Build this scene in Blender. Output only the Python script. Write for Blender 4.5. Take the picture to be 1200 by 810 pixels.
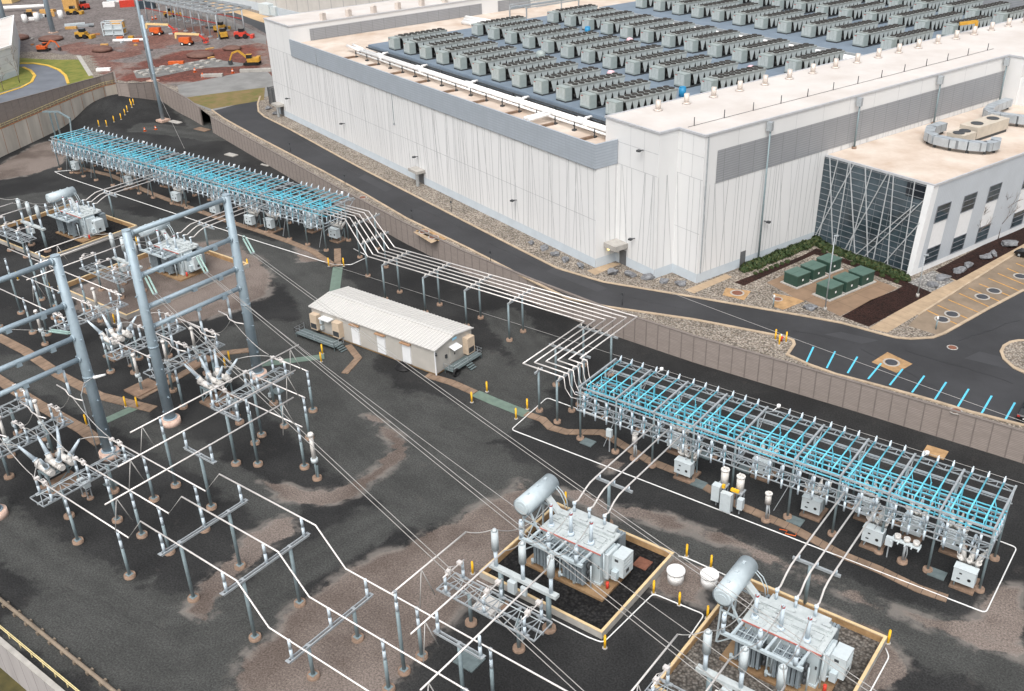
import bpy, bmesh, math, random
from mathutils import Vector, Matrix, noise
from mathutils.geometry import tessellate_polygon
R = math.radians
random.seed(7)
S = bpy.context.scene
for o in list(bpy.data.objects): bpy.data.objects.remove(o)
# ------------------------------------------------------------------ camera
FPX, PIT, ROL, YAW, CAMH = 1139.6, R(28.3175), R(-2.1223), R(-51.7686), 66.0
def _axes():
    X = Vector((-math.sin(YAW), -math.cos(YAW), 0)); Y = Vector((-X.y, X.x, 0)); Z = Vector((0, 0, 1))
    c, s = math.cos(ROL), math.sin(ROL)
    fw = Vector((0, math.cos(PIT), -math.sin(PIT))); r = Vector((1, 0, 0)); u = r.cross(fw)
    M = Matrix((X, Y, Z))
    return M @ (c*r + s*u), M @ (-s*r + c*u), M @ fw
CR, CU, CF = _axes()
cam = bpy.data.objects.new('camera', bpy.data.cameras.new('camera'))
S.collection.objects.link(cam); S.camera = cam
cam.matrix_world = Matrix(((CR.x, CU.x, -CF.x, 0), (CR.y, CU.y, -CF.y, 0), (CR.z, CU.z, -CF.z, CAMH), (0, 0, 0, 1)))
cam.data.sensor_width = 36; cam.data.lens = 36*FPX/1200; cam.data.clip_start = 1; cam.data.clip_end = 12000
# ------------------------------------------------------------------ sky and sun (overcast)
W = bpy.data.worlds.new('World'); S.world = W; W.use_nodes = True
nt = W.node_tree; nt.nodes.clear()
sky = nt.nodes.new('ShaderNodeTexSky'); sky.sky_type = 'NISHITA'; sky.sun_disc = False
SUN_EL, SUN_AZ = R(56), R(158)      # azimuth of the sun measured from +Y clockwise
sky.sun_elevation = SUN_EL; sky.sun_rotation = SUN_AZ
sky.air_density = 1.0; sky.dust_density = 6.0; sky.ozone_density = 1.0
hs = nt.nodes.new('ShaderNodeHueSaturation'); hs.inputs['Saturation'].default_value = 0.28
bg = nt.nodes.new('ShaderNodeBackground'); bg.inputs['Strength'].default_value = 0.15
wo = nt.nodes.new('ShaderNodeOutputWorld')
nt.links.new(sky.outputs[0], hs.inputs['Color']); nt.links.new(hs.outputs[0], bg.inputs['Color']); nt.links.new(bg.outputs[0], wo.inputs[0])
sun = bpy.data.objects.new('sun', bpy.data.lights.new('sun', 'SUN')); S.collection.objects.link(sun)
sun.data.energy = 0.9; sun.data.angle = R(50); sun.data.color = (1, 0.965, 0.92)
sdir = Vector((math.sin(SUN_AZ)*math.cos(SUN_EL), math.cos(SUN_AZ)*math.cos(SUN_EL), math.sin(SUN_EL)))
sun.rotation_euler = sdir.to_track_quat('Z', 'Y').to_euler()
sun.location = (0, 0, 200)
S.view_settings.view_transform = 'Standard'; S.view_settings.look = 'None'
S.view_settings.exposure = 0.5; S.view_settings.gamma = 1.0
# ------------------------------------------------------------------ helpers
def ray(px, py): return CF + CR*((px-600)/FPX) - CU*((py-405)/FPX)
def G(px, py, z=0.0):
    d = ray(px, py); t = (z-CAMH)/d.z
    return Vector((d.x*t, d.y*t, z))
def T(ox, oy, k=7.5): return lambda x, y: (ox+x/k, oy+y/k)
def GP(pts, z): return [G(p[0], p[1], z) for p in pts]
Z8 = T(880, 200, 3.75); Z7 = T(600, 200, 3.75); Z6 = T(300, 200, 3.75); Z2 = T(300, 0, 3.75); Z3 = T(600, 0, 3.75)
Z4 = T(880, 0, 3.75); Z1 = T(0, 0, 3.75); ZW = T(880, 400, 3.75); ZQ = T(300, 400, 3.75); ZB = T(600, 594, 3.75); ZA = T(300, 594, 3.75)
ZC = T(0, 594, 3.75)
COL = S.collection
class MB:
    def __init__(s): s.v = []; s.f = []; s.m = []; s.mi = 0; s.sm = []; s.smooth = False
    def face(s, idx): s.f.append(idx); s.m.append(s.mi); s.sm.append(s.smooth)
    def poly(s, pts):
        b = len(s.v); s.v += [tuple(p) for p in pts]; s.face(list(range(b, b+len(pts))))
    def box(s, x0, y0, z0, x1, y1, z1):
        b = len(s.v)
        s.v += [(x0,y0,z0),(x1,y0,z0),(x1,y1,z0),(x0,y1,z0),(x0,y0,z1),(x1,y0,z1),(x1,y1,z1),(x0,y1,z1)]
        for q in ((3,2,1,0),(4,5,6,7),(0,1,5,4),(1,2,6,5),(2,3,7,6),(3,0,4,7)): s.face([b+i for i in q])
        return s
    def bar(s, p0, p1, w, h):           # rectangular bar between two points
        p0 = Vector(p0); p1 = Vector(p1); d = (p1-p0)
        if d.length < 1e-6: return s
        d.normalize(); up = Vector((0, 0, 1))
        if abs(d.z) > .98: up = Vector((0, 1, 0))
        a = d.cross(up).normalized(); u = a.cross(d).normalized()
        b = len(s.v)
        for p in (p0, p1):
            for i, j in ((-1,-1),(1,-1),(1,1),(-1,1)): s.v.append(tuple(p + a*(i*w/2) + u*(j*h/2)))
        for q in ((3,2,1,0),(4,5,6,7),(0,1,5,4),(1,2,6,5),(2,3,7,6),(3,0,4,7)): s.face([b+i for i in q])
        return s
    def cyl(s, p0, p1, r0, r1=None, n=8):
        if r1 is None: r1 = r0
        p0 = Vector(p0); p1 = Vector(p1); d = (p1-p0).normalized()
        up = Vector((0, 0, 1)) if abs(d.z) < .9 else Vector((1, 0, 0))
        a = d.cross(up).normalized(); u = a.cross(d)
        b = len(s.v)
        for p, r in ((p0, r0), (p1, r1)):
            for i in range(n):
                t = 2*math.pi*i/n; s.v.append(tuple(p + (a*math.cos(t) + u*math.sin(t))*r))
        sm = s.smooth; s.smooth = True
        for i in range(n): s.face([b+i, b+(i+1) % n, b+n+(i+1) % n, b+n+i])
        s.smooth = sm
        s.face([b+i for i in range(n)][::-1]); s.face([b+n+i for i in range(n)])
        return s
    def path(s, pts, r, n=6):
        pts = [Vector(p) for p in pts]; b = len(s.v); k = len(pts)
        for j, p in enumerate(pts):
            d = (pts[min(j+1, k-1)] - pts[max(j-1, 0)]).normalized()
            up = Vector((0, 0, 1)) if abs(d.z) < .95 else Vector((1, 0, 0))
            a = d.cross(up).normalized(); u = a.cross(d)
            for i in range(n):
                t = 2*math.pi*i/n; s.v.append(tuple(p + (a*math.cos(t) + u*math.sin(t))*r))
        sm = s.smooth; s.smooth = True
        for j in range(k-1):
            for i in range(n): s.face([b+j*n+i, b+j*n+(i+1) % n, b+(j+1)*n+(i+1) % n, b+(j+1)*n+i])
        s.smooth = sm
        s.face([b+i for i in range(n)][::-1]); s.face([b+(k-1)*n+i for i in range(n)])
        return s
    def prism(s, poly, z0, z1):
        n = len(poly); b = len(s.v)
        a = sum(poly[i][0]*poly[(i+1) % n][1]-poly[(i+1) % n][0]*poly[i][1] for i in range(n))
        if a < 0: poly = poly[::-1]
        s.v += [(p[0], p[1], z0) for p in poly] + [(p[0], p[1], z1) for p in poly]
        for i in range(n): s.face([b+i, b+(i+1) % n, b+n+(i+1) % n, b+n+i])
        tri = tessellate_polygon([[Vector((p[0], p[1], 0)) for p in poly]])
        for t in tri:
            q = [b+n+i for i in t]
            P = [Vector(poly[i]).to_2d() if hasattr(poly[i], 'to_2d') else Vector((poly[i][0], poly[i][1])) for i in t]
            cr = (P[1]-P[0]).cross(P[2]-P[0])
            s.face(q if cr > 0 else q[::-1])
        return s
    def sheet(s, poly, z): # flat polygon
        b = len(s.v); s.v += [(p[0], p[1], z) for p in poly]
        for t in tessellate_polygon([[Vector((p[0], p[1], 0)) for p in poly]]):
            P = [Vector((poly[i][0], poly[i][1])) for i in t]
            q = [b+i for i in t]
            s.face(q if (P[1]-P[0]).cross(P[2]-P[0]) > 0 else q[::-1])
        return s
    def ribbon(s, pts, w, z0, z1, closed=False, off=0.0):   # kerb-like strip along a 2D line
        pts = [Vector((p[0], p[1])) for p in pts]; n = len(pts); L = []; Rr = []
        for i in range(n):
            a = pts[(i-1) % n] if (closed or i > 0) else pts[i]; c = pts[(i+1) % n] if (closed or i < n-1) else pts[i]
            d1 = (pts[i]-a); d2 = (c-pts[i])
            if d1.length < 1e-6: d1 = d2
            if d2.length < 1e-6: d2 = d1
            d1.normalize(); d2.normalize(); t = (d1+d2).normalized(); nn = Vector((-t.y, t.x))
            k = 1/max(.35, nn.dot(Vector((-d1.y, d1.x))))
            L.append(pts[i]+nn*k*(off+w/2)); Rr.append(pts[i]+nn*k*(off-w/2))
        b = len(s.v)
        for i in range(n):
            for p, z in ((Rr[i], z0), (L[i], z0), (L[i], z1), (Rr[i], z1)): s.v.append((p.x, p.y, z))
        m = n if closed else n-1
        for i in range(m):
            j = (i+1) % n
            for k in range(4):
                if k == 0: continue
                s.face([b+i*4+k, b+j*4+k, b+j*4+(k+1) % 4, b+i*4+(k+1) % 4][::-1])
        if not closed:
            s.face([b, b+1, b+2, b+3][::-1]); e = b+(n-1)*4; s.face([e, e+1, e+2, e+3])
        return s
    def build(s, name, mats, parent=None, loc=None, rz=0):
        me = bpy.data.meshes.new(name); me.from_pydata(s.v, [], s.f)
        if not isinstance(mats, (list, tuple)): mats = [mats]
        for m in mats: me.materials.append(m)
        me.polygons.foreach_set('material_index', s.m); me.polygons.foreach_set('use_smooth', s.sm)
        me.update()
        o = bpy.data.objects.new(name, me); COL.objects.link(o)
        if parent is not None: o.parent = parent
        if loc is not None: o.location = loc
        if rz: o.rotation_euler = (0, 0, rz)
        return o
def tag(o, label=None, cat=None, group=None, kind=None):
    if label: o['label'] = label
    if cat: o['category'] = cat
    if group: o['group'] = group
    if kind: o['kind'] = kind
    return o
def thing(name, loc, label, cat, group=None, rz=0):
    o = bpy.data.objects.new(name, None); COL.objects.link(o); o.empty_display_size = .5
    o.location = loc; o.rotation_euler = (0, 0, rz)
    return tag(o, label, cat, group)
KIDS = {}
def dup(root, loc, label, rz=None, group=None):
    r = root.copy(); COL.objects.link(r); r.location = loc; r['label'] = label
    if rz is not None: r.rotation_euler = (0, 0, rz)
    if group: r['group'] = group
    def rec(src, dst):
        for ch in [c for c in KIDS.get(src.name, src.children)]:
            c = ch.copy(); COL.objects.link(c); c.parent = dst; rec(ch, c)
    KIDS.setdefault(root.name, list(root.children))
    rec(root, r)
    return r
ORD = ['first','second','third','fourth','fifth','sixth','seventh','eighth','ninth','tenth','eleventh','twelfth','thirteenth','fourteenth','fifteenth','sixteenth','seventeenth','eighteenth','nineteenth','twentieth',
       'twenty-first','twenty-second','twenty-third','twenty-fourth','twenty-fifth','twenty-sixth','twenty-seventh','twenty-eighth','twenty-ninth','thirtieth','thirty-first','thirty-second','thirty-third','thirty-fourth','thirty-fifth']
# ------------------------------------------------------------------ materials
def mat(name, col, rough=.6, metal=0., var=.12, scale=1.5, col2=None, detail=4, bump=0., bscale=20, spec=.4, streak=0):
    m = bpy.data.materials.new(name); m.use_nodes = True; n = m.node_tree.nodes; l = m.node_tree.links
    b = n['Principled BSDF']; b.inputs['Roughness'].default_value = rough; b.inputs['Metallic'].default_value = metal
    b.inputs['Specular IOR Level'].default_value = spec
    tc = n.new('ShaderNodeTexCoord'); no = n.new('ShaderNodeTexNoise')
    no.inputs['Scale'].default_value = scale; no.inputs['Detail'].default_value = detail; no.inputs['Roughness'].default_value = .65
    if streak:
        mp = n.new('ShaderNodeMapping'); mp.inputs['Scale'].default_value = (1, 1, streak); l.new(tc.outputs['Object'], mp.inputs[0]); l.new(mp.outputs[0], no.inputs['Vector'])
    else: l.new(tc.outputs['Object'], no.inputs['Vector'])
    rp = n.new('ShaderNodeValToRGB'); rp.color_ramp.elements[0].position = .3; rp.color_ramp.elements[1].position = .7
    c2 = col2 if col2 else tuple(min(1, c*(1+var)) for c in col); c1 = col if col2 else tuple(c*(1-var) for c in col)
    rp.color_ramp.elements[0].color = (*c1, 1); rp.color_ramp.elements[1].color = (*c2, 1)
    l.new(no.outputs['Fac'], rp.inputs[0]); l.new(rp.outputs[0], b.inputs['Base Color'])
    if bump:
        n2 = n.new('ShaderNodeTexNoise'); n2.inputs['Scale'].default_value = bscale; n2.inputs['Detail'].default_value = 6
        l.new(tc.outputs['Object'], n2.inputs['Vector'])
        bp = n.new('ShaderNodeBump'); bp.inputs['Strength'].default_value = bump; bp.inputs['Distance'].default_value = .1
        l.new(n2.outputs['Fac'], bp.inputs['Height']); l.new(bp.outputs[0], b.inputs['Normal'])
    return m
def stripes(m, axis, period, duty, col, soft=.02):
    """mix a periodic stripe colour into a material (axis = direction vector in object space)"""
    n = m.node_tree.nodes; l = m.node_tree.links; b = n['Principled BSDF']
    tc = n.new('ShaderNodeTexCoord'); dt = n.new('ShaderNodeVectorMath'); dt.operation = 'DOT_PRODUCT'; dt.inputs[1].default_value = axis
    l.new(tc.outputs['Object'], dt.inputs[0])
    dv = n.new('ShaderNodeMath'); dv.operation = 'DIVIDE'; dv.inputs[1].default_value = period; l.new(dt.outputs['Value'], dv.inputs[0])
    fr = n.new('ShaderNodeMath'); fr.operation = 'FRACT'; l.new(dv.outputs[0], fr.inputs[0])
    lt = n.new('ShaderNodeMath'); lt.operation = 'LESS_THAN'; lt.inputs[1].default_value = duty; l.new(fr.outputs[0], lt.inputs[0])
    old = b.inputs['Base Color'].links[0].from_socket
    mx = n.new('ShaderNodeMix'); mx.data_type = 'RGBA'; l.new(lt.outputs[0], mx.inputs[0]); l.new(old, mx.inputs[6]); mx.inputs[7].default_value = (*col, 1)
    l.new(mx.outputs[2], b.inputs['Base Color'])
    return m
def speckle(name, cols, scale, rough=.9, bump=.5, big=None, bigamt=.35):
    """pebble gravel from voronoi cells"""
    m = bpy.data.materials.new(name); m.use_nodes = True; n = m.node_tree.nodes; l = m.node_tree.links; b = n['Principled BSDF']
    b.inputs['Roughness'].default_value = rough; b.inputs['Specular IOR Level'].default_value = .25
    tc = n.new('ShaderNodeTexCoord'); vo = n.new('ShaderNodeTexVoronoi'); vo.inputs['Scale'].default_value = scale
    l.new(tc.outputs['Object'], vo.inputs['Vector'])
    rp = n.new('ShaderNodeValToRGB'); cr = rp.color_ramp
    sp = n.new('ShaderNodeSeparateColor'); l.new(vo.outputs['Color'], sp.inputs[0]); l.new(sp.outputs[0], rp.inputs[0])
    cr.elements[0].color = (*cols[0], 1); cr.elements[1].color = (*cols[-1], 1)
    for i, c in enumerate(cols[1:-1]):
        e = cr.elements.new((i+1)/(len(cols)-1)); e.color = (*c, 1)
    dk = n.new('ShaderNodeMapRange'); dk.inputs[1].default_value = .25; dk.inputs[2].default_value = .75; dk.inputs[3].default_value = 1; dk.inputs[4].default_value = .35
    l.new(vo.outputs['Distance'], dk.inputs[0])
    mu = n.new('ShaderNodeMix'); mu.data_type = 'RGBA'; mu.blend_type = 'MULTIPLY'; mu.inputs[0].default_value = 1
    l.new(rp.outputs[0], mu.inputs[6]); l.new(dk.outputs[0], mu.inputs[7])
    no = n.new('ShaderNodeTexNoise'); no.inputs['Scale'].default_value = .25; no.inputs['Detail'].default_value = 6; l.new(tc.outputs['Object'], no.inputs['Vector'])
    r2 = n.new('ShaderNodeMapRange'); r2.inputs[1].default_value = .3; r2.inputs[2].default_value = .7; r2.inputs[3].default_value = 1-bigamt; r2.inputs[4].default_value = 1+bigamt*.6
    l.new(no.outputs['Fac'], r2.inputs[0])
    m2 = n.new('ShaderNodeMix'); m2.data_type = 'RGBA'; m2.blend_type = 'MULTIPLY'; m2.inputs[0].default_value = 1
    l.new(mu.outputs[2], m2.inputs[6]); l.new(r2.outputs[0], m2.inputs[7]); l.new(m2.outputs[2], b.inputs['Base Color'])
    bp = n.new('ShaderNodeBump'); bp.inputs['Strength'].default_value = bump; bp.inputs['Distance'].default_value = .12; bp.invert = True
    l.new(vo.outputs['Distance'], bp.inputs['Height']); l.new(bp.outputs[0], b.inputs['Normal'])
    return m
GALV = mat('galvanised steel', (.36,.39,.41), .5, .25, .15, 2)
GALVD = mat('weathered column steel', (.21,.27,.29), .55, .2, .15, 1.2)
POLE = mat('blue grey pole steel', (.31,.39,.445), .5, .15, .10, .8)
ALU = mat('aluminium bus pipe', (.72,.685,.66), .4, .3, .1, .6)
WIRE = mat('aluminium cable', (.44,.43,.415), .5, .4, .1, 1)
PORC = mat('pale blue grey porcelain', (.52,.60,.66), .35, 0, .07, 3)
PORCW = mat('off white porcelain', (.62,.60,.57), .4, 0, .1, 4)
MINT = mat('mint polymer insulator', (.40,.56,.52), .4, 0, .1, 5)
CYAN = mat('cyan conductor cover', (.11,.46,.60), .45, 0, .22, 1.1, col2=(.17,.60,.74))
TRF = mat('transformer pale grey paint', (.40,.47,.50), .5, .05, .10, .9, col2=(.50,.57,.60), detail=9)
TRFW = mat('transformer lid paint', (.40,.44,.445), .55, .05, .25, 1.3, col2=(.53,.57,.575), detail=8)
RAD = stripes(mat('radiator grey paint', (.22,.26,.285), .5, .1, .12, 2), (1,0,0), .28, .14, (.10,.12,.135))
DARK = mat('black rubber', (.012,.012,.013), .6, 0, .2, 4)
DKST = mat('dark steel', (.06,.065,.07), .55, .3, .2, 3)
FOOT = mat('stained concrete footing', (.24,.165,.12), .9, 0, .3, 2.5, bump=.2)
FOOTW = mat('rusty rim concrete', (.47,.33,.26), .9, 0, .25, 2.5)
TAN = mat('tan stained concrete', (.36,.225,.11), .85, 0, .3, .9)
CONC = mat('grey concrete', (.36,.345,.32), .9, 0, .18, .8)
KERB = mat('tan kerb concrete', (.40,.315,.225), .9, 0, .22, .7)
BROWN = mat('brown stained slab', (.20,.135,.095), .9, 0, .30, .7, bump=.2)
TRENCH = stripes(mat('trench lid concrete', (.215,.15,.105), .9, 0, .3, .6), (1,.02,0), 1.3, .05, (.08,.06,.05))
WHITEP = mat('white painted pipe', (.75,.75,.74), .5, 0, .08, 2)
YEL = mat('yellow bollard paint', (.78,.44,.02), .5, 0, .12, 3)
CAB = mat('cabinet pale grey', (.50,.555,.575), .45, 0, .06, 2)
GREENP = mat('pale green plate', (.135,.19,.155), .6, .1, .2, .8)
PLATE = mat('grey drain plate', (.13,.165,.17), .6, .2, .2, 2)
PANEL = mat('white wall panel', (.67,.675,.675), .6, 0, .035, .10, streak=.4, detail=8)
GROOVE = mat('facade groove', (.40,.41,.42), .8, 0, .15, .5)
BASEB = mat('pale blue plinth', (.50,.555,.60), .7, 0, .06, .5)
SEAM = mat('panel joint', (.49,.50,.51), .8)
ROOFW = mat('white roof membrane', (.50,.455,.42), .75, 0, .07, .12, col2=(.61,.585,.56), detail=10)
ROOFT = mat('stained tan roof', (.44,.34,.265), .85, 0, .2, .16, col2=(.62,.555,.49), detail=10)
LOUV = stripes(stripes(mat('grey louver', (.30,.31,.325), .6, .1, .08, .4), (0,0,1), .36, .45, (.25,.26,.275)), (.3,.954,0), 3.1, .03, (.19,.20,.21))
LOUVB = stripes(stripes(mat('grey blue screen', (.345,.385,.43), .6, .1, .08, .5), (0,0,1), .45, .35, (.315,.35,.39)), (-.954,.30,0), .9, .06, (.30,.335,.375))
DECK = stripes(stripes(mat('blue grey roof deck', (.175,.22,.27), .6, .1, .12, .3), (-.954,.30,0), 1.2, .07, (.13,.18,.24)), (.30,.954,0), 2.4, .04, (.14,.19,.25))
CHB = mat('chiller casing', (.30,.345,.335), .5, .1, .10, 1.5)
CHV = mat('chiller coil plate', (.43,.47,.465), .55, .1, .12, 2)
CHT = mat('chiller fan deck', (.27,.29,.28), .6, .1, .15, 2)
FAN = mat('fan shroud', (.030,.027,.024), .7, 0, .2, 4)
GLASS = mat('tinted facade glass', (.012,.020,.025), .06, 0, .5, .16, col2=(.07,.10,.12), spec=.6)
MULL = mat('aluminium mullion', (.52,.545,.565), .45, .3, .05)
SIDING = stripes(mat('pale blue siding', (.52,.565,.61), .5, .1, .05, .4), (.3,.954,0), .45, .10, (.43,.47,.52))
SEG = mat('white window panel', (.74,.755,.765), .55, 0, .04)
HOUSEW = mat('beige grey house siding', (.44,.42,.385), .65, 0, .07, .5)
HOUSER = stripes(mat('house roof metal', (.58,.57,.545), .5, .1, .025, .3), (1,0,0), .604, .17, (.40,.39,.375))
AC = mat('tan cooling unit', (.55,.44,.33), .6, 0, .1, 2)
REDDIRT = None
WALLB = stripes(mat('brown ribbed wall panel', (.285,.245,.222), .85, 0, .18, .6, streak=5, detail=8), (0,0,1), .22, .45, (.235,.20,.18))
WALLP = mat('wall post', (.18,.155,.14), .85, 0, .15, 1)
WALLW = mat('pale stained concrete wall', (.52,.48,.42), .85, 0, .2, .35, streak=.2)
RUST = mat('rust stain', (.33,.15,.07), .9, 0, .3, 1)
GREENT = mat('green enclosure paint', (.030,.068,.052), .5, .1, .12, 1)
GREENTL = mat('green enclosure lid', (.085,.145,.12), .5, .1, .12, 1)
MULCH = speckle('dark mulch', [(.022,.009,.007),(.045,.018,.013),(.03,.014,.01)], 5)
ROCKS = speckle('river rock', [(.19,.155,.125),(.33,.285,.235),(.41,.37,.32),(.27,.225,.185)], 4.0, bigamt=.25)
STONE = mat('boulder stone', (.16,.165,.175), .9, 0, .45, 1.6, bump=.5, bscale=4)
LEAF = mat('dark shrub leaves', (.016,.034,.010), .75, 0, .4, 1.3, col2=(.045,.075,.022))
LEAFY = mat('yellowish shrub leaves', (.075,.08,.024), .7, 0, .4, 2)
BARK = mat('bare bark', (.16,.13,.11), .9, 0, .3, 6)
GRASS = mat('lawn grass', (.085,.12,.016), .95, 0, .3, .35, col2=(.22,.20,.045), detail=8, bump=.4, bscale=6)
CYANL = mat('cyan stall paint', (.10,.50,.70), .6, 0, .1, 2)
ORL = mat('orange stall paint', (.55,.28,.05), .7, 0, .35, 2)
CONCP = mat('brown parking concrete', (.20,.155,.112), .9, 0, .25, .35, detail=8)
SIDEW = stripes(mat('tan sidewalk', (.36,.27,.18), .9, 0, .2, .5), (.3,.954,0), 1.6, .03, (.22,.165,.11))
PADB = stripes(stripes(mat('brown equipment pad', (.215,.145,.095), .9, 0, .16, .4), (.3,.954,0), 4.2, .02, (.13,.09,.06)), (-.954,.30,0), 3.2, .02, (.13,.09,.06))
MANH = mat('rusty manhole lid', (.20,.085,.055), .8, .2, .25, 3)
MANG = mat('dark manhole lid', (.06,.065,.075), .7, .3, .2, 3)
CARP = mat('black car paint', (.010,.011,.014), .2, .2, .1, 2, spec=.6)
CARG = mat('car glass', (.012,.016,.02), .06, 0, .1, spec=.8)
REDL = mat('red lamp', (.33,.03,.025), .5)
ORANGE = mat('orange machine paint', (.50,.085,.015), .6, 0, .3, 1.2, col2=(.66,.14,.03))
CREAM = mat('cream boom paint', (.70,.52,.25), .5, 0, .1, 2)
YELM = mat('yellow machine paint', (.40,.21,.03), .6, 0, .3, 1.2, col2=(.58,.33,.04))
REDM = mat('red machine paint', (.55,.05,.03), .45, 0, .15, 2)
WOOD = mat('plywood crate', (.52,.30,.10), .8, 0, .2, 3)
WHITE = mat('white paint', (.76,.76,.75), .5, 0, .06, 2)
PINK = mat('pink wrap', (.72,.46,.50), .7, 0, .1, 2)
BLUEB = mat('blue drum plastic', (.02,.22,.42), .5)
PIPEW = mat('white insulated pipe', (.78,.775,.76), .5, 0, .08, 1)
DUCT = mat('galvanised duct', (.42,.46,.49), .4, .35, .12, 1)
HVACM = mat('beige rooftop casing', (.48,.43,.36), .6, 0, .1, 1)
ASPH = mat('dark asphalt', (.024,.0245,.0265), .8, 0, .25, .09, col2=(.046,.047,.051), detail=12, bump=.15, bscale=30)
ASPHB = mat('blue grey asphalt', (.105,.115,.135), .85, 0, .2, .2, col2=(.15,.165,.19), detail=8)
BALLAST = speckle('dark ballast', [(.008,.008,.009),(.02,.02,.021),(.032,.031,.03)], 4)
BALLASTL = speckle('grey brown ballast', [(.10,.085,.072),(.16,.145,.13),(.21,.195,.175),(.12,.105,.09)], 4)
LAMPG = mat('lit porch lamp', (1,.75,.25), .5)
_b = LAMPG.node_tree.nodes['Principled BSDF']; _b.inputs['Emission Color'].default_value = (1,.7,.2,1); _b.inputs['Emission Strength'].default_value = 3
def wchild(mb, name, mats, root):      # part whose mesh is written in world coordinates
    o = mb.build(name, mats, root); o.location = -Vector(root.location); return o
# ------------------------------------------------------------------ ground sheets
ZR = 3.8     # level of the roads and the building
def seg_d(p, a, b):
    ab = b-a; t = max(0, min(1, (p-a).dot(ab)/max(1e-9, ab.dot(ab)))); return (p-(a+ab*t)).length
def inside(p, poly):
    c = False; n = len(poly); j = n-1
    for i in range(n):
        a, b = poly[i], poly[j]
        if (a.y > p.y) != (b.y > p.y) and p.x < (b.x-a.x)*(p.y-a.y)/(b.y-a.y)+a.x: c = not c
        j = i
    return c
def sd_poly(p, poly):
    d = min(seg_d(p, poly[i-1], poly[i]) for i in range(len(poly)))
    return -d if inside(p, poly) else d
def sstep(a, b, x):
    t = max(0, min(1, (x-a)/(b-a))); return t*t*(3-2*t)
MND = (Vector((-245, 143)), 4.6, 10.0)
def yard_h(x, y):
    d = (Vector((x, y))-MND[0]).length
    return MND[1]*math.exp(-(d/MND[2])**2)
def Gt(px, py):          # point of the yard surface seen at a pixel of the photograph
    z = 0.0
    for _ in range(25): p = G(px, py, z); z = .5*z+.5*yard_h(p.x, p.y)
    return G(px, py, z)
def P2(pts, z=0): return [Vector((q.x, q.y)) for q in GP(pts, z)]
BR = [  # brown gravel patches in the yard
 (P2([(92,338),(150,306),(215,285),(262,282),(302,302),(318,325),(312,345),(282,362),(240,374),(180,384),(120,378),(88,362)]), 1.5),
 (P2([ZQ(30,605),(ZQ(100,690)),ZQ(240,722),ZQ(420,692),ZQ(530,612),ZQ(655,500),ZQ(645,420),ZQ(560,350),ZQ(470,310),ZQ(560,400),ZQ(590,470),ZQ(500,590),ZQ(350,655),ZQ(180,648)]), .8),
 (P2([(283,774),(318,746),(352,704),(420,662),(500,628),(560,596),(612,566),(625,590),(604,640),(575,690),(548,705),(516,742),(498,760),(470,790),(440,830),(280,830)]), 1.5),
 (P2([(222,716),(232,690),(262,662),(286,634),(318,610),(340,608),(345,622),(318,640),(292,664),(262,694),(240,726)]), 1.0),
 (P2([(640,566),(720,590),(790,604),(880,640),(980,688),(1080,722),(1200,758),(1200,772),(1130,752),(1040,716),(930,672),(830,630),(760,612),(700,604)]), 1.0),
 (P2([(690,610),(760,640),(830,668),(905,690),(1000,728),(1044,746),(1036,760),(1010,752),(890,702),(840,690),(790,690),(770,664),(720,640)]), 1.0),
 (P2([(1160,690),(1190,688),(1205,730),(1190,752),(1140,742),(1120,728),(1150,722)]), .8),
 (P2([(790,660),(828,672),(826,716),(800,706),(770,694),(768,680)]), .6),
 (P2([(-5,196),(40,170),(70,162),(80,176),(72,192),(40,204),(-5,212)]), 1.0),
 (P2([(700,540),(722,534),(730,548),(716,556)]), .5),
 (P2([(345,286),(372,294),(380,306),(350,306)]), .5),
 (P2([(1010,760),(1046,752),(1060,780),(1040,812),(1000,812)]), .8),
]
LANES = [ # compacted lanes (polyline, half width)
 (P2([(-30,245),(60,232),(130,262),(210,272),(330,300),(385,345),(400,440),(450,500),(520,560),(600,600)]), 5.0),
 (P2([(300,400),(380,470),(450,530),(520,570)]), 7.0),
 (P2([(380,440),(470,480),(560,540),(640,590),(760,625),(900,675),(1050,735),(1240,800)]), 3.6),
 (P2([(560,425),(610,470),(560,500),(480,480)]), 4.0),
 (P2([(-20,600),(70,668),(190,722),(290,712),(370,655),(440,612),(560,570)]), 2.8),
 (P2([(60,720),(160,770),(260,780),(320,740)]), 4.0),
 (P2([(0,425),(90,466),(150,492),(220,530),(330,600)]), 2.2),
 (P2([(590,370),(640,430),(600,470)]), 3.0),
 (P2([(170,150),(260,160),(210,120)]), 4.0),
]
def bbox(poly, m): return (min(p.x for p in poly)-m, min(p.y for p in poly)-m, max(p.x for p in poly)+m, max(p.y for p in poly)+m)
BRB = [(pl, w, bbox(pl, 4)) for pl, w in BR]; LNB = [(pl, w, bbox(pl, w+4)) for pl, w in LANES]
def yard_attr(x, y):
    p = Vector((x, y)); nz = noise.fractal(Vector((x*.35, y*.35, 0)), 1.0, 2.0, 3)
    b = 0.
    for pl, w, bb in BRB:
        if bb[0] < x < bb[2] and bb[1] < y < bb[3]: b = max(b, 1-sstep(-w, w, sd_poly(p, pl)+nz*.8))
    l = 0.
    for pl, w, bb in LNB:
        if bb[0] < x < bb[2] and bb[1] < y < bb[3]:
            d = min(seg_d(p, pl[i], pl[i+1]) for i in range(len(pl)-1)); v = 1-sstep(w-1.7, w+1.9, d+nz*1.3)
            if v > l: l = v; LCO[0] = d; LCO[1] = 3.7*LNB.index((pl, w, bb))
    return b, l
LCO = [0, 0]
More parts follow.
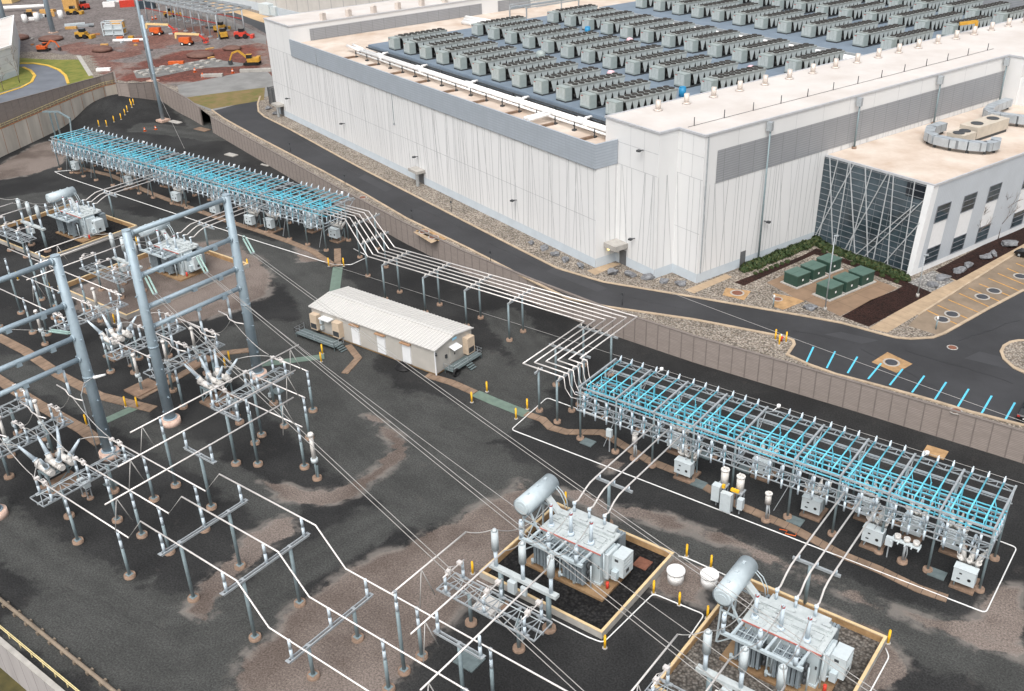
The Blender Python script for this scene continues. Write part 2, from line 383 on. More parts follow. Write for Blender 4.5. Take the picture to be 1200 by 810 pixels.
def grid_sheet(name, x0, y0, x1, y1, st, hf, af, m, keep=None):
    nx = int((x1-x0)/st)+1; ny = int((y1-y0)/st)+1; v = []; A = []; B = []; D = []
    for j in range(ny):
        for i in range(nx):
            x = x0+i*st; y = y0+j*st; v.append((x, y, hf(x, y))); LCO[0] = LCO[1] = 0; a, b = af(x, y); A.append(a); B.append(b); D.append(LCO[0]+LCO[1])
    f = []
    for j in range(ny-1):
        for i in range(nx-1):
            if keep and not keep(x0+(i+.5)*st, y0+(j+.5)*st): continue
            k = j*nx+i; f.append((k, k+1, k+nx+1, k+nx))
    me = bpy.data.meshes.new(name); me.from_pydata(v, [], f); me.materials.append(m)
    for nm, arr in (('patch_a', A), ('patch_b', B), ('lane_d', D)):
        at = me.attributes.new(nm, 'FLOAT', 'POINT'); at.data.foreach_set('value', arr)
    o = bpy.data.objects.new(name, me); COL.objects.link(o); return o
def ground_mat(name, base, lane, brown, speck=5.5, nsc=.9, tracks=True):
    m = bpy.data.materials.new(name); m.use_nodes = True; n = m.node_tree.nodes; l = m.node_tree.links; b = n['Principled BSDF']
    b.inputs['Roughness'].default_value = .92; b.inputs['Specular IOR Level'].default_value = .2
    tc = n.new('ShaderNodeTexCoord')
    def ns(sc, det=6, ro=.65, st=None):
        x = n.new('ShaderNodeTexNoise'); x.inputs['Scale'].default_value = sc; x.inputs['Detail'].default_value = det; x.inputs['Roughness'].default_value = ro
        if st:
            mp = n.new('ShaderNodeMapping'); mp.inputs['Scale'].default_value = st[:3]; mp.inputs['Rotation'].default_value = (0, 0, st[3]); l.new(tc.outputs['Object'], mp.inputs[0]); l.new(mp.outputs[0], x.inputs['Vector'])
        else: l.new(tc.outputs['Object'], x.inputs['Vector'])
        return x.outputs['Fac']
    def mr(sock, a, bb, c, d):
        x = n.new('ShaderNodeMapRange'); x.interpolation_type = 'SMOOTHSTEP'
        for i, q in enumerate((a, bb, c, d)): x.inputs[i+1].default_value = q
        l.new(sock, x.inputs[0]); return x.outputs[0]
    def mth(op, a, bb):
        x = n.new('ShaderNodeMath'); x.operation = op
        for i, q in enumerate((a, bb)):
            if isinstance(q, (int, float)): x.inputs[i].default_value = q
            else: l.new(q, x.inputs[i])
        return x.outputs[0]
    def mix(f, a, bb, bt='MIX'):
        x = n.new('ShaderNodeMix'); x.data_type = 'RGBA'; x.blend_type = bt
        for i, q in ((0, f), (6, a), (7, bb)):
            if isinstance(q, tuple): x.inputs[i].default_value = (*q, 1)
            elif isinstance(q, (int, float)): x.inputs[i].default_value = q
            else: l.new(q, x.inputs[i])
        return x.outputs[2]
    aa = n.new('ShaderNodeAttribute'); aa.attribute_name = 'patch_a'; ab = n.new('ShaderNodeAttribute'); ab.attribute_name = 'patch_b'
    nn = ns(nsc, 8, .7); fine = ns(speck, 3, .8)
    fa = mr(mth('ADD', aa.outputs['Fac'], mth('MULTIPLY', mth('SUBTRACT', nn, .5), .9)), .38, .62, 0, 1)
    fb = mr(mth('ADD', ab.outputs['Fac'], mth('MULTIPLY', mth('SUBTRACT', nn, .5), 1.2)), .3, .75, 0, 1)
    big = ns(.09, 6, .6); ad = n.new('ShaderNodeAttribute'); ad.attribute_name = 'lane_d'
    wob = mth('ADD', ad.outputs['Fac'], mth('MULTIPLY', ns(.2, 7, .7), 5.0))
    t1 = n.new('ShaderNodeTexNoise'); t1.noise_dimensions = '1D'; t1.inputs['Scale'].default_value = .42; t1.inputs['Detail'].default_value = 5; l.new(wob, t1.inputs['W']); st = mth('ADD', mth('MULTIPLY', t1.outputs['Fac'], .34), mth('MULTIPLY', ns(.16, 8, .68), .66))
    lanec = mix(mr(st, .30, .70, 0, 1), lane[0], lane[1])
    brc = mix(mr(big, .35, .65, 0, 1), brown[0], brown[1])
    c = mix(mr(big, .35, .7, 0, 1), base[0], base[1]); c = mix(fb, c, lanec); c = mix(fa, c, brc)
    c = mix(1.0, c, mix(mr(fine, .25, .78, 0, 1), (.52,.52,.52), (1.75,1.75,1.75)), 'MULTIPLY')
    c = mix(mr(ns(.35, 9, .75), .56, .8, 0, .42), c, mix(0.5, lane[1], brown[1]))
    fr_ = mth('MULTIPLY', mr(aa.outputs['Fac'], .02, .30, 0, 1), mr(aa.outputs['Fac'], .85, .5, 0, 1)); c = mix(mth('MULTIPLY', fr_, mr(ns(.22, 7, .7), .42, .58, 0, .6)), c, (.215,.195,.178))
    l.new(c, b.inputs['Base Color'])
    bp = n.new('ShaderNodeBump'); bp.inputs['Strength'].default_value = .5; bp.inputs['Distance'].default_value = .08; l.new(fine, bp.inputs['Height']); l.new(bp.outputs[0], b.inputs['Normal'])
    return m
YARDM = ground_mat('yard gravel', ((.0175,.0178,.0182),(.033,.0335,.0335)), ((.036,.037,.0358),(.061,.0625,.060)), ((.092,.073,.063),(.168,.140,.124)))
DIRTM = ground_mat('construction dirt', ((.125,.062,.050),(.165,.10,.085)), ((.105,.092,.087),(.165,.145,.14)), ((.135,.050,.038),(.095,.040,.032)), speck=1.2, nsc=.25)
EARTH = mat('outer ground', (.12,.11,.07), .95, 0, .3, .05, col2=(.17,.15,.09))
# wall line between yard and the upper level (world metres)
WL = [(75,107.4),(40,106.8),(-10.3,106.2),(-30,106.4),(-52,106.3),(-66,107.0),(-81.6,109.2),(-98,112.2),(-115.7,116.6),(-140,123.6),(-170.5,133.0),(-205.8,144.0)]
WL2 = [(-213.5,147.0),(-222,149.3)]
WM = [(184,96,6.4),(167,97.3,7.0),(150,98.2,7.6),(136,97,8.0)]     # middle wall, top pixels and heights
WW = [(138,97.5,6.0),(122,101,6.0),(98,109.5,6.0),(50,130,6.0),(0,151.5,6.0),(-60,178,6.0)]
wwp = [Vector((G(*p).x, G(*p).y)) for p in WW]
WLZ = [8.95,8.5,8.9,10.1,11.4,12.5]; WLP = []
for _i, _p in enumerate(wwp):
    _d = (wwp[min(_i+1, 5)]-wwp[max(_i-1, 0)]).normalized(); _n = Vector((_d.y, -_d.x))
    if _n.x > 0: _n = -_n
    _q = _p+_n*.75; WLP.append(Vector((_q.x, _q.y, WLZ[_i])))
WMP = [Vector((-222,149.3,5.2))]+[G(*p) for p in WM]
base = MB(); base.sheet([(-6000,-3000),(4000,-3000),(4000,6000),(-6000,6000)], -5.0)
tag(base.build('ground', EARTH), kind='structure')
def in_yard(x, y):
    return y > 23.4 and x < 80
yd = grid_sheet('yard', -300, 23, 45, 170, 1.0, yard_h, yard_attr, YARDM); tag(yd, kind='structure')
edge = [Vector(p).to_2d() if len(p) > 2 else Vector(p) for p in WL] + [Vector(p) for p in WL2] + [p.to_2d() for p in WMP[1:]] + [p.to_2d() for p in WLP]
up = MB(); up.sheet([(75,107.4)]+[(p.x, p.y+.25) for p in edge[1:]]+[(-420,60),(-3500,-100),(-3500,4500),(3000,4500),(3000,107.4)], ZR)
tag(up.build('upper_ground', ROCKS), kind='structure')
def dirt_attr(x, y):
    a = 0; b = 0
    nz = noise.fractal(Vector((x*.03, y*.03, 3)), 1, 2, 4)
    b = sstep(-.05, .35, nz + .9*sstep(-300, -345, x) + .6*sstep(215, 235, y-(x+300)*.28) - .1)
    pr = P2([ (150,75),(200,60),(300,50),(318,100),(230,98),(150,98)], ZR)
    a = 1-sstep(-6, 6, sd_poly(Vector((x, y)), pr)+nz*6)
    return a, b
dt_poly = P2([(-60,60),(40,61),(108,66),(118,82),(120,95),(186,96),(205,101),(300,94),(335,92),(330,35),(262,14),(180,-30),(-60,-30)], ZR)
dt = grid_sheet('construction_dirt', -470, 120, -190, 330, 2.0, lambda x, y: ZR+.012, dirt_attr, DIRTM, keep=lambda x, y: inside(Vector((x, y)), dt_poly)); tag(dt, kind='structure')
def sheet(name, pts, z, m, lift=.008, kind='structure', world=False):
    mb = MB(); mb.sheet(pts if world else P2(pts, z), z+lift); o = mb.build(name, m); tag(o, kind=kind); return o
ROADN = [(248,129),(262,139),(300,160),(340,181),(377,200),(430,229),(476,256),(550,292),(620,328),(664,349.3),(712,360),(813,374.7),(917,394.7),(929,399),(930.7,404),(922.7,416),(949,428),(978.7,438.7),(1024,450.7),(1080,466),(1136,482.7),(1200,499)]
ROADF = [(305,113),(302,122),(303,131),(310,137),(340,152),(400,185),(428,200),(520,247),(600,288),(653,314.7),(706.7,330.7),(802.7,346.7),(880,360),(933,369),(986.7,379),(1029,390.7),(1050,396),(1066.7,397.5),(1093,396),(1106.7,391),(1112,388),(1160,361),(1200,340)]
sheet('road', ROADN+[(1290,525),(1290,290),(1200,340)][:2]+[(1290,292)]+ROADF[::-1], ZR, ASPH)
sheet('parking_apron', [(1064,382),(1076,370),(1140,330),(1200,292.5),(1290,236),(1290,294),(1200,340.5),(1160,361.5),(1112,389),(1100,393)], ZR, CONCP, .014)
sheet('sidewalk', [(1018,385),(1076,350),(1140,314),(1200,277),(1290,222),(1290,236),(1200,290),(1140,328),(1076,368),(1040,390)], ZR, SIDEW, .014)
sheet('mulch_bed', [(986,371),(1018,383),(1092,343),(1066,331),(1050,340),(1020,352)], ZR, MULCH, .02)
sheet('planting_bed', [(860,331),(905,314),(940,300),(957,291),(985,302),(1068,331),(1062,337),(990,309),(955,298),(905,320),(872,335)], ZR, MULCH, .017)
sheet('flower_bed', [(1096,317),(1121,329),(1200,286),(1290,232),(1290,214),(1200,262)], ZR, MULCH, .02)
sheet('equipment_pad', [Z8(70,492),Z8(300,390),Z8(645,516),Z8(392,640),Z8(330,610),Z8(240,570),Z8(150,612),Z8(100,600),Z8(185,555)], ZR, PADB, .02)
mk = MB()
for a, b in (((275,25),(240,100)),((370,45),(333,118)),((468,68),(425,140)),((572,97),(515,166)),((667,122),(610,193)),((762,152),(708,225)),((858,180),(808,256)),((957,210),(908,289)),((1058,240),(1013,318)),((1160,270),(1117,346))):
    p = P2([ZW(*a), ZW(*b)], ZR); mk.ribbon(p, .22, ZR+.01, ZR+.022)
tag(mk.build('stall_marking', CYANL), kind='structure')
mk = MB()
for a, b in (((775,615),(915,680)),((820,592),(962,655)),((868,568),(1010,628)),((915,540),(1055,603)),((957,517),(1097,577)),((1002,498),(1142,553)),((1044,474),(1180,530)),((1085,452),(1200,500)),((1125,430),(1200,462)),((1165,408),(1230,434)),((1205,385),(1270,412))):
    p = P2([Z8(*a), Z8(*b)], ZR); mk.ribbon(p, .16, ZR+.016, ZR+.026)
tag(mk.build('parking_marking', ORL), kind='structure')
kb = MB()
for line in (ROADN, ROADF):
    kb.ribbon(P2(line, ZR), .42, ZR-.05, ZR+.13)
kb.ribbon(P2([(1076,369.5),(1140,329),(1200,291.5),(1290,236)], ZR), .3, ZR-.05, ZR+.13)
tag(kb.build('kerb', KERB), kind='structure')
# round planted island at the right edge of the road
isl = P2([ZW(1092,45),ZW(1105,20),ZW(1135,2),ZW(1175,-6),ZW(1250,-4),ZW(1330,40),ZW(1360,110),ZW(1300,160),ZW(1215,150),ZW(1150,120),ZW(1105,80)], ZR)
ib = MB(); ib.prism(isl, ZR-.05, ZR+.12); tag(ib.build('island_kerb', KERB), kind='structure')
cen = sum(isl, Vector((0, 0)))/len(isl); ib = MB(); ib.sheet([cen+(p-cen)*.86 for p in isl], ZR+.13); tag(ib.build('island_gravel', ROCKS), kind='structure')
sheet('manhole_pad', [ZW(600,48),ZW(710,100),ZW(640,140),ZW(530,92)], ZR, TAN, .016)
# left upper road, lawn
LROAD = [(-20,117),(0,109),(25,101),(36,95.5),(40,89),(36,84),(27,80),(22,77),(24,75.5),(40,75.5),(56,78),(68,83),(76,90),(79,97),(76,110),(40,130),(-20,150)]
sheet('lawn', [(-30,70),(22,68),(60,70),(95,70),(107,88),(118,100),(80,120),(-30,120)], ZR, GRASS, .02)
sheet('access_road', LROAD, ZR, ASPHB, .03)
yk = MB(); yk.ribbon(P2([(-20,119),(0,111),(25,103),(37,96.5),(41,89),(36,83),(27,79)], ZR), .8, ZR, ZR+.17); yk.ribbon(P2([(24,74.5),(40,74.5),(56,77),(69,82),(77,89),(80,98)], ZR), .8, ZR, ZR+.17)
tag(yk.build('yellow_kerb', mat('yellow kerb paint', (.60,.38,.06), .8, 0, .25, .5)), kind='structure')
sheet('footpath', [Z1(335,245),Z1(355,245),Z1(410,330),Z1(390,335)], ZR, CONC, .035)
sheet('gravel_verge', [Z1(780,375),Z1(1160,300),Z1(1260,400),Z1(930,490),Z1(790,432)], ZR, mat('grey dust', (.20,.20,.195), .95, 0, .2, .2), .02)
sheet('weedy_verge', [Z1(795,432),Z1(1000,405),Z1(1165,385),Z1(1160,440),Z1(930,480)], ZR, mat('dry weeds', (.10,.11,.025), .95, 0, .3, .3, col2=(.22,.14,.07), detail=8), .03)
# far road behind the construction site
fr = [(205,-8),(235,4),(262,17),(295,30),(312,40),(322,47),(322,25),(300,18),(265,10),(230,-8)]
sheet('far_road', fr, ZR, mat('far asphalt', (.05,.054,.06), .9, 0, .2, .1), .05)
sheet('far_road_shoulder', [(224,-8),(262,16),(275,15),(300,24),(322,31),(322,22),(262,4),(240,-8)], ZR, mat('tan shoulder', (.45,.32,.19), .9, 0, .2, .1), .06)
sheet('grey_bank', [(180,-10),(205,-8),(262,20),(312,43),(312,52),(300,50),(262,28),(225,14)], ZR, mat('grey bank gravel', (.17,.165,.16), .95, 0, .25, .15), .03)
# grass strip below the near left wall
# ------------------------------------------------------------------ walls
def wall_thing(name, label, pts, ztop, z0, th, m, post_m, step, cap=.12):
    pts = [Vector(p) for p in pts]
    root = thing(name, (pts[0].x, pts[0].y, z0), label, 'wall')
    body = MB(); posts = MB(); capm = MB(); acc = 0
    zt = ztop if isinstance(ztop, (list, tuple)) else [ztop]*len(pts)
    for i in range(len(pts)-1):
        a, b = pts[i], pts[i+1]; d = (b-a); L = d.length; d.normalize(); nn = Vector((-d.y, d.x))
        h = th/2
        q = [a+nn*h, b+nn*h, b-nn*h, a-nn*h]
        bb = len(body.v)
        body.v += [(q[0].x,q[0].y,z0),(q[1].x,q[1].y,z0),(q[2].x,q[2].y,z0),(q[3].x,q[3].y,z0),(q[0].x,q[0].y,zt[i]),(q[1].x,q[1].y,zt[i+1]),(q[2].x,q[2].y,zt[i+1]),(q[3].x,q[3].y,zt[i])]
        for f in ((0,1,2,3),(7,6,5,4),(4,5,1,0),(5,6,2,1),(6,7,3,2),(7,4,0,3)): body.face([bb+k for k in f])
        capm.bar((a.x,a.y,zt[i]+cap/2),(b.x,b.y,zt[i+1]+cap/2), th+.10, cap)
        while acc < L:
            p = a+d*acc; z = zt[i]+(zt[i+1]-zt[i])*acc/L
            posts.bar((p.x,p.y,z0),(p.x,p.y,z-.01), .13, th+.07) if abs(d.x) > .7 else posts.bar((p.x,p.y,z0),(p.x,p.y,z-.01), th+.07, .13)
            acc += step
        acc -= L
    wchild(body, 'panels', m, root); wchild(posts, 'posts', post_m, root); wchild(capm, 'coping', post_m, root)
    return root
wall_thing('retaining_wall', 'long brown panelled retaining wall between the substation yard and the dark road', WL, 3.95, -.5, .3, WALLB, WALLP, 1.9)
wall_thing('screen_wall', 'short brown wall section beyond the dark gate gap at the far end of the yard', [Vector((-213.5,146.6)),Vector((-222,149.3))]+[p.to_2d() for p in WMP[1:]], [4.6,5.2]+[p.z for p in WMP[1:]], -.5, .3, WALLB, WALLP, 2.2)
wall_thing('screen_wall', 'tall grey brown panel wall above the pale wall at the left edge', [WMP[-1].to_2d()]+[p.to_2d() for p in WLP], [WMP[-1].z]+[p.z for p in WLP], -.5, .3, WALLB, WALLP, 2.6)
wwr = wall_thing('concrete_wall', 'pale concrete wall with rust streaks along the left end of the yard', wwp, 6.0, -.5, .35, WALLW, RUST, 4.6, .1)
rl = MB(); 
for zz in (6.5, 7.0): rl.path([(p.x, p.y, zz) for p in wwp], .06)
for i in range(len(wwp)-1):
    L = (wwp[i+1]-wwp[i]).length
    for k in range(int(L/1.6)+1):
        p = wwp[i].lerp(wwp[i+1], k*1.6/L); rl.bar((p.x,p.y,6.1),(p.x,p.y,7.0), .07, .07)
rr = thing('guard_rail', (wwp[0].x, wwp[0].y, 6.1), 'cream yellow guard rail on top of the pale concrete wall at left', 'railing'); wchild(rl, 'rails', mat('cream rail paint', (.55,.47,.24), .6), rr)
# grey portal of struts in front of the pale wall
pt = MB(); a = Vector(G(58,145,5)); 
pl = thing('cable_tray_frame', G(62,158,0), 'grey steel tray frame leaning over the pale wall at left', 'frame')
p0 = G(50,131,6.2); p1 = G(68,131,6.0); p2 = G(82,139,4.5)
pt.bar(p0,p1,.7,.3); pt.bar(p1,p2,.5,.3); pt.bar(p2,(p2.x+.6,p2.y-1,0),.3,.3)
for q in (p0.lerp(p1,.6), p0.lerp(p1,.95)): pt.bar((q.x+.4,q.y-.9,0),(q.x+.4,q.y-.9,q.z),.3,.3)
wchild(pt, 'frame', GALVD, pl)
# near left wall with rail
nlw = thing('concrete_wall', (-75,23.2,-5), 'grey panel wall with hanging straps at the lower left corner', 'wall')
w = MB(); w.box(-110,22.9,-5,-45,23.2,0.1); wchild(w, 'panels', stripes(mat('lower wall concrete', (.36,.34,.34), .85, 0, .15, .4, streak=.2), (1,0,0), 2.2, .03, (.10,.09,.09)), nlw)
w = MB(); w.box(-110,22.8,.1,-45,23.3,.2); wchild(w, 'coping', CONC, nlw)
r = thing('guard_rail', (-75,23.6,0), 'cream double guard rail along the wall at the lower left corner', 'railing')
w = MB(); w.path([(-110,23.75,.95),(-45,23.75,.95)], .05); w.path([(-110,23.75,.6),(-45,23.75,.6)], .05)
for k in range(33): w.bar((-110+k*2,23.75,.0),(-110+k*2,23.75,.95),.07,.07)
wchild(w, 'rails', mat('cream rail', (.62,.52,.27), .6), r)
r = thing('pipe_run', (-75,25.8,0), 'brown pipe on concrete sleepers beside the cream rail at lower left', 'pipe')
w = MB(); w.path([(-115,25.9,.35),(-45,25.7,.35)], .2, 8)
for k in range(34): w.box(-114+k*2.1-.15,25.5,0,-114+k*2.1+.15,26.2,.3)
wchild(w, 'pipe', mat('brown pipe', (.20,.16,.12), .8, 0, .25, 1), r)
sheet('grass_strip', [(-140,0),(-20,0),(-20,22.9),(-140,22.9)], -5, mat('rough grass', (.035,.035,.014), .95, 0, .3, .4, col2=(.11,.09,.03), detail=8), .3, world=True)
# ------------------------------------------------------------------ data hall building (a along the long facade, b along the louvred facade)
AD = Vector((math.cos(R(162.5275)), math.sin(R(162.5275)))); BD = Vector((AD.y, -AD.x)); O2 = G(816, 332, ZR).to_2d()
def AB(a, b, z=0): q = O2+AD*a+BD*b; return Vector((q.x, q.y, z))
def ablist(pts): return [tuple(AB(a, b).to_2d()) for a, b in pts]
RZ, JZ, PZ = 26.5, 19.85, 23.6
hall = thing('data_hall', AB(0, 0, ZR), 'huge white panelled data hall with grey louvres and chillers on its roof', 'building')
def hp(mb, name, m): return wchild(mb, name, m, hall)
def vquad(mb, a0, b0, a1, b1, z0, z1): mb.poly([AB(a0,b0,z0), AB(a1,b1,z0), AB(a1,b1,z1), AB(a0,b0,z1)])
FOOTP = [(0,0),(5.25,0),(5.25,-3.8),(14.1,-3.8),(14.1,-8),(138.3,-8)]
wl = MB()     # white walls, with grooves as second material
OFF = .03
def outn(a0, b0, a1, b1): # outward normal for walls listed walking along +a with the outside at -b / and at -a
    d = Vector((a1-a0, b1-b0)).normalized(); return Vector((d.y, -d.x))
rng = random.Random(3)
def grooved(a0, b0, a1, b1, z0, z1, dens, side):
    L = math.hypot(a1-a0, b1-b0); n = int(L*dens); d = Vector((a1-a0, b1-b0))/L; nn = Vector((d.y, -d.x))*side
    def pt(t, z): q = Vector((a0, b0))+d*t+nn*OFF; return AB(q.x, q.y, z)
    wl.mi = 1
    k = 0; t = .3
    while t < L-.3:
        sl = rng.choice([0,0,0,.3,-.3,.6,-.6,1.1,-1.1,1.6]); w = rng.choice([.06,.07,.09])
        tt = min(max(t+sl, .1), L-.2)
        wl.poly([pt(t, z0), pt(t+w, z0), pt(tt+w, z1), pt(tt, z1)])
        t += rng.uniform(.6, 1.6)/dens*.95
    wl.mi = 0
def joints(a0, b0, a1, b1, zs, side, step=None, z0=0, z1=0):
    d = Vector((a1-a0, b1-b0)); L = d.length; d /= L; nn = Vector((d.y, -d.x))*side
    def pt(t, z, o=.022): q = Vector((a0, b0))+d*t+nn*o; return AB(q.x, q.y, z)
    wl.mi = 2
    for z in zs: wl.poly([pt(0, z), pt(L, z), pt(L, z+.09), pt(0, z+.09)])
    if step:
        t = step
        while t < L-.2: wl.poly([pt(t, z0), pt(t+.07, z0), pt(t+.07, z1), pt(t, z1)]); t += step
    wl.mi = 0
PLZ = ZR+1.5
segs = [(FOOTP[i], FOOTP[i+1]) for i in range(5)]
for (a, b) in segs:
    side = 1 if a[0] != b[0] else 1
    vquad(wl, a[0], a[1], b[0], b[1], ZR-1, JZ)
# long facade lower wall with grooves
grooved(14.1,-8,138.3,-8, PLZ, JZ, 1.0, 1); joints(14.1,-8,138.3,-8, [11.6], 1, 3.6, PLZ, JZ)
grooved(5.25,-3.8,14.1,-3.8, PLZ, JZ, 1.0, 1); grooved(0,0,5.25,0, PLZ, JZ, 1.0, 1)
grooved(5.25,0,5.25,-3.8, PLZ, JZ, .8, 1); grooved(14.1,-3.8,14.1,-8, PLZ, JZ, .7, 1)
joints(0,0,5.25,0, [11.6, JZ], 1); joints(5.25,-3.8,14.1,-3.8, [JZ], 1)
# upper walls of the front wing
for (a, b) in (((0,0),(5.25,0)),((5.25,0),(5.25,-3.8)),((5.25,-3.8),(17,-3.8)),((17,-3.8),(17,110))):
    vquad(wl, a[0], a[1], b[0], b[1], JZ, RZ)
joints(5.25,-3.8,14.1,-3.8, [23.2], 1, 3.0, JZ, RZ); joints(0,0,5.25,0, [23.2], 1, 2.2, JZ, RZ)
# right facade (facing -a) and the return at its far end
vquad(wl, 0, 110, 0, 0, ZR-1, RZ)
grooved(0,75,0,0, PLZ, 19.0, 1.1, 1)
joints(0,75,0,0, [], 1, 6.2, 23.8, RZ)
vquad(wl, -3, 110, -3, 75.4, 18, RZ); vquad(wl, -3, 75.4, 0, 75.4, 18, RZ); vquad(wl, -30, 75.6, -3, 75.6, 18, 23)
# left end wing
for (a, b) in (((124,-8),(138.3,-8)),((138.3,-8),(138.3,120)),((124,120),(124,-8))):
    vquad(wl, a[0], a[1], b[0], b[1], JZ if a[0] != 138.3 else ZR-1, RZ)
vquad(wl, 138.3, -8, 138.3, 120, ZR-1, RZ)
joints(124,-8,138.3,-8, [JZ], 1, 4, JZ, RZ)
# far wing
vquad(wl, 17, 124, 124, 124, 21, RZ+2); 
hp(wl, 'wall', [PANEL, GROOVE, SEAM])
pb = MB()
for (a, b) in segs+[((0,26.6),(0,0))]:
    d = Vector((b[0]-a[0], b[1]-a[1])).normalized(); nn = Vector((d.y, -d.x))*.035
    pb.poly([AB(a[0]+nn.x,a[1]+nn.y,ZR-.5),AB(b[0]+nn.x,b[1]+nn.y,ZR-.5),AB(b[0]+nn.x,b[1]+nn.y,PLZ),AB(a[0]+nn.x,a[1]+nn.y,PLZ)])
hp(pb, 'plinth', BASEB)
lv = MB(); vq = lambda z0, z1, b0, b1, a: vquad(lv, a, b1, a, b0, z0, z1)
vq(18.9, 23.8, 2.6, 75.2, -.06); hp(lv, 'louver', LOUV)
lv = MB(); vquad(lv, 123.9, 45, 123.9, -3, 22.6, 25.2); hp(lv, 'louver', LOUV)
lv = MB(); vquad(lv, 123.9, 123, 123.9, 50, 22.6, 25.2); vquad(lv, 17, 123.9, 124, 123.9, 21.8, 27.6); hp(lv, 'louver', LOUV)
# parapet screen of the long facade
sc = MB(); lst = [(14.0,-4),(14.0,-8.25),(126,-8.25)]
sc.ribbon(ablist([(14.2,-3.9),(14.2,-8.1),(124,-8.1)]), .35, JZ, PZ); hp(sc, 'parapet_screen', LOUVB)
rf = MB()
rf.sheet(ablist([(0,0),(5.25,0),(5.25,-3.8),(17,-3.8),(17,110),(-3,110),(-3,75.4),(0,75.4)]), RZ-.02); hp(rf, 'roof', ROOFW)
rf = MB(); rf.sheet(ablist([(138.3,-8),(138.3,120),(124,120),(124,-8)]), RZ-.02); hp(rf, 'roof', ROOFW)
rf = MB(); rf.sheet(ablist([(17,-3.9),(14.2,-3.9),(14.2,-8),(124,-8),(124,124),(17,124)]), 22.5); hp(rf, 'lower_roof', ROOFT)
tr = MB()
tr.ribbon(ablist([(0,110),(0,75.4)][:0]+[(17,110),(17,-3.8),(5.25,-3.8),(5.25,0),(0,0),(0,75.4),(-3,75.4),(-3,110)]), .3, RZ-.25, RZ+.06)
tr.ribbon(ablist([(124,120),(124,-8),(138.3,-8),(138.3,120)]), .3, RZ-.25, RZ+.06)
hp(tr, 'roof_coping', mat('coping metal', (.50,.51,.53), .5, .2, .08))
dk = MB(); DZ = 24.5
for b0, b1 in ((.2,59),(65.5,123.5)):
    dk.prism(ablist([(19.5,b0),(101,b0),(101,b1),(19.5,b1)]), DZ-.35, DZ)
hp(dk, 'chiller_deck', DECK); dk = MB(); dk.bar(AB(19.5,.15,DZ-.5), AB(101,.15,DZ-.5), .12, .85); hp(dk, 'deck_fascia', DECK)
dl = MB()
for b0 in (-.4, 58.6, 65.8, 20, 40, 90, 110):
    dl.bar(AB(20,b0,DZ-.45), AB(101,b0,DZ-.45), .2, .2)
    for a in range(22, 101, 12): p = AB(a, b0); dl.bar((p.x,p.y,22.4),(p.x,p.y,DZ-.35), .25, .25)
    hp(dl, 'deck_frame', DKST); dl = MB()
# tan roof clutter: pipe supports and white insulated pipes
pr = MB()
for off, zz, rr in ((-1.5,23.7,.32),(-2.4,23.7,.32),(-3.2,23.4,.2)):
    pr.path([AB(17.2,off,zz), AB(100,off,zz)], rr, 8)
for a in (25,42,58,76,92):
    pr.cyl(AB(a,-1.5,23.7), AB(a+1.6,-1.5,23.7), .5, n=8); pr.cyl(AB(a-2,-2.4,23.7), AB(a-1,-2.4,23.7), .5, n=8)
    pr.path([AB(a,-1.5,23.7), AB(a,-1.2,24.1), AB(a,.0,24.1)], .26, 8)
pr.path([AB(32,-2.4,23.7), AB(32,-7.4,23.5)], .3, 8); pr.path([AB(33.2,-2.4,23.7), AB(33.2,-7.4,23.5)], .3, 8)
pr.path([AB(100,-1.5,23.7),AB(102,-1.5,23.9),AB(106,-1.0,23.9)], .32, 8); pr.path([AB(100,-2.4,23.7),AB(103,-2.2,23.7),AB(107,-2.0,23.7)], .32, 8)
hp(pr, 'roof_pipes', PIPEW)
for a in range(20, 101, 5):
    ps = MB()
    for o in (-1.1, -3.5): p = AB(a, o); ps.box(p.x-.3, p.y-.3, 22.5, p.x+.3, p.y+.3, 22.75); ps.bar((p.x,p.y,22.5),(p.x,p.y,23.9),.12,.12)
    ps.bar(AB(a,-.9,23.35), AB(a,-3.7,23.35), .15, .15); hp(ps, 'pipe_support', DKST)
    if a % 10 == 0: ps = MB(); ps.bar(AB(a,-3.9,22.7), AB(a,-7.6,22.7), .5, .35); hp(ps, 'roof_sleeper', BROWN)
pr = MB()      # bundles at the far left of the deck and in the gap between the decks
for k, (a, b) in enumerate(((108,36),(109,37.2),(110.2,38.4))):
    pr.path([AB(a-9,b,22.9+.3*k),AB(a+8,b-2,22.9+.3*k)], .55, 8)
for a in (104, 106): pr.path([AB(a-8,40,21.6),AB(a-8,40,23.4),AB(a-6,42,23.8)], .7, 8)
for bb in (60.8, 62.6, 64): pr.path([AB(20,bb,24.0), AB(100,bb,24.0)], .32, 8)
hp(pr, 'roof_pipes', PIPEW)
gr = MB()
for bb in (59.4, 65.1): gr.bar(AB(19.5,bb,DZ-.2), AB(101,bb,DZ-.2), .35, .5)
for a in range(22, 101, 9): gr.bar(AB(a,59.4,DZ-.1), AB(a,65.1,DZ-.1), .4, .2)
fe = [AB(103,44,25), AB(103,60,25), AB(110,60,25), AB(110,44,25)]
for k in range(4): gr.bar(fe[k]+Vector((0,0,1.6)), fe[(k+1)%4]+Vector((0,0,1.6)), .2, .2); gr.bar((fe[k].x,fe[k].y,21.4), fe[k]+Vector((0,0,1.6)), .25, .25)
gr.bar(AB(104,40,27), AB(104,123,27), .6, .4)
hp(gr, 'roof_steel', GALV)
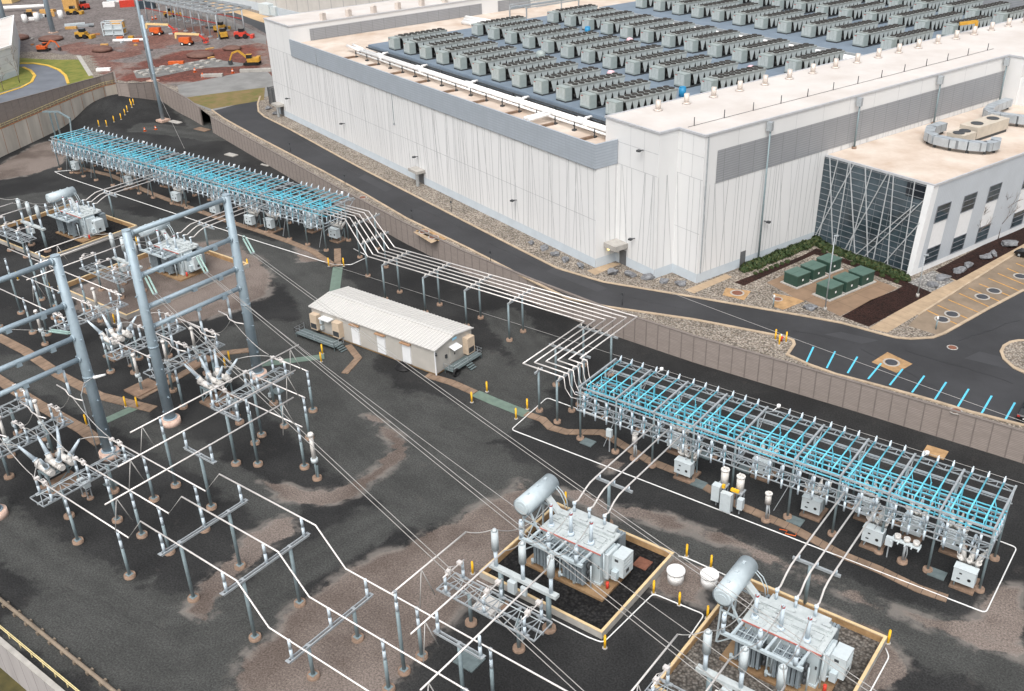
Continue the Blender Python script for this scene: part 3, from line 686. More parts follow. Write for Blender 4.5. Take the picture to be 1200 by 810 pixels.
for i, b in enumerate([4.2+5.93*k for k in range(18)]):
    m = MB(); p = AB(14.2, b, RZ); m.cyl(p, p+Vector((0,0,1.55)), .42, n=10); m.cyl(p, p+Vector((0,0,.22)), .75, .5, n=10); m.smooth = False
    wchild(m, 'vent_stack', mat('vent stack', (.58,.52,.47), .5, .2, .12) if i == 0 else bpy.data.materials['vent stack'], hall)
for i, b in enumerate([1.4+6.7*k for k in range(7)]):
    m = MB(); p = AB(125.4, b, RZ); m.box(p.x-.55, p.y-.55, RZ, p.x+.55, p.y+.55, RZ+1.5); m.poly([(p.x-.55,p.y-.55,RZ+1.5),(p.x+.55,p.y-.55,RZ+1.5),(p.x+.4,p.y+.5,RZ+1.9),(p.x-.4,p.y+.5,RZ+1.9)])
    wchild(m, 'vent_stack', bpy.data.materials['vent stack'], hall)
rods = MB()
for k in range(13):
    p = AB(4.5, 2.2+6.15*k, RZ); rods.cyl(p, p+Vector((0,0,1.25)), .07, n=5)
rods.path([AB(4.5,1,RZ+.04), AB(4.5,78,RZ+.04)], .03, 4)
hp(rods, 'lightning_rods', DKST)
# doors, canopies, wall lamps
def canopy(a, b, da, db, z=6.3):
    m = MB(); q = [AB(a-da,b,z), AB(a+da,b,z), AB(a+da,b-db,z), AB(a-da,b-db,z)]
    m.prism([(v.x,v.y) for v in q], z, z+.55); o = hp(m, 'canopy', CONC); return o
for a in (135.0, 67.6):
    canopy(a, -8.02, 1.7, 1.9); m = MB(); vquad(m, a-1.0, -8.05, a+1.0, -8.05, ZR, 6.1); hp(m, 'door', mat('dark door', (.12,.125,.13), .5) if a == 135.0 else bpy.data.materials['dark door'])
    m = MB(); p = AB(a-1.2, -9.6); m.bar((p.x,p.y,ZR),(p.x,p.y,6.3), .5, .4); hp(m, 'canopy_post', mat('canopy post', (.30,.31,.31), .7) if a == 135.0 else bpy.data.materials['canopy post'])
m = MB(); z = 6.9; q = [AB(14.1,-4.1), AB(10.6,-4.1), AB(10.6,-6.6), AB(14.1,-6.6)]; q = [AB(14.05,-3.85), AB(11.3,-3.85), AB(11.3,-6.4), AB(14.05,-6.4)]
m.prism([(v.x,v.y) for v in q], z, z+.8); hp(m, 'canopy', CONC)
m = MB(); vquad(m, 11.6, -3.86, 13.2, -3.86, ZR, 6.3); hp(m, 'door', bpy.data.materials['dark door'])
m = MB(); p = AB(14.0,-5.4); m.box(p.x-.15,p.y-.15,6.2,p.x+.15,p.y+.15,6.5); hp(m, 'porch_lamp', LAMPG)
m = MB(); vquad(m, -.08, 12.6, -.08, 11.2, ZR, 6.6) if False else vquad(m, -.045, 10.4, -.045, 9.2, ZR, 6.4); hp(m, 'door', bpy.data.materials['dark door'])
m = MB()
for a, b, z, dx, dy in ((128.9,-8,9.1,0,-1),(99.9,-8,9.0,0,-1),(35.2,-8,9.2,0,-1),(68.3,-8,9.0,0,-1),(9.8,-3.8,9.0,0,-1),(0,14,10.3,-1,0),(8.5,-3.8,23.2,0,-1)):
    p = AB(a,b,z); q = AB(a+dx*.9,b+dy*.9,z+.1); m.bar(p,q,.12,.12); m.box(q.x-.28,q.y-.28,z-.05,q.x+.28,q.y+.28,z+.2)
hp(m, 'wall_lamps', DKST)
m = MB()
for a, z0, z1 in ((76.8,13.6,JZ-.2),(110,20.2,22.5)): p = AB(a,-8.35 if z1 > 20 else -8.08); m.bar((p.x,p.y,z0),(p.x,p.y,z1),.14,.1); m.box(p.x-.15,p.y-.15,z0-.1,p.x+.15,p.y+.15,z0+.25)
p = AB(.05,.0); 
for b in (.6,): q = AB(-.1,b); m.bar((q.x,q.y,PLZ),(q.x,q.y,RZ),.14,.12)
hp(m, 'downpipes', GALV)
for (a0,b0,n,da,db) in ((135,-10.2,3,0,-1.4),):
    pass
# office block in front of the louvred facade
OZ = 18.1
off = thing('office_block', AB(-18.5, 26.8, ZR), 'low white office block with a sloping lattice glass facade', 'building')
def op(mb, name, m): return wchild(mb, name, m, off)
TOPX, BB, BT = -19.3, 26.7, 27.0
# glass facade faces -b, slightly tilted; grid and braces are real bars in front
gA0, gA1 = 0.0, -17.6
def gpt(a, z, o=0):  # point on glass plane
    t = (z-ZR)/(OZ-ZR); aa = a
    return AB(aa, BB+(BT-BB)*t-o, z)
m = MB(); m.poly([gpt(gA1, ZR-.3), gpt(gA0, ZR-.3), gpt(gA0, OZ-.25), gpt(gA1-.6, OZ-.25)][::-1]); op(m, 'glass_facade', GLASS)
m = MB(); m.poly([gpt(gA1-.35, OZ-2.6,.03), gpt(gA1+2.6, OZ-2.6,.03), gpt(gA1+2.6, OZ-.3,.03), gpt(gA1-.55, OZ-.3,.03)][::-1]); op(m, 'dark_pane', mat('dark pane', (.012,.016,.022), .1))
m = MB()
nz = 14
for k in range(nz+1):
    z = ZR+.4+(OZ-ZR-.8)*k/nz; m.bar(gpt(gA0,z,.03), gpt(gA1-.6*(z-ZR)/(OZ-ZR),z,.03), .06, .08)
for k in range(8):
    a = gA0+(gA1-gA0)*k/7; m.bar(gpt(a,ZR,.03), gpt(a-.6*k/7,OZ-.25,.03), .035, .04)
op(m, 'mullions', mat('facade mullion', (.26,.28,.30), .45, .3))
m = MB()
for a0, z0, a1, z1 in ((-.2,4.4,-5.6,OZ),(-3.9,4,-1.0,OZ),(-.9,4,-2.6,OZ),(-8.2,4,-4.8,OZ),(-6.2,4,-11.6,OZ),(-8.4,4,-16.8,14.5),(-4.4,4,-4.6,OZ),(-10.6,4,-7.6,OZ),(-11.6,4,-12.0,OZ),(-9.8,4,-18.1,15.6),(-14.2,4,-12.6,OZ),(-13.4,4,-18.2,12.2),(-16.6,4,-16.2,OZ),(-7.0,4,-8.8,OZ)):
    m.bar(gpt(a0,z0,.12), gpt(a1,z1,.12), .13, .13)
op(m, 'lattice_bars', MULL)
# corner fin and right wall (faces -a), leaning outward to the top
def rpt(b, z, o=0): t = (z-ZR)/(OZ-ZR); return AB(-18.4+(TOPX+18.4)*t-o, b, z)
m = MB(); m.poly([gpt(gA1,ZR-.3,.15), rpt(BB-.15,ZR-.3), rpt(BT-.15,OZ), gpt(gA1-.6,OZ,.15)]); m.poly([rpt(BB-.15,ZR-.3), rpt(BB+1.2,ZR-.3), rpt(BT+1.2,OZ), rpt(BT-.15,OZ)])
op(m, 'corner_fin', SEG)
m = MB(); m.poly([rpt(BB+1.2,ZR-.3), rpt(110,ZR-.3), rpt(110,OZ), rpt(BT+1.2,OZ)]); m.poly([gpt(0,OZ-.25,.02),gpt(0,OZ,.02),gpt(gA1-.6,OZ,.02),gpt(gA1-.6,OZ-.25,.02)][::-1]); op(m, 'wall', SIDING)
m = MB(); m.poly([AB(-.05,BT,OZ), AB(TOPX,BT,OZ), AB(TOPX,110,OZ), AB(-3,110,OZ), AB(-3,75.6,OZ), AB(-.05,75.6,OZ)][::-1]); op(m, 'roof', ROOFT)
o = off.children[-1]
m = MB(); m.ribbon([tuple(p.to_2d()) for p in (AB(-.1,BT), AB(TOPX,BT), AB(TOPX,110))], .25, OZ-.15, OZ+.18); op(m, 'roof_coping', bpy.data.materials['coping metal'])
m = MB(); m.poly([rpt(BB+1.2,ZR-.3,.03), rpt(110,ZR-.3,.03), rpt(110,ZR+.9,.03), rpt(BB+1.2,ZR+.9,.03)]); op(m, 'plinth', SEG)
WINS = [(29.2,32.5),(35.9,39.2),(42.6,45.8)]+[(52.5+6.7*k,55.8+6.7*k) for k in range(8)]
for b0, b1 in WINS:
    m = MB(); m.poly([rpt(b0,7.5,.035), rpt(b1,7.5,.035), rpt(b1,11.7,.035), rpt(b0,11.7,.035)]); op(m, 'spandrel_panel', SEG)
    for z0, z1 in ((4.9,7.5),(11.7,14.4)):
        m = MB(); m.poly([rpt(b0,z0,.045), rpt(b1,z0,.045), rpt(b1,z1,.045), rpt(b0,z1,.045)]); w_ = op(m, 'window', GLASS)
        m = MB()
        for z in (z0, z0+.9, z0+1.8, z1): m.bar(rpt(b0,z,.07), rpt(b1,z,.07), .08, .08)
        m.bar(rpt(b0,z0,.07), rpt(b0,z1,.07), .08, .08); m.bar(rpt(b1,z0,.07), rpt(b1,z1,.07), .08, .08)
        f = m.build('window_frame', mat('window frame', (.17,.18,.20), .5) if 'window frame' not in bpy.data.materials else bpy.data.materials['window frame'], w_)
# light masts on the louvred facade
MASTS = [(12.6, ZR), (33.1, OZ), (54.3, OZ), (74.0, OZ)]
for i, (b, z0) in enumerate(MASTS):
    p = AB(-.75, b, z0)
    lab = ['tall grey light mast standing at the grooved white wall beside the shrubs', 'grey light mast on the office roof nearest the glass facade', 'grey light mast on the office roof behind the looping ducts', 'grey light mast on the office roof in the far wall corner'][i]
    t = thing('light_mast', p, lab, 'light mast', 'light masts along the louvred facade')
    m = MB(); m.cyl((0,0,0),(0,0,25.2-z0),.17,.13,8); m.build('pole', GALVD, t); m = MB(); m.cyl((0,0,0),(0,0,.3),.4,n=8); m.build('base', FOOT, t)
    m = MB(); m.box(-.5,-.35,24.9-z0,.3,.4,26.2-z0); m.build('lamp_housing', GALV, t)
# rooftop units and looping ducts on the office roof
def rtu(name, label, a, b, la, lb, h):
    t = thing(name, AB(a, b, OZ), label, 'rooftop unit', rz=math.atan2(AD.y, AD.x))
    m = MB(); m.box(-la/2,-lb/2,.5,la/2,lb/2,.5+h); m.build('casing', HVACM, t)
    m = MB(); m.box(-la/2,-lb/2-.06,.9,la/2-.4,-lb/2,.3+h); m.build('grille', DARK, t)
    m = MB()
    for y in (-lb*.25, lb*.25): m.cyl((0,y,.5+h),(0,y,.62+h),la*.3,n=12)
    m.build('fans', DKST, t); m = MB(); m.box(-la/2+.1,-lb/2+.1,0,la/2-.1,lb/2-.1,.5); m.build('curb', DKST, t)
rtu('rooftop_unit', 'beige rooftop cooling unit inside the loop of duct nearest the glass facade', -10.2, 47.2, 3.0, 3.4, 1.5)
rtu('rooftop_unit', 'long beige rooftop unit behind the small cooling unit on the office roof', -9.6, 54.5, 3.2, 9, 1.8)
def duct(label, pts):
    t = thing('roof_duct', AB(*pts[0], OZ), label, 'duct'); m = MB()
    for i in range(len(pts)-1):
        p, q = AB(*pts[i], OZ+1.25), AB(*pts[i+1], OZ+1.25); m.bar(p, q, 1.5, 1.3)
    wchild(m, 'duct', stripes(mat('duct metal'+label[:6], (.42,.46,.49), .4, .35, .12, 1), (.3,.954,0), 1.5, .08, (.2,.22,.24)), t)
    m = MB()
    for i in range(len(pts)):
        p = AB(*pts[i], OZ); m.box(p.x-.2,p.y-.2,OZ,p.x+.2,p.y+.2,OZ+.6)
    m.bar(AB(*pts[0],OZ+.55),AB(*pts[1],OZ+.55),.1,.1); wchild(m, 'feet', DKST, t)
duct('silver square duct looping round the nearer beige unit on the office roof', [(-4.8,50.5),(-4.9,47),(-6.6,44),(-8.5,43),(-11,43.2),(-13.5,44),(-15.6,45.4),(-16,47.2),(-15,49)])
duct('silver square duct snaking in from the right edge on the office roof', [(-3.5,72),(-4,66),(-5,63),(-6.5,62),(-8,62.2),(-10.5,63),(-13,64.2)])
# chillers
def chiller_proto():
    t = thing('chiller', AB(21.6, 1.2, DZ), 'x', 'chiller', 'rooftop chillers', rz=math.atan2(BD.y, BD.x))
    # local x along the unit (b), local y = towards +a
    L, Wd, H = 13.0, 2.6, 2.55
    m = MB(); m.box(0,0,.25,1.35,Wd,H-.1); m.build('control_cabinet', CHB, t)
    m = MB(); m.box(.0,.0,0,L,Wd,.22); m.build('base_frame', DKST, t)
    m = MB(); m.box(-.02,.25,.5,0,.95,2.3); m.box(-.02,1.05,.5,0,1.75,2.3); m.box(-.02,1.85,.5,0,2.5,2.0); m.build('cabinet_doors', CHV, t)
    m = MB(); m.box(1.35,.1,.3,1.6,.25,2.4); m.box(1.35,Wd-.25,.3,1.6,Wd-.1,2.4); m.build('conduits', DARK, t)
    m = MB(); m.poly([(-.012,Wd-.75,H-.62),(-.012,Wd-.25,H-.62),(-.012,Wd-.25,H-.42),(-.012,Wd-.75,H-.42)][::-1]); m.build('red_sign', REDL, t)
    m = MB(); m.box(1.6,.45,.22,L,Wd-.45,1.0); m.cyl((2.0,.5,.75),(5,.5,.75),.35,n=8); m.build('compressor', DARK, t)
    m = MB(); n = 8; w = (L-1.9)/n
    for k in range(n):
        x = 1.9+k*w
        for y0, y1 in ((0,.06),(Wd-.06,Wd)):
            for pts in ([(x,y0,H-.3),(x+w,y0,H-.3),(x+w*.62,y0,.4),(x+w*.38,y0,.4)],):
                b = len(m.v); m.v += pts+[(p[0],y1,p[2]) for p in pts]
                for f in ((0,1,2,3),(7,6,5,4),(0,4,5,1),(1,5,6,2),(2,6,7,3),(3,7,4,0)): m.face([b+i for i in f])
        m.mi = 1; m.poly([(x+.02,.06,H-.3),(x+w*.40,.06,.4),(x+w*.40,Wd-.06,.4),(x+.02,Wd-.06,H-.3)]); m.poly([(x+w-.02,.06,H-.3),(x+w*.60,.06,.4),(x+w*.60,Wd-.06,.4),(x+w-.02,Wd-.06,H-.3)]); m.mi = 0
    m.build('coil_plates', [CHV, FAN], t)
    m = MB(); m.box(1.55,-.03,H-.3,L+.02,Wd+.03,H); 
    m.build('fan_deck', CHT, t)
    m = MB()
    for k in range(n):
        for y in (.68, Wd-.68): m.cyl((1.9+(k+.5)*w,y,H),(1.9+(k+.5)*w,y,H+.16),.52,n=10)
    m.build('fans', FAN, t)
    return t
ch = chiller_proto(); first = True
ROWB = [1.2, 22.1, 43.1, 70.4, 90.3, 108.2]
RN = ['nearest row', 'second nearest row', 'row just before the deck gap', 'row just past the deck gap', 'second farthest row', 'farthest row']
for r, b in enumerate(ROWB):
    for i in range(12):
        lab = 'chiller %s from the white roof wing, in the %s' % (ORD[i], RN[r])
        loc = AB(20.4+6.42*i-.0, b, DZ)
        if first: ch.location = loc; ch['label'] = lab; first = False
        else: dup(ch, loc, lab)
def blob(name, label, cat, p, r, h, m):
    mb = MB(); mb.smooth = True; n = 10
    prof = [(.75,0),(1,.2),(.98,.6),(.7,.9),(.3,1.0)]
    b = len(mb.v)
    for rr, z in prof:
        for i in range(n): t = 2*math.pi*i/n; mb.v.append((r*rr*math.cos(t), r*rr*math.sin(t)*.8, h*z))
    for j in range(len(prof)-1):
        for i in range(n): mb.face([b+j*n+i, b+j*n+(i+1)%n, b+(j+1)*n+(i+1)%n, b+(j+1)*n+i])
    mb.face([b+(len(prof)-1)*n+i for i in range(n)]); o = mb.build(name, m); o.location = p; tag(o, label, cat)
blob('wrapped_bundle', 'pink wrapped bundle on the blue deck behind the second chiller row', 'bundle', G(738,50,DZ), .8, 1.0, PINK)
blob('wrapped_bundle', 'pink wrapped bundle on the blue deck between the first two chiller rows', 'bundle', G(716,89,DZ), .8, 1.0, PINK)
blob('wrapped_bundle', 'pink wrapped bundle on the deck close to the white roof wing', 'bundle', G(880,83,DZ), .8, 1.0, PINK)
blob('water_tank', 'pale round tank standing on the deck left of the second chiller row', 'tank', G(633.5,69,DZ), 1.1, 1.6, CHB)
def drum(label, p):
    mb = MB(); mb.cyl((0,0,0),(0,0,1.5),.6,n=12); mb.cyl((0,0,1.5),(0,0,1.62),.5,n=12); o = mb.build('blue_drum', BLUEB); o.location = p; tag(o, label, 'drum')
drum('blue drum on the deck between the second and third chiller rows', G(688.5,40,DZ)); drum('blue drum on the deck against the white roof wing', G(799.5,113,DZ))
t = thing('roof_hoist', AB(14.5,88,RZ), 'yellow pivoting hoist arm on the white roof edge at upper right', 'hoist')
m = MB(); m.bar((0,0,0),(0,0,2.4),.5,.5); m.build('post', YELM, t); m = MB(); m.bar((0,0,2.3),(-2.6,-2.2,2.0),.5,.6); m.build('arm', YELM, t)
# background hall behind
bh = thing('background_hall', (-335,258,ZR), 'pale grey ribbed warehouse wall behind the data hall at the top', 'building')
q0, q1 = G(240,-3,ZR).to_2d(), G(315,15.5,ZR).to_2d(); dd = (q1-q0).normalized(); nn = Vector((-dd.y, dd.x))
if nn.y < 0: nn = -nn
A0 = q0-dd*60; A1 = q1+dd*160
m = MB(); m.prism([A0, A1, A1+nn*60, A0+nn*60], ZR-.5, ZR+22); wchild(m, 'wall', stripes(mat('ribbed warehouse wall', (.52,.50,.47), .7, 0, .06, .3), (dd.x,dd.y,0), 8.5, .035, (.26,.26,.27)), bh)
m = MB(); m.prism([A0-nn*.05, A1-nn*.05, A1-nn*.2, A0-nn*.2], ZR-.5, ZR+3); wchild(m, 'plinth', BASEB, bh)
ub = thing('utility_box', G(309,17,ZR), 'pale box unit at the foot of the background warehouse wall', 'unit'); m = MB(); p = G(304,17,ZR); m.box(p.x,p.y,ZR,p.x+6,p.y+4,ZR+4); m.box(p.x+6,p.y+.5,ZR,p.x+9,p.y+3.5,ZR+3.2); m.box(p.x+.2,p.y-.1,ZR+.4,p.x+2.5,p.y,ZR+3); wchild(m, 'casing', CAB, ub)
# screened plant beside the left corner of the hall
sf = thing('screen_fence', G(306,116,ZR), 'dark slatted equipment screen at the far left corner of the data hall', 'fence')
m = MB(); p = G(307,114,ZR).to_2d()
c0 = AB(139.2,-6); c1 = AB(148,-6); c2 = AB(148,4)
for q0_, q1_ in ((c0,c1),(c1,c2)):
    for z in [ZR+.3+.38*k for k in range(11)]: m.bar((q0_.x,q0_.y,z),(q1_.x,q1_.y,z),.06,.26)
wchild(m, 'slats', mat('dark slats', (.10,.105,.11), .6), sf)
m = MB()
for q in (c0, c0.lerp(c1,.33), c0.lerp(c1,.66), c1, c1.lerp(c2,.5), c2): m.bar((q.x,q.y,ZR),(q.x,q.y,ZR+4.3),.15,.15)
wchild(m, 'posts', DKST, sf)
# ------------------------------------------------------------------ substation yard
def V(x, y, z=0): return Vector((x, y, z))
def footing(m, x, y, r=.62, h=.32, z=0): m.cyl((x,y,z-.3),(x,y,z+h),r,r*.92,n=12)
def ins(m, p, L, r=.14, n=8):            # stacked post insulator
    p = Vector(p); m.cyl(p, p+V(0,0,L*.47), r*1.05, r, n); m.cyl(p+V(0,0,L*.47), p+V(0,0,L*.53), r*.7, n=6); m.cyl(p+V(0,0,L*.53), p+V(0,0,L), r, r*.92, n)
def lattice(m, p0, p1, w=.9, h=.0, step=1.2, r=.09): # flat ladder truss in the horizontal plane
    p0 = Vector(p0); p1 = Vector(p1); d = (p1-p0); L = d.length; d.normalize(); s = V(-d.y, d.x, 0)*(w/2)
    m.bar(p0+s, p1+s, r, r*1.3); m.bar(p0-s, p1-s, r, r*1.3)
    k = max(1, int(L/step)); 
    for i in range(k):
        a = p0+d*(L*i/k); b = p0+d*(L*(i+1)/k)
        m.bar(a+s, b-s, r*.6, r*.6) if i % 2 else m.bar(a-s, b+s, r*.6, r*.6); m.bar(a+s, a-s, r*.7, r*.7)
    m.bar(p1+s, p1-s, r*.7, r*.7)
# ---- low and high pipe buses on posts (the light grey tubes)
def pipe(label, pts, group, r=.085):
    p0 = Vector(pts[0]); mb = MB(); mb.path([Vector(p)-p0 for p in pts], r, 6); o = mb.build('bus_pipe', ALU); o.location = p0
    return tag(o, label, 'bus pipe', group)
LOW, HIGH = 5.85, 9.35
PH = ['first','second','third']
# south bay: three tubes running towards the lower right
def dropper(lab, p, y0, z0, z1, dx=.0):
    mb = MB()
    for s in (-1.0, 1.0): mb.path([(0,0,0),(dx,s,-(z0-z1))], .05, 5)
    o = mb.build('dropper', WIRE); o.location = p; tag(o, lab, 'dropper')
def single_post(x, y, top, lab, grp='single insulator posts in the yard', il=2.2):
    global POST
    key = round(top, 1)
    if key not in POST:
        t = thing('insulator_post', V(x, y), lab, 'insulator post', grp)
        m = MB(); footing(m, 0, 0); m.build('footing', FOOT, t)
        m = MB(); m.cyl((0,0,.3),(0,0,top-il),.17,n=8); m.box(-.3,-.3,.3,.3,.3,.36); m.build('column', GALVD, t)
        m = MB(); ins(m, (0,0,top-il), il-.08, .15); m.build('insulator', PORC, t)
        m = MB(); m.box(-.14,-.14,top-.1,.14,.14,top+.06); m.build('clamp', GALV, t)
        POST[key] = t
        return t
    return dup(POST[key], V(x, y), lab)
POST = {}
TP = {}
def t_support(x, y, half, z, axis, cols, inss, lab, grp='beam supports under the tubes', rz=None):
    """beam at height z centred on (x,y); axis 'y' or 'x'; cols / inss are offsets along the beam"""
    key = (half, z, tuple(cols), tuple(inss)); ang = 0 if axis == 'x' else math.pi/2
    if key in TP: return dup(TP[key], V(x, y), lab, rz=ang)
    t = thing('beam_support', V(x, y), lab, 'beam support', grp, rz=ang)
    for c in cols:
        m = MB(); footing(m, c, 0); m.build('footing', FOOT, t)
        m = MB(); m.cyl((c,0,.3),(c,0,z),.18,n=8); m.box(c-.3,-.3,.3,c+.3,.3,.36); m.build('column', GALVD, t)
    m = MB(); m.bar((-half,.17,z+.08),(half,.17,z+.08),.11,.2); m.bar((-half,-.17,z+.08),(half,-.17,z+.08),.11,.2)
    for c in list(cols)+list(inss)+[-half, half]: m.box(c-.14,-.25,z+.16,c+.14,.25,z+.2)
    m.build('beam', GALV, t)
    for c in inss:
        m = MB(); ins(m, (c,0,z+.2), 2.1, .15); m.build('insulator', PORC, t)
    TP[key] = t; return t
YA, YB, YC = 44.6, 40.1, 35.5
for y, nm in ((YA,'far'),(YB,'middle'),(YC,'near')):
    g = 'tubes of the lower row'
    x0 = -94.0; xr = 5.85
    pipe('%s light grey tube of the lower row from the dead tank breaker to its notch' % nm, [(x0,y,LOW),(-76.3,y,LOW)], g)
    pipe('%s raised light grey tube of the lower row that bends down again' % nm, [(-73.1,y,HIGH),(-59.0,y,HIGH),(-55.6,y,LOW),(-20,y,LOW)], g)
    mb = MB(); mb.path([(0,0,0),(3.2,0,HIGH-LOW)], .04, 5); o = mb.build('jumper_cable', WIRE); o.location = (-76.3,y,LOW); tag(o, 'short dark jumper at the notch of the %s lower row tube' % nm, 'jumper', 'notch jumpers')
YN = (67.9, 63.3, 58.7)
XN = (-86.4, -81.8, -77.2)
for k, nm in enumerate(('far','middle','near')):
    pipe('%s light grey tube of the upper row ending in the open yard' % nm, [(-93.5,YN[k],LOW),(XN[k],YN[k],LOW)], 'tubes of the upper row')
    pipe('%s light grey tube of the upper row between its two breakers' % nm, [(-113.5,YN[k],LOW),(-104,YN[k],LOW)], 'tubes of the upper row')
    pipe('%s light grey tube of the upper row at the far left' % nm, [(-149 if k else -160,YN[k],LOW),(-127.0,YN[k],LOW)], 'tubes of the upper row')
XU = (-87.4, -82.8, -78.2)
for k, nm in enumerate(('far left','middle','near right')):
    y0, y1 = (43.9,39.4,35.0)[k], (67.9,63.3,58.9)[k]
    pipe('%s of the three high tubes crossing the yard below the tall frames' % nm, [(XU[k],y0,HIGH),(XU[k],y1,HIGH)], 'high cross tubes of the left yard')
    yl = (YA,YB,YC)[k]; yn = YN[k]
    dropper('%s vee dropper at the near end of the high cross tubes' % nm, V(XU[k], yl+.75, HIGH), 0, HIGH, LOW)
    dropper('%s vee dropper at the far end of the high cross tubes' % nm, V(XU[k], yn-1.4, HIGH), 0, HIGH, LOW, .5)
def high_set(ox, oy, where, ya, yb):
    for k, nm in enumerate(('left','middle','right')):
        xs = ox+4.45*k
        pipe('%s high tube running up to the transformer %s' % (nm, where), [(xs,(42.3,39.8,36.0)[k]+oy-.2,HIGH-.05),(xs,48.2+oy,HIGH-.05),(xs,51.9+oy,HIGH-.05)], 'high tubes feeding the transformers')
        dropper('%s vee dropper on the high tubes to the transformer %s' % (nm, where), V(xs, (YA,YB,YC)[k]+oy+1.2, HIGH-.05), 0, HIGH, LOW, .4)
# posts
for i, (x, y) in enumerate([(-87.2,44.55),(-87.3,39.95),(-87.6,35.4),(-78.0,44.5),(-78.0,40.05),(-78.2,35.45)]):
    single_post(x, y, LOW, '%s single post under the %s tube of the lower row' % (['left','left','left','right','right','right'][i], ['far','middle','near','far','middle','near'][i]))
for i, (x, y) in enumerate([(-86.4,66.7),(-86.6,62.4),(-86.7,57.9),(-82.0,62.3),(-77.8,57.9),(-82.8,40.0)]):
    single_post(x, [67.8,63.2,58.6,63.2,58.6,40.0][i]-.0, LOW, ['single post at the open end of the far upper row tube','single post inside the upper row under the middle tube','single post inside the upper row under the near tube','single post at the open end of the middle upper row tube','single post at the open end of the near upper row tube','single post midway under the middle tube of the lower row'][i])
for i, (x, y) in enumerate([(-87.4,60.2),(-82.8,55.8),(-46.9,42.4),(-87.4,47.6)]):
    single_post(x, y, HIGH, ['tall post carrying the left high cross tube beside the upper row','tall post carrying the middle high cross tube','tall post under the left high tube at the bottom centre','tall post carrying the left high cross tube beside the lower row'][i])
for i, (x, y) in enumerate([(-46.8,YA),(-38.6,YA),(-46.6,YB),(-37.5,YB)]):
    single_post(x, y, LOW, ['single post beside the tall post at the bottom centre','single post at the bottom centre under the far lower tube','single post at the bottom edge left of the cross beam','single post at the bottom edge right of the cross beam'][i])
t_support(-70.1, 40.05, 5.0, 6.97, 'y', [-2.85,2.85], [-4.55,0,4.55], 'raised three post beam under the lower row next to the notch')
t_support(-61.0, 40.05, 5.0, 6.97, 'y', [-2.75,2.75], [-4.55,0,4.55], 'raised three post beam at the bend of the lower row tubes')
t_support(-53.1, 40.05, 5.0, 3.6, 'y', [-2.75,2.75], [-4.55,0,4.55], 'low three post beam on the brown gravel at the bottom centre')
t_support(-80.6, 47.4, 2.5, 7.0, 'x', [0], [-2.25,2.25], 'two post cross beam on one column under the high cross tubes near the lower row')
t_support(-85.1, 54.4, 2.5, 7.0, 'x', [0], [-2.25,2.25], 'two post cross beam on one column under the high cross tubes near the upper row')
t_support(-40.2, 42.6, 2.5, 7.0, 'x', [0], [-2.25,2.25], 'two post cross beam on one column at the bottom centre')
# disconnect switches: long ladder platforms with six posts
DP = []
def disconnect(x, y, axis, z, label, grp='disconnect switches'):
    ang = 0 if axis == 'x' else math.pi/2
    if DP: return dup(DP[0], V(x, y), label, rz=ang)
    t = thing('disconnect_switch', V(x, y), label, 'disconnect switch', grp, rz=ang)
    for c in (-2.8, 2.8):
        m = MB(); footing(m, c, 0); m.build('footing', FOOT, t)
        m = MB(); m.cyl((c,0,.3),(c,0,z),.18,n=8); m.build('column', GALVD, t)
    m = MB(); lattice(m, (-5.6,0,z+.1), (5.6,0,z+.1), 2.7, step=1.1, r=.12); m.bar((-5.6,0,z-.15),(5.6,0,z-.15),.2,.2)
    for c in (-4.5,0,4.5): 
        for s in (-1.25,1.25): m.bar((c-.45,s,z+.2),(c+.45,s,z+.2),.3,.12)
    m.build('platform', GALV, t)
    for c in (-4.5,0,4.5):
        for s in (-1.25,1.25):
            m = MB(); ins(m, (c,s,z+.25), LOW-z-.4, .15); m.build('insulator', PORC, t)
        m = MB(); m.path([(c,-1.5,LOW-.05),(c,1.5,LOW-.05)], .075, 6); m.box(c-.2,-.95,LOW-.15,c+.2,-.55,LOW+.3); m.box(c-.25,.7,LOW-.12,c+.25,1.1,LOW+.15)
        for s in (-.28,.28): m.path([(c+s,-.9,LOW+.05),(c+s*.3,-.5,LOW+.5),(c,.2,LOW+.1)], .035, 4)
        m.build('switch_blade', ALU, t)
    m = MB(); m.path([(-5.2,.6,z+.45),(5.2,.6,z+.45)], .045, 5); m.path([(2.8,.5,z),(2.8,.5,1.2)], .05, 5); m.box(2.6,.3,.9,3.0,.7,1.5); m.build('operating_gear', CAB, t)
    DP.append(t); return t
disconnect(-92.4, 40.05, 'y', 3.65, 'switch platform on the right of the near dead tank breaker')
disconnect(-105.3, 40.05, 'y', 3.65, 'switch platform on the left of the near dead tank breaker')
disconnect(-113.6, 40.05, 'y', 3.65, 'leftmost switch platform of the lower row, beside the brown trench')
disconnect(-92.0, 63.3, 'y', 3.65, 'switch platform on the right of the middle dead tank breaker behind the tall pole')
disconnect(-106.0, 63.3, 'y', 3.65, 'switch platform on the brown slabs left of the middle dead tank breaker')
disconnect(-114.8, 63.3, 'y', 3.65, 'switch platform right of the far dead tank breaker')
disconnect(-129.0, 63.3, 'y', 3.65, 'switch platform left of the far dead tank breaker on brown gravel')
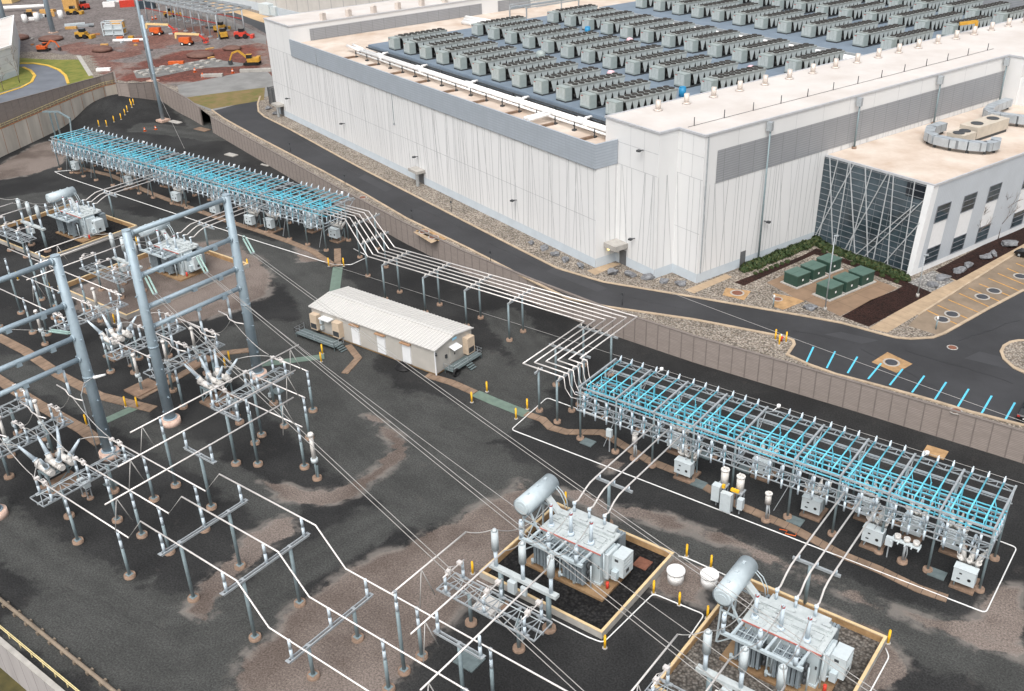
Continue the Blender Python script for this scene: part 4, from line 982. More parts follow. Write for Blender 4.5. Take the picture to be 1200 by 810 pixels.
# dead tank breakers with six splayed bushings
BK = []
def deadtank(x, y, label):
    if BK: return dup(BK[0], V(x, y), label)
    t = thing('dead_tank_breaker', V(x, y), label, 'circuit breaker', 'dead tank breakers')
    m = MB(); m.box(-1.4,-2.0,-.2,1.4,2.0,.25); m.build('slab', BROWN, t)
    m = MB()
    for a in (-1,1):
        for b in (-1.6,1.6): m.bar((a,b,.25),(a,b,2.5),.16,.16)
        m.bar((a,-1.6,2.4),(a,1.6,2.4),.16,.2); m.bar((a,-1.6,.4),(a,1.6,2.3),.08,.08)
    for b in (-1.6,1.6): m.bar((-1,b,2.4),(1,b,2.4),.16,.2)
    m.build('frame', GALVD, t)
    for k in (-1,0,1):
        tk = MB(); yy = k*1.25; tk.cyl((-1.5,yy,2.9),(1.5,yy,2.9),.42,n=12); tk.cyl((1.5,yy,2.9),(1.65,yy,2.9),.34,n=12)
        for s in (-1,1): tk.cyl((s*.8,yy,3.0),(s*1.15,yy+k*.25,3.75),.36,.34,10)
        o = tk.build('tank', PORCW, t)
        for s in (-1,1):
            m = MB(); p0 = V(s*1.15,yy+k*.25,3.75); p1 = V(s*2.3,yy+k*1.1,5.7) if True else 0
            m.cyl(p0, p0.lerp(p1,.06), .36, n=10); m.cyl(p0.lerp(p1,.06), p1, .27, .13, 10); m.cyl(p1, p1+(p1-p0).normalized()*.15, .08, n=6); m.build('bushing', PORC, t)
    m = MB(); m.box(-1.9,-.8,.6,-1.3,.8,2.3); m.build('control_cabinet', CAB, t)
    BK.append(t); return t
BRKS = [(-98.9, 40.1, YA, YB, YC, -104.0, -93.7, 'dead tank breaker with splayed bushings at the left edge, nearest the camera'),
        (-99.0, 62.6, *YN, -104.6, -93.3, 'dead tank breaker with splayed bushings behind the near leg of the middle tall frame'),
        (-121.4, 62.6, *YN, -127.6, -116.2, 'dead tank breaker with splayed bushings left of the middle tall frame')]
for bi, (x, y, ya, yb, yc, xl, xr, lab) in enumerate(BRKS):
    deadtank(x, y, lab)
    for k, yy in ((1,ya),(0,yb),(-1,yc)):
        for s, xe in ((-1,xl),(1,xr)):
            p0 = V(x+s*2.3, y+k*1.25+k*1.1, 5.75); p1 = V(xe, yy, LOW); mid = p0.lerp(p1,.5)+V(0,0,.55)
            mb = MB(); pts = []
            for q in range(9):
                u = q/8; pts.append(p0*(1-u)**2+mid*2*u*(1-u)+p1*u*u-p0)
            mb.path(pts, .055, 5); o = mb.build('jumper_cable', WIRE); o.location = p0
            tag(o, '%s grey jumper on the %s side of the %s breaker' % ({1:'far',0:'middle',-1:'near'}[k], 'left' if s < 0 else 'right', ['left edge','middle','far'][bi]), 'jumper', 'breaker jumpers')
    # small pair of cabinets on stands beside the breaker
    t = thing('instrument_stand', V(x+4.3, y-1.2+ (1.6 if bi == 0 else 0)), 'pair of small grey boxes on stands right of the %s breaker' % ['left edge','middle','far'][bi], 'instrument stand', 'instrument stands')
    for dx in (0, 1.1):
        m = MB(); m.cyl((dx,0,-.2),(dx,0,.15),.4,n=10); m.build('footing', FOOT, t)
        m = MB(); m.bar((dx,-.25,.1),(dx,-.25,2.0),.09,.09); m.bar((dx,.25,.1),(dx,.25,2.0),.09,.09); m.bar((dx,-.25,1.2),(dx,.25,1.2),.08,.08); m.build('stand', GALV, t)
        m = MB(); m.box(dx-.28,-.35,1.6,dx+.28,.35,2.3); m.build('box', CAB, t)
# capacitor voltage transformer at the end of the upper row
t = thing('voltage_transformer', V(-74.9,57.9), 'tall pale voltage transformer on a footing right of the upper row', 'voltage transformer')
m = MB(); footing(m,0,0,.6); m.build('footing', FOOT, t); m = MB(); m.cyl((0,0,.3),(0,0,2.4),.12,n=8); m.bar((.2,0,.3),(.35,0,2.0),.15,.15); m.build('column', GALVD, t)
m = MB(); m.cyl((0,0,2.4),(0,0,2.9),.42,n=10); m.build('tank', CAB, t); m = MB(); m.cyl((0,0,2.9),(0,0,6.0),.26,.24,10); m.cyl((0,0,6.0),(0,0,6.3),.42,.3,10); m.build('insulator', PORCW, t)
# ---- transformer modules
TR = []
def transformer(ox, oy, label, flood='black'):
    if TR: return dup(TR[0], V(-42+ox, 62.4+oy), label)
    t = thing('transformer', V(-42+ox, 62.4+oy), label, 'transformer', 'large oil transformers')
    m = MB(); m.box(-4.7,-2.6,-.2,4.7,2.6,.28); m.build('slab', mat('oily transformer slab', (.15,.085,.045), .6, 0, .3, .5, col2=(.36,.24,.13), detail=8), t)
    m = MB(); m.box(-3.3,-1.0,.5,3.4,1.5,4.2); m.box(-3.4,-1.1,.28,3.5,1.6,.5)
    for x in (-2.4,-.9,.6,2.1): m.box(x,-1.1,.5,x+.18,-1.0,4.2)
    m.build('tank', TRF, t)
    m = MB(); m.box(-3.5,-1.25,4.2,3.6,2.4,4.42); m.box(-3.3,1.35,4.42,3.4,1.65,4.75); m.box(-3.0,-.9,4.42,-1.9,.2,4.5); m.box(.2,.5,4.42,1.4,1.2,4.55); m.box(2.2,.1,4.42,3.0,.8,4.6)
    for x, y in ((-1.2,.7),(1.6,-.4)): m.cyl((x,y,4.42),(x,y,4.56),.45,n=12)
    m.box(-2.7,2.4,3.9,2.7,3.4,4.3)
    for x0_, y0_, w_, d_, h_ in ((-1.7,-.2,.7,.5,.16),(-.9,-1.1,.5,.4,.2),(.4,-.9,.6,.35,.14),(2.6,-.8,.5,.5,.22),(-3.2,.6,.6,.5,.2),(-2.3,1.0,.9,.25,.3),(1.0,1.75,.8,.4,.3),(-1.0,1.8,.9,.4,.25),(2.4,1.8,.7,.4,.35)): m.box(x0_,y0_,4.42,x0_+w_,y0_+d_,4.42+h_)
    for y_ in (.35,1.0): m.bar((-3.3,y_,4.5),(3.3,y_,4.5),.09,.12)
    for x_ in (-1.6,1.0,3.1): m.bar((x_,-1.1,4.47),(x_,2.3,4.47),.08,.1)
    m.build('lid', TRFW, t)
    m = MB(); m.box(-3.52,-1.29,4.24,3.62,-1.25,4.40); m.build('red_edge', mat('faded red primer', (.48,.16,.13), .7, 0, .3, 3), t)
    for (x0, x1, y0, y1) in ((-3.4,-1.0,-2.55,-1.25),(.1,2.6,-2.55,-1.25),(-3.3,-1.2,2.5,3.7),(1.5,3.5,2.5,3.7)):
        m = MB()
        n = 6
        for k in range(n):
            x = x0+(x1-x0)*k/n; m.box(x,y0,.9,x+(x1-x0)/n*.72,y1,3.7)
        for z in (.95,3.55): m.box(x0,y0+.15,z,x1,y0+.3,z+.12); m.box(x0,y1-.3,z,x1,y1-.15,z+.12)
        m.build('radiator', RAD, t)
    m = MB()
    for x0, x1 in ((-3.4,-1.0),(.1,2.6)):
        for k in range(4): m.bar((x0+(x1-x0)*k/3,-2.9,4.0),(x0+(x1-x0)*k/3,-1.2,4.0),.07,.07)
        m.bar((x0,-2.9,4.0),(x1,-2.9,4.0),.07,.07); m.bar((x0,-2.2,4.0),(x1,-2.2,4.0),.06,.06)
    for x in (-.6,-.2,3.0): m.cyl((x,-2.0,.5),(x,-2.0,3.2),.09,n=6)
    for x in (-3.8,-2.3,-.5,1.2): m.cyl((x,-2.2,.3),(x,-2.2,.9),.16,n=8); m.cyl((x,-2.3,.75),(x+.5,-2.3,.75),.12,n=8)
    m.build('pipework', TRF, t)
    m = MB()
    for z in (1.5,2.3,3.1): m.cyl((2.62,-1.9,z),(2.85,-1.9,z),.36,n=12); m.cyl((-.95,-1.9,z),(-.75,-1.9,z),.36,n=12)
    m.build('cooling_fans', DKST, t)
    for x in (-2.7,-.35,2.0):
        m = MB(); m.cyl((x,-.45,4.42),(x,-.45,4.75),.38,.3,10); m.cyl((x,-.45,4.7),(x,-.45,6.9),.19,.17,10); m.cyl((x,-.45,6.9),(x,-.45,7.15),.12,n=8); o = m.build('high_voltage_bushing', PORC, t)
        m = MB(); m.cyl((x,-.45,6.88),(x,-.45,6.98),.185,n=8); m.build('cap', REDL, o)
    for x in (-2.2,-.4,1.4):
        m = MB(); m.cyl((x,2.9,4.3),(x,2.9,5.2),.15,.12,8); m.cyl((x,2.9,5.2),(x,2.9,5.45),.2,n=8); m.build('low_voltage_bushing', PORC, t)
    m = MB(); m.box(3.5,-.5,.9,4.0,1.2,3.9); m.box(4.0,.2,1.2,5.3,2.0,3.5)
    for z in (3.0,2.6,2.2): m.box(5.3,.35,z,5.34,1.9,z+.1)
    m.build('control_cabinet', CAB, t)
    m = MB(); m.cyl((3.75,-.9,.4),(3.75,-.9,4.2),.07,n=6); m.bar((3.75,-.9,4.2),(3.2,-.6,4.4),.08,.08); m.bar((3.55,1.3,3.95),(3.55,-.4,3.95),.3,.2); m.box(3.5,1.3,2.4,3.9,1.9,3.6); m.box(4.2,-.3,1.0,4.8,.2,2.0); m.bar((3.5,-.6,1.2),(4.3,-.1,1.4),.1,.1); m.build('conduit', TRF, t)
    m = MB(); m.cyl((4.2,-.9,.28),(4.2,-.9,1.0),.16,n=8); m.build('extinguisher', REDM, t)
    m = MB(); m.box(5.301,.7,1.6,5.33,1.2,2.0); m.box(3.2,-1.125,2.4,3.35,-1.1,2.75); m.box(4.3,-.02+.2,2.9,4.7,.19,3.2); m.build('nameplate', DKST, t)
    m = MB(); m.box(-3.2,-1.12,3.2,-2.9,-1.1,3.5); m.build('gauge', YEL, t)
    m = MB(); cy = MB()
    cx, cz = -5.2, 6.55
    m.cyl((cx,-2.0,cz),(cx,3.2,cz),.95,n=20); m.cyl((cx,-2.08,cz),(cx,-2.0,cz),.7,.95,20); m.cyl((cx,3.2,cz),(cx,3.28,cz),.95,.7,20); m.cyl((cx,-2.12,cz-.1),(cx,-2.05,cz-.1),.5,n=14)
    for y in (-1.0,.6,2.0): m.box(cx-.12,y,cz+.93,cx+.12,y+.3,cz+1.06)
    m.build('conservator_tank', TRF, t)
    m = MB()
    for y in (-1.2,2.2):
        m.bar((-5.7,y,.5),(-5.5,y,5.8),.16,.16); m.bar((-4.7,y,5.7),(-3.4,y,3.2),.16,.16); m.bar((-5.6,y,4.4),(-3.3,y,4.2),.14,.14); m.bar((-5.8,y,5.7),(-4.6,y,5.7),.2,.2)
    m.bar((-5.6,-1.2,1.0),(-5.6,2.2,4.4),.1,.1); m.bar((-5.6,-1.2,4.4),(-5.6,2.2,4.4),.12,.12); m.bar((-5.6,-1.2,.5),(-3.4,-1.0,2.4),.1,.1)
    m.path([(-4.3,2.6,6.6),(-3.7,2.6,6.1),(-3.2,2.6,5.2),(-3.1,2.6,4.4)], .05, 5); m.path([(-4.3,2.9,6.6),(-3.6,2.9,6.1),(-3.1,2.9,5.2),(-3.0,2.9,4.4)], .05, 5)
    m.build('conservator_frame', TRF, t)
    m = MB(); m.bar((-4.6,1.6,5.9),(-3.1,1.6,4.5),.75,.3)
    for k in range(6): q = V(-4.6,1.6,5.9).lerp(V(-3.1,1.6,4.5), k/5); m.bar(q+V(0,-.4,.14), q+V(0,.4,.14), .06, .06)
    m.build('relay_duct', TRFW, t)
    m = MB(); m.bar((-4.5,-3.3,4.05),(2.9,-3.3,4.05),.3,.3)
    for x in (-3.6,-.5,2.4): m.bar((x,-3.3,4.0),(x+.2,-1.1,4.15),.22,.22)
    m.build('arrester_beam', TRF, t)
    for x in (-4.3,-1.0,2.2):
        m = MB(); m.cyl((x,-3.3,4.2),(x,-3.3,5.2),.2,n=10); m.cyl((x,-3.3,5.25),(x,-3.3,6.1),.22,.2,10); m.cyl((x,-3.3,6.1),(x,-3.3,6.3),.14,n=8); m.build('surge_arrester', PORC, t)
    TR.append(t); return t
def curb(label, x0, y0, x1, y1, h=.75):
    t = thing('containment_curb', V((x0+x1)/2,(y0+y1)/2), label, 'curb', 'containment curbs')
    m = MB(); w = .28
    m.ribbon([(x0,y0),(x1,y0),(x1,y1),(x0,y1)], w, -.2, h, True)
    o = wchild(m, 'curb_wall', CONC, t)
    m = MB(); m.ribbon([(x0,y0),(x1,y0),(x1,y1),(x0,y1)], w-.02, h, h+.07, True); wchild(m, 'curb_top', mat('ochre curb edge', (.62,.47,.27), .8, 0, .15, .6) if 'ochre curb edge' not in bpy.data.materials else bpy.data.materials['ochre curb edge'], t)
    m = MB(); k = w/2+.012
    m.ribbon([(x0+k,y0+k),(x1-k,y0+k),(x1-k,y1-k),(x0+k,y1-k)], .02, 0, h-.02, True); wchild(m, 'curb_lining', TAN, t)
OFFS = [(0,0,'lower centre'),(21.7,-.1,'lower right'),(-98.2,23.4,'behind the middle tall frame'),(-128.4,23.9,'upper left')]
TL = ['pale grey oil transformer on a slab in the black gravel pit at lower centre','pale grey oil transformer at the bottom right, largest in view','pale grey oil transformer seen through the middle tall frame','pale grey oil transformer at the far upper left']
for k, (ox, oy, w) in enumerate(OFFS):
    transformer(ox, oy, TL[k])
CRB = [(-49.0,55.9,-34.9,69.1),(-27.8,53.2,-13.9,70.0),(-150,69.8,-130.6,93.4),(-186,75.2,-163.5,93.6)]
for k, c in enumerate(CRB): curb('ochre edged containment curb around the transformer %s' % OFFS[k][2], *c)
c = CRB[0]; sheet('pit_ballast', [(c[0],c[1]),(c[2],c[1]),(c[2],c[3]),(c[0],c[3])], 0, BALLAST, .03, world=True)
c = CRB[1]; sheet('pit_ballast', [(c[0],c[1]),(c[2],c[1]),(c[2],c[3]),(c[0],c[3])], 0, BALLASTL, .03, world=True)
c = CRB[3]; sheet('pit_ballast', [(c[0],c[1]),(c[2],c[1]),(c[2],c[3]),(c[0],c[3])], 0, BALLAST, .03, world=True)
# arrester beams, switch platforms, tubes and low voltage tubes per transformer
AB_ = []
def arrester_beam(ox, oy, label):
    if AB_: return dup(AB_[0], V(-42+ox, 54.0+oy), label)
    t = thing('arrester_stand', V(-42+ox, 54.0+oy), label, 'arrester stand', 'tall arrester stands')
    for x in (-2.9,2.6):
        m = MB(); footing(m,x,0,.7); m.build('footing', FOOT, t); m = MB(); m.cyl((x,0,.3),(x,0,4.3),.26,n=10); m.build('column', GALVD, t)
    m = MB(); m.box(-4.1,-.3,4.3,3.6,.3,4.65); m.build('beam', TRFW, t)
    for x in (-3.4,-.25,2.9):
        m = MB(); m.cyl((x,0,4.65),(x,0,6.5),.19,n=10); m.cyl((x,0,6.5),(x,0,6.62),.3,n=10); m.build('insulator', PORC, t)
        m = MB(); m.cyl((x,0,6.62),(x,0,8.75),.36,.34,12); m.cyl((x,0,8.75),(x,0,9.0),.3,.15,12); m.build('arrester', CAB, t)
    m = MB(); m.box(-1.6,-.7,2.9,-.8,-.2,4.2); m.cyl((-1.9,-1.0,4.4),(-1.9,-1.0,5.0),.8,n=14) if False else m.box(-.2,-.55,3.2,.4,-.25,4.1); m.build('terminal_box', CAB, t)
    AB_.append(t); return t
LT = []
def lv_support(ox, oy, label):
    if LT: return dup(LT[0], V(-42.5+ox, 70.1+oy), label)
    t = thing('tube_support', V(-42.5+ox, 70.1+oy), label, 'tube support', 'single column supports of the transformer tubes')
    m = MB(); footing(m,-.6,0,.55); m.build('footing', FOOT, t); m = MB(); m.cyl((-.6,0,.3),(-.6,0,5.3),.18,n=8); m.build('column', GALVD, t)
    m = MB(); m.bar((-2.3,0,5.4),(2.2,0,5.4),.22,.26); m.build('beam', GALV, t)
    for x in (-1.75,0,1.75): m = MB(); m.cyl((x,0,5.5),(x,0,5.95),.12,n=8); m.build('insulator', PORC, t)
    LT.append(t); return t
for k, (ox, oy, w) in enumerate(OFFS):
    disconnect(-43.0+ox, 50.4+oy, 'x', 4.0 if k else 4.0, 'switch platform in front of the transformer %s' % w)
    arrester_beam(ox, oy, 'stand with three tall grey arresters in front of the transformer %s' % w)
    lv_support(ox, oy, 'single column with a cross beam behind the transformer %s' % w)
    ytop = 81.3 if k < 2 else 82.6
    for j, nm in enumerate(('left','middle','right')):
        x = -44.25+1.75*j+ox; y0 = 65.3+oy; ye = (81.4 if k < 2 else (105.6 if k == 2 else 106.0))
        pts = [(-44.2+1.8*j+ox,y0,5.45),(-44.2+1.8*j+ox,y0+.7,5.25),(x,y0+2.0,5.75),(x,y0+2.9,6.05),(x,y0+4.0,6.1),(x,ye,6.1)]
        p0 = Vector(pts[0]); mb = MB(); mb.path([Vector(p)-p0 for p in pts], .09, 8); o = mb.build('transformer_tube', ALU); o.location = p0
        tag(o, '%s white tube from the transformer %s to the blue covered bus' % (nm, w), 'bus pipe', 'transformer tubes')
    # cables from arresters to bushings
    for j in range(3):
        x = -45.4+3.15*j+ox; a = V(x,54.0+oy,9.0); b = V(-44.7+2.35*j+ox,61.95+oy,7.15); mb = MB(); pts = []
        mid = a.lerp(b,.45)-V(0,0,2.6)
        for q in range(9): u = q/8; pts.append(a*(1-u)**2+mid*2*u*(1-u)+b*u*u-a)
        mb.path(pts, .045, 5); o = mb.build('jumper_cable', WIRE); o.location = a; tag(o, '%s slack cable from the arresters to the transformer %s' % (['left','middle','right'][j], w), 'jumper', 'arrester cables')
        a = V(-47.0+4.45*j+ox, 51.9+oy, HIGH-.05) if k != 9 else a; b = V(x,54.0+oy,9.0); mid = a.lerp(b,.5)-V(0,0,.5); mb = MB(); pts = []
        for q in range(7): u = q/6; pts.append(a*(1-u)**2+mid*2*u*(1-u)+b*u*u-a)
        mb.path(pts, .045, 5); o = mb.build('jumper_cable', WIRE); o.location = a; tag(o, '%s slack cable from the high tube to the arresters %s' % (['left','middle','right'][j], w), 'jumper', 'arrester cables')
    high_set(-47.0+ox if k < 2 else -47.2+ox, oy, w, 0, 0)
# ------------------------------------------------------------------ blue covered bus structures
def bus_structure(name, label, xs, y0, skip, ext_label):
    """steel bus: columns at the x positions xs, front row at y0, rear row at y0+5.5"""
    x0 = xs[0]; t = thing(name, V(x0, y0), label, 'bus structure')
    ZT = 7.25; X = [x-x0 for x in xs]; L = X[-1]
    for x in X:
        for y in (0, 5.5):
            m = MB(); footing(m, x, y, .5, .3); m.build('footing', FOOT, t)
            m = MB(); m.cyl((x,y,.25),(x,y,ZT),.13,n=6); m.build('column', GALVD, t)
        m = MB(); m.bar((x,-.35,ZT+.2),(x,7.9,ZT+.2),.2,.2); m.build('cross_beam', GALV, t)
    m = MB()
    for y in (0,5.5): m.bar((-.2,y,ZT),(L+.2,y,ZT),.15,.18)
    m.bar((-.2,-.75,ZT-.3),(L+.2,-.75,ZT-.3),.12,.12)
    m.build('long_beam', GALV, t)
    m = MB(); lattice(m, (0,0,5.0),(L,0,5.0), .9, step=1.22, r=.1); m.build('front_lattice', GALV, t)
    m = MB(); lattice(m, (0,5.5,5.0),(L,5.5,5.0), .8, step=1.22, r=.09); m.build('rear_lattice', GALV, t)
    m = MB(); lattice(m, (0,7.75,ZT-.15),(L,7.75,ZT-.15), .9, step=1.6, r=.09)
    for x in X: m.bar((x,7.7,ZT-.2),(x,5.5,5.0),.08,.08); m.bar((x,0,5.0),(x,1.6,1.2) if False else (x,-.1,ZT-2.2),.06,.06)
    m.build('cantilever_truss', GALV, t)
    for y, z in ((-.55,6.0),(-.55,4.4),(6.6,6.2)):
        m = MB(); m.bar((-.2,y,z),(L+.2,y,z),.09,.11); m.build('side_rail', GALV, t)
    for x in X:
        m = MB(); m.bar((x,-.6,4.4),(x,5.6,4.4),.1,.12); m.bar((x,-.6,4.4),(x,-.6,6.1),.08,.08); m.bar((x,5.5,6.2),(x,6.7,6.2),.08,.08); m.build('switch_bracket', GALV, t)
    for i, x in enumerate(X):
        if i % 2: m = MB(); m.bar((x,0,4.9),(x-1.5,-.2,.4),.08,.08); m.build('strut', GALV, t)
        m = MB(); m.bar((x,0,3.6),(x,5.5,5.0),.07,.07); m.bar((x,5.5,3.6),(x,0,5.0),.07,.07); m.build('cross_brace', GALV, t)
    m = MB()
    for y in (1.0,1.9,2.8,3.7,4.6,5.2): m.path([(-.1,y,6.1),(L+.1,y,6.1)], .085, 5)
    for x in X: m.bar((x,.9,6.1),(x,4.7,6.1),.05,.05)
    m.build('long_conductors', CYAN, t)
    for i, x in enumerate(X):
        ii = MB()
        for y in (1.0,1.9,2.8,3.7,4.6): ii.cyl((x,y,5.0),(x,y,6.05),.09,n=6)
        ii.bar((x,.5,4.95),(x,5.0,4.95),.14,.14)
        ii.build('conductor_insulators', PORC, t)
    for i in range(len(X)-1):
        w = X[i+1]-X[i]
        fr = (.40,.62,.84) if i in skip else (.16,.47,.78)
        for j, f in enumerate(fr):
            x = X[i]+w*f; m = MB()
            m.path([(x,.35,ZT+.42),(x,7.7,ZT+.42)], .085, 5)
            yd_ = (1.0,1.9,2.8,3.7,4.6)[(i*3+j) % 5]; m.box(x-.05,yd_-.12,5.75,x+.05,yd_+.12,ZT+.4)
            yd2 = (1.0,1.9,2.8,3.7,4.6)[(i*3+j+2) % 5]; m.box(x+.35,yd2-.1,5.75,x+.45,yd2+.1,ZT-.3)
            m.path([(x+.4,yd2,ZT-.32),(x,yd2+.5,ZT+.4)], .04, 4)
            m.path([(x,.35,ZT+.42),(x+.15,-.35,ZT-.9),(x+.2,-.6,4.6)], .05, 5); m.cyl((x+.2,-.6,4.9),(x+.2,-.6,4.4),.11,.02,6)
            m.build('cross_conductor', CYAN, t)
            m = MB(); m.bar((x-.5,-.55,4.42),(x-.5,1.3,4.42),.1,.1); m.cyl((x-.5,.1,4.45),(x-.5,.1,5.1),.1,n=6); m.cyl((x-.5,1.1,4.45),(x-.5,1.1,5.1),.1,n=6); m.path([(x-.5,.1,5.1),(x-.5,.6,5.5),(x-.5,1.1,5.1)],.045,4); m.build('switch_unit', PORC, t)
            m = MB(); m.cyl((x+.25,3.3,5.05),(x+.25,3.3,5.7),.1,n=6); m.cyl((x+.25,3.3,5.7),(x+.25,3.3,6.05),.06,n=6); m.build('mid_insulator', PORC, t)
            m = MB(); m.cyl((x,7.65,ZT),(x,7.65,ZT+.62),.11,n=6); m.cyl((x,7.72,ZT+.58),(x,7.72,ZT+.8),.15,.1,6); m.bar((x,7.4,ZT+.45),(x,7.9,ZT+.9),.1,.1); m.build('rear_insulator', PORC, t)
            m = MB(); m.cyl((x+.2,-.7,ZT-.35),(x+.2,-.7,ZT-1.3),.15,.12,6); m.path([(x+.2,-.7,ZT-1.3),(x+.2,-.66,5.0)],.04,4); m.cyl((x+.2,-.65,5.0),(x+.2,-.65,3.9),.13,.1,6); m.cyl((x-.35,.3,5.05),(x-.35,.3,5.9),.12,.1,6); m.path([(x-.35,.3,5.9),(x-.1,-.2,6.1),(x+.2,-.65,5.0)], .04, 4); m.build('front_insulator', PORC, t)
    # hanging lights and arms on the rear truss
    for i in range(1, len(X)-1, 3): m = MB(); m.path([(X[i]+.6,7.9,ZT-.1),(X[i]+.9,8.8,ZT+.1)], .05, 4); m.cyl((X[i]+.9,8.8,ZT),(X[i]+.9,8.8,ZT+.35),.22,n=8); m.build('lamp', WHITE, t)
    return t
XS2 = [-54.5,-49.55,-44.6,-39.6,-34.65,-28.15,-23.3,-18.5,-13.7,-8.9]
bus_structure('bus_structure', 'blue covered bus structure on grey columns at the right, behind the two near transformers', XS2, 81.85, {4}, '')
XS1 = []; x = -124.7; k = 0
while x > -213.5: XS1.append(x); x -= 6.4 if k in (2, 9, 13) else 4.85; k += 1
XS1 = XS1[::-1]
bus_structure('bus_structure', 'long blue covered bus structure at the upper left below the far wall', XS1, 106.1, {len(XS1)-4, len(XS1)-11}, '')
# cabinets with bushing clusters underneath
BX = []
def small_breaker(x, y, label, grp='feeder breakers'):
    if BX: return dup(BX[0], V(x, y), label)
    t = thing('feeder_breaker', V(x, y), label, 'feeder breaker', grp)
    m = MB(); m.box(-1.1,-.7,-.2,1.1,1.9,.22); m.build('slab', BROWN, t)
    m = MB()
    for a in (-.7,.7): m.bar((a,.3,.2),(a,.3,2.2),.12,.12); m.bar((a,1.5,.2),(a,1.5,2.2),.12,.12); m.bar((a,.3,2.2),(a,1.5,2.2),.12,.14); m.bar((a,.3,.3),(a,1.5,2.1),.06,.06)
    m.bar((-.7,.9,2.2),(.7,.9,2.2),.12,.14); m.cyl((-.75,-.4,.2),(-.75,-.4,.95),.07,n=6); m.build('frame', GALVD, t)
    m = MB(); m.box(-1.0,-.75,.95,1.0,.2,2.55); m.box(-1.04,-.79,2.55,1.04,.24,2.62); m.build('cabinet', CAB, t)
    m = MB(); m.box(-.45,-.765,2.0,-.2,-.75,2.15); m.box(-.6,-.765,1.35,-.3,-.75,1.5); m.cyl((.5,-.77,1.6),(.5,-.74,1.6),.17,n=10); m.build('cabinet_windows', DARK, t)
    for a in (-.6,0,.6):
        m = MB(); m.cyl((a,.9,2.2),(a,.9,2.6),.3,n=8)
        for s in (-1,1): p0 = V(a,.9+s*.15,2.5); p1 = V(a*1.5,.9+s*.75,3.3); p2 = V(a*1.8,.9+s*1.0,3.9); m.cyl(p0,p1,.25,.24,8); m.cyl(p1,p1.lerp(p2,.15),.17,n=8); m.cyl(p1,p2,.14,.07,8)
        m.build('bushing', PORCW, t)
    BX.append(t); return t
LB = ['feeder breaker with pale cabinet beside the left three white tubes of the near blue bus','second feeder breaker under the rear of the near blue bus, left half','feeder breaker under the middle of the near blue bus beside the two tank units','feeder breaker with its cabinet side turned to view under the near blue bus','feeder breaker right of the twin drain plates under the near blue bus','feeder breaker hidden behind the right hand white tubes','feeder breaker standing in front of the right hand white tubes','feeder breaker behind the round ring insulators near the right end','feeder breaker alone at the right end of the near blue bus']
for (x, y), lb in zip([(-40.4,81.9),(-43.6,86.0),(-33.4,87.0),(-26.2,83.6),(-21.4,86.3),(-16.6,86.0),(-19.3,82.3),(-12.6,86.0),(-10.3,81.4)], LB): small_breaker(x, y, lb)
for i, (x, y) in enumerate([(-206,107),(-200.8,111.9),(-195,112),(-186,107.2),(-180,112),(-168.4,106.6),(-162,111.5),(-156,106.5),(-145.0,106.2),(-140.4,107.0),(-134,111),(-126.4,110.2)]):
    small_breaker(x, y, '%s feeder breaker from the left under the long blue bus at upper left' % ORD[i])
# two tank unit, ring insulators, small pedestals
t = thing('twin_tank_regulator', V(-34.0,79.9), 'pale unit with two upright tanks and blue grey boxes before the near blue bus', 'regulator')
m = MB()
for a in (-.9,1.0): m.bar((a-.4,-.4,0),(a-.4,-.4,2.6),.1,.1); m.bar((a+.4,-.4,0),(a+.4,-.4,2.6),.1,.1); m.bar((a-.4,.5,0),(a-.4,.5,2.6),.1,.1); m.bar((a+.4,.5,0),(a+.4,.5,2.6),.1,.1); m.box(a-.55,-.5,2.5,a+.55,.6,2.65)
m.build('frame', GALV, t)
for a, b in ((-.9,.4),(1.0,.2)):
    m = MB(); m.cyl((a,b,2.65),(a,b,4.3),.42,n=12); m.cyl((a,b,4.3),(a,b,4.45),.48,n=12); m.cyl((a-.15,b,4.45),(a-.15,b,4.75),.09,n=6); m.cyl((a+.2,b,4.45),(a+.2,b,4.7),.08,n=6); m.build('tank', PORCW, t)
for x0, y0, z0, x1, y1, z1 in ((-1.7,-1.0,.9,-.8,-.2,2.9),(-.5,-1.3,.3,.7,-.7,2.6),(1.3,-1.0,1.0,1.9,-.4,2.3)):
    m = MB(); m.box(x0,y0,z0,x1,y1,z1); m.build('box', CAB, t)
m = MB(); m.box(-.6,-.9,2.9,-.3,-.6,3.3); m.box(.3,-.6,2.7,1.2,-.3,3.0); m.build('yellow_parts', YEL, t)
def pedestal(p, label, kind=0):
    t = thing('instrument_pedestal', V(*p), label, 'pedestal')
    m = MB(); footing(m,0,0,.55); m.build('footing', FOOT, t); m = MB(); m.cyl((0,0,.3),(0,0,2.3),.13,n=8); m.path([(.2,0,.3),(.3,0,1.2),(.15,0,2.2)],.06,5); m.build('column', GALV, t)
    if kind == 0: m = MB(); m.cyl((0,0,2.3),(0,0,3.5),.34,.3,12); m.cyl((0,0,3.5),(0,0,3.6),.4,n=12); m.cyl((.1,0,3.6),(.1,0,3.85),.08,n=6); m.build('tank', PORCW, t)
    else:
        m = MB(); m.bar((-1.4,0,2.4),(1.4,0,2.4),.5,.14)
        for k in range(5): m.bar((-1.3+.65*k,-.5,2.3),(-1.3+.65*k,.5,2.45),.12,.12)
        m.build('arm', CAB, t)
        for a in (-.9,0,.9): m = MB(); m.cyl((a,.2,2.5),(a,.2,2.9),.32,n=12); m.cyl((a,.2,2.9),(a,.2,2.95),.16,n=10); m.build('ring_transformer', PORCW, t)
pedestal((-29.8,80.1), 'small pedestal with an upright white tank right of the twin tank unit')
pedestal((-16.1,81.7), 'pedestal with three white ring transformers on an arm', 1)
pedestal((-47.0,81.9), 'short pedestal with white tank at the left part of the near blue bus')
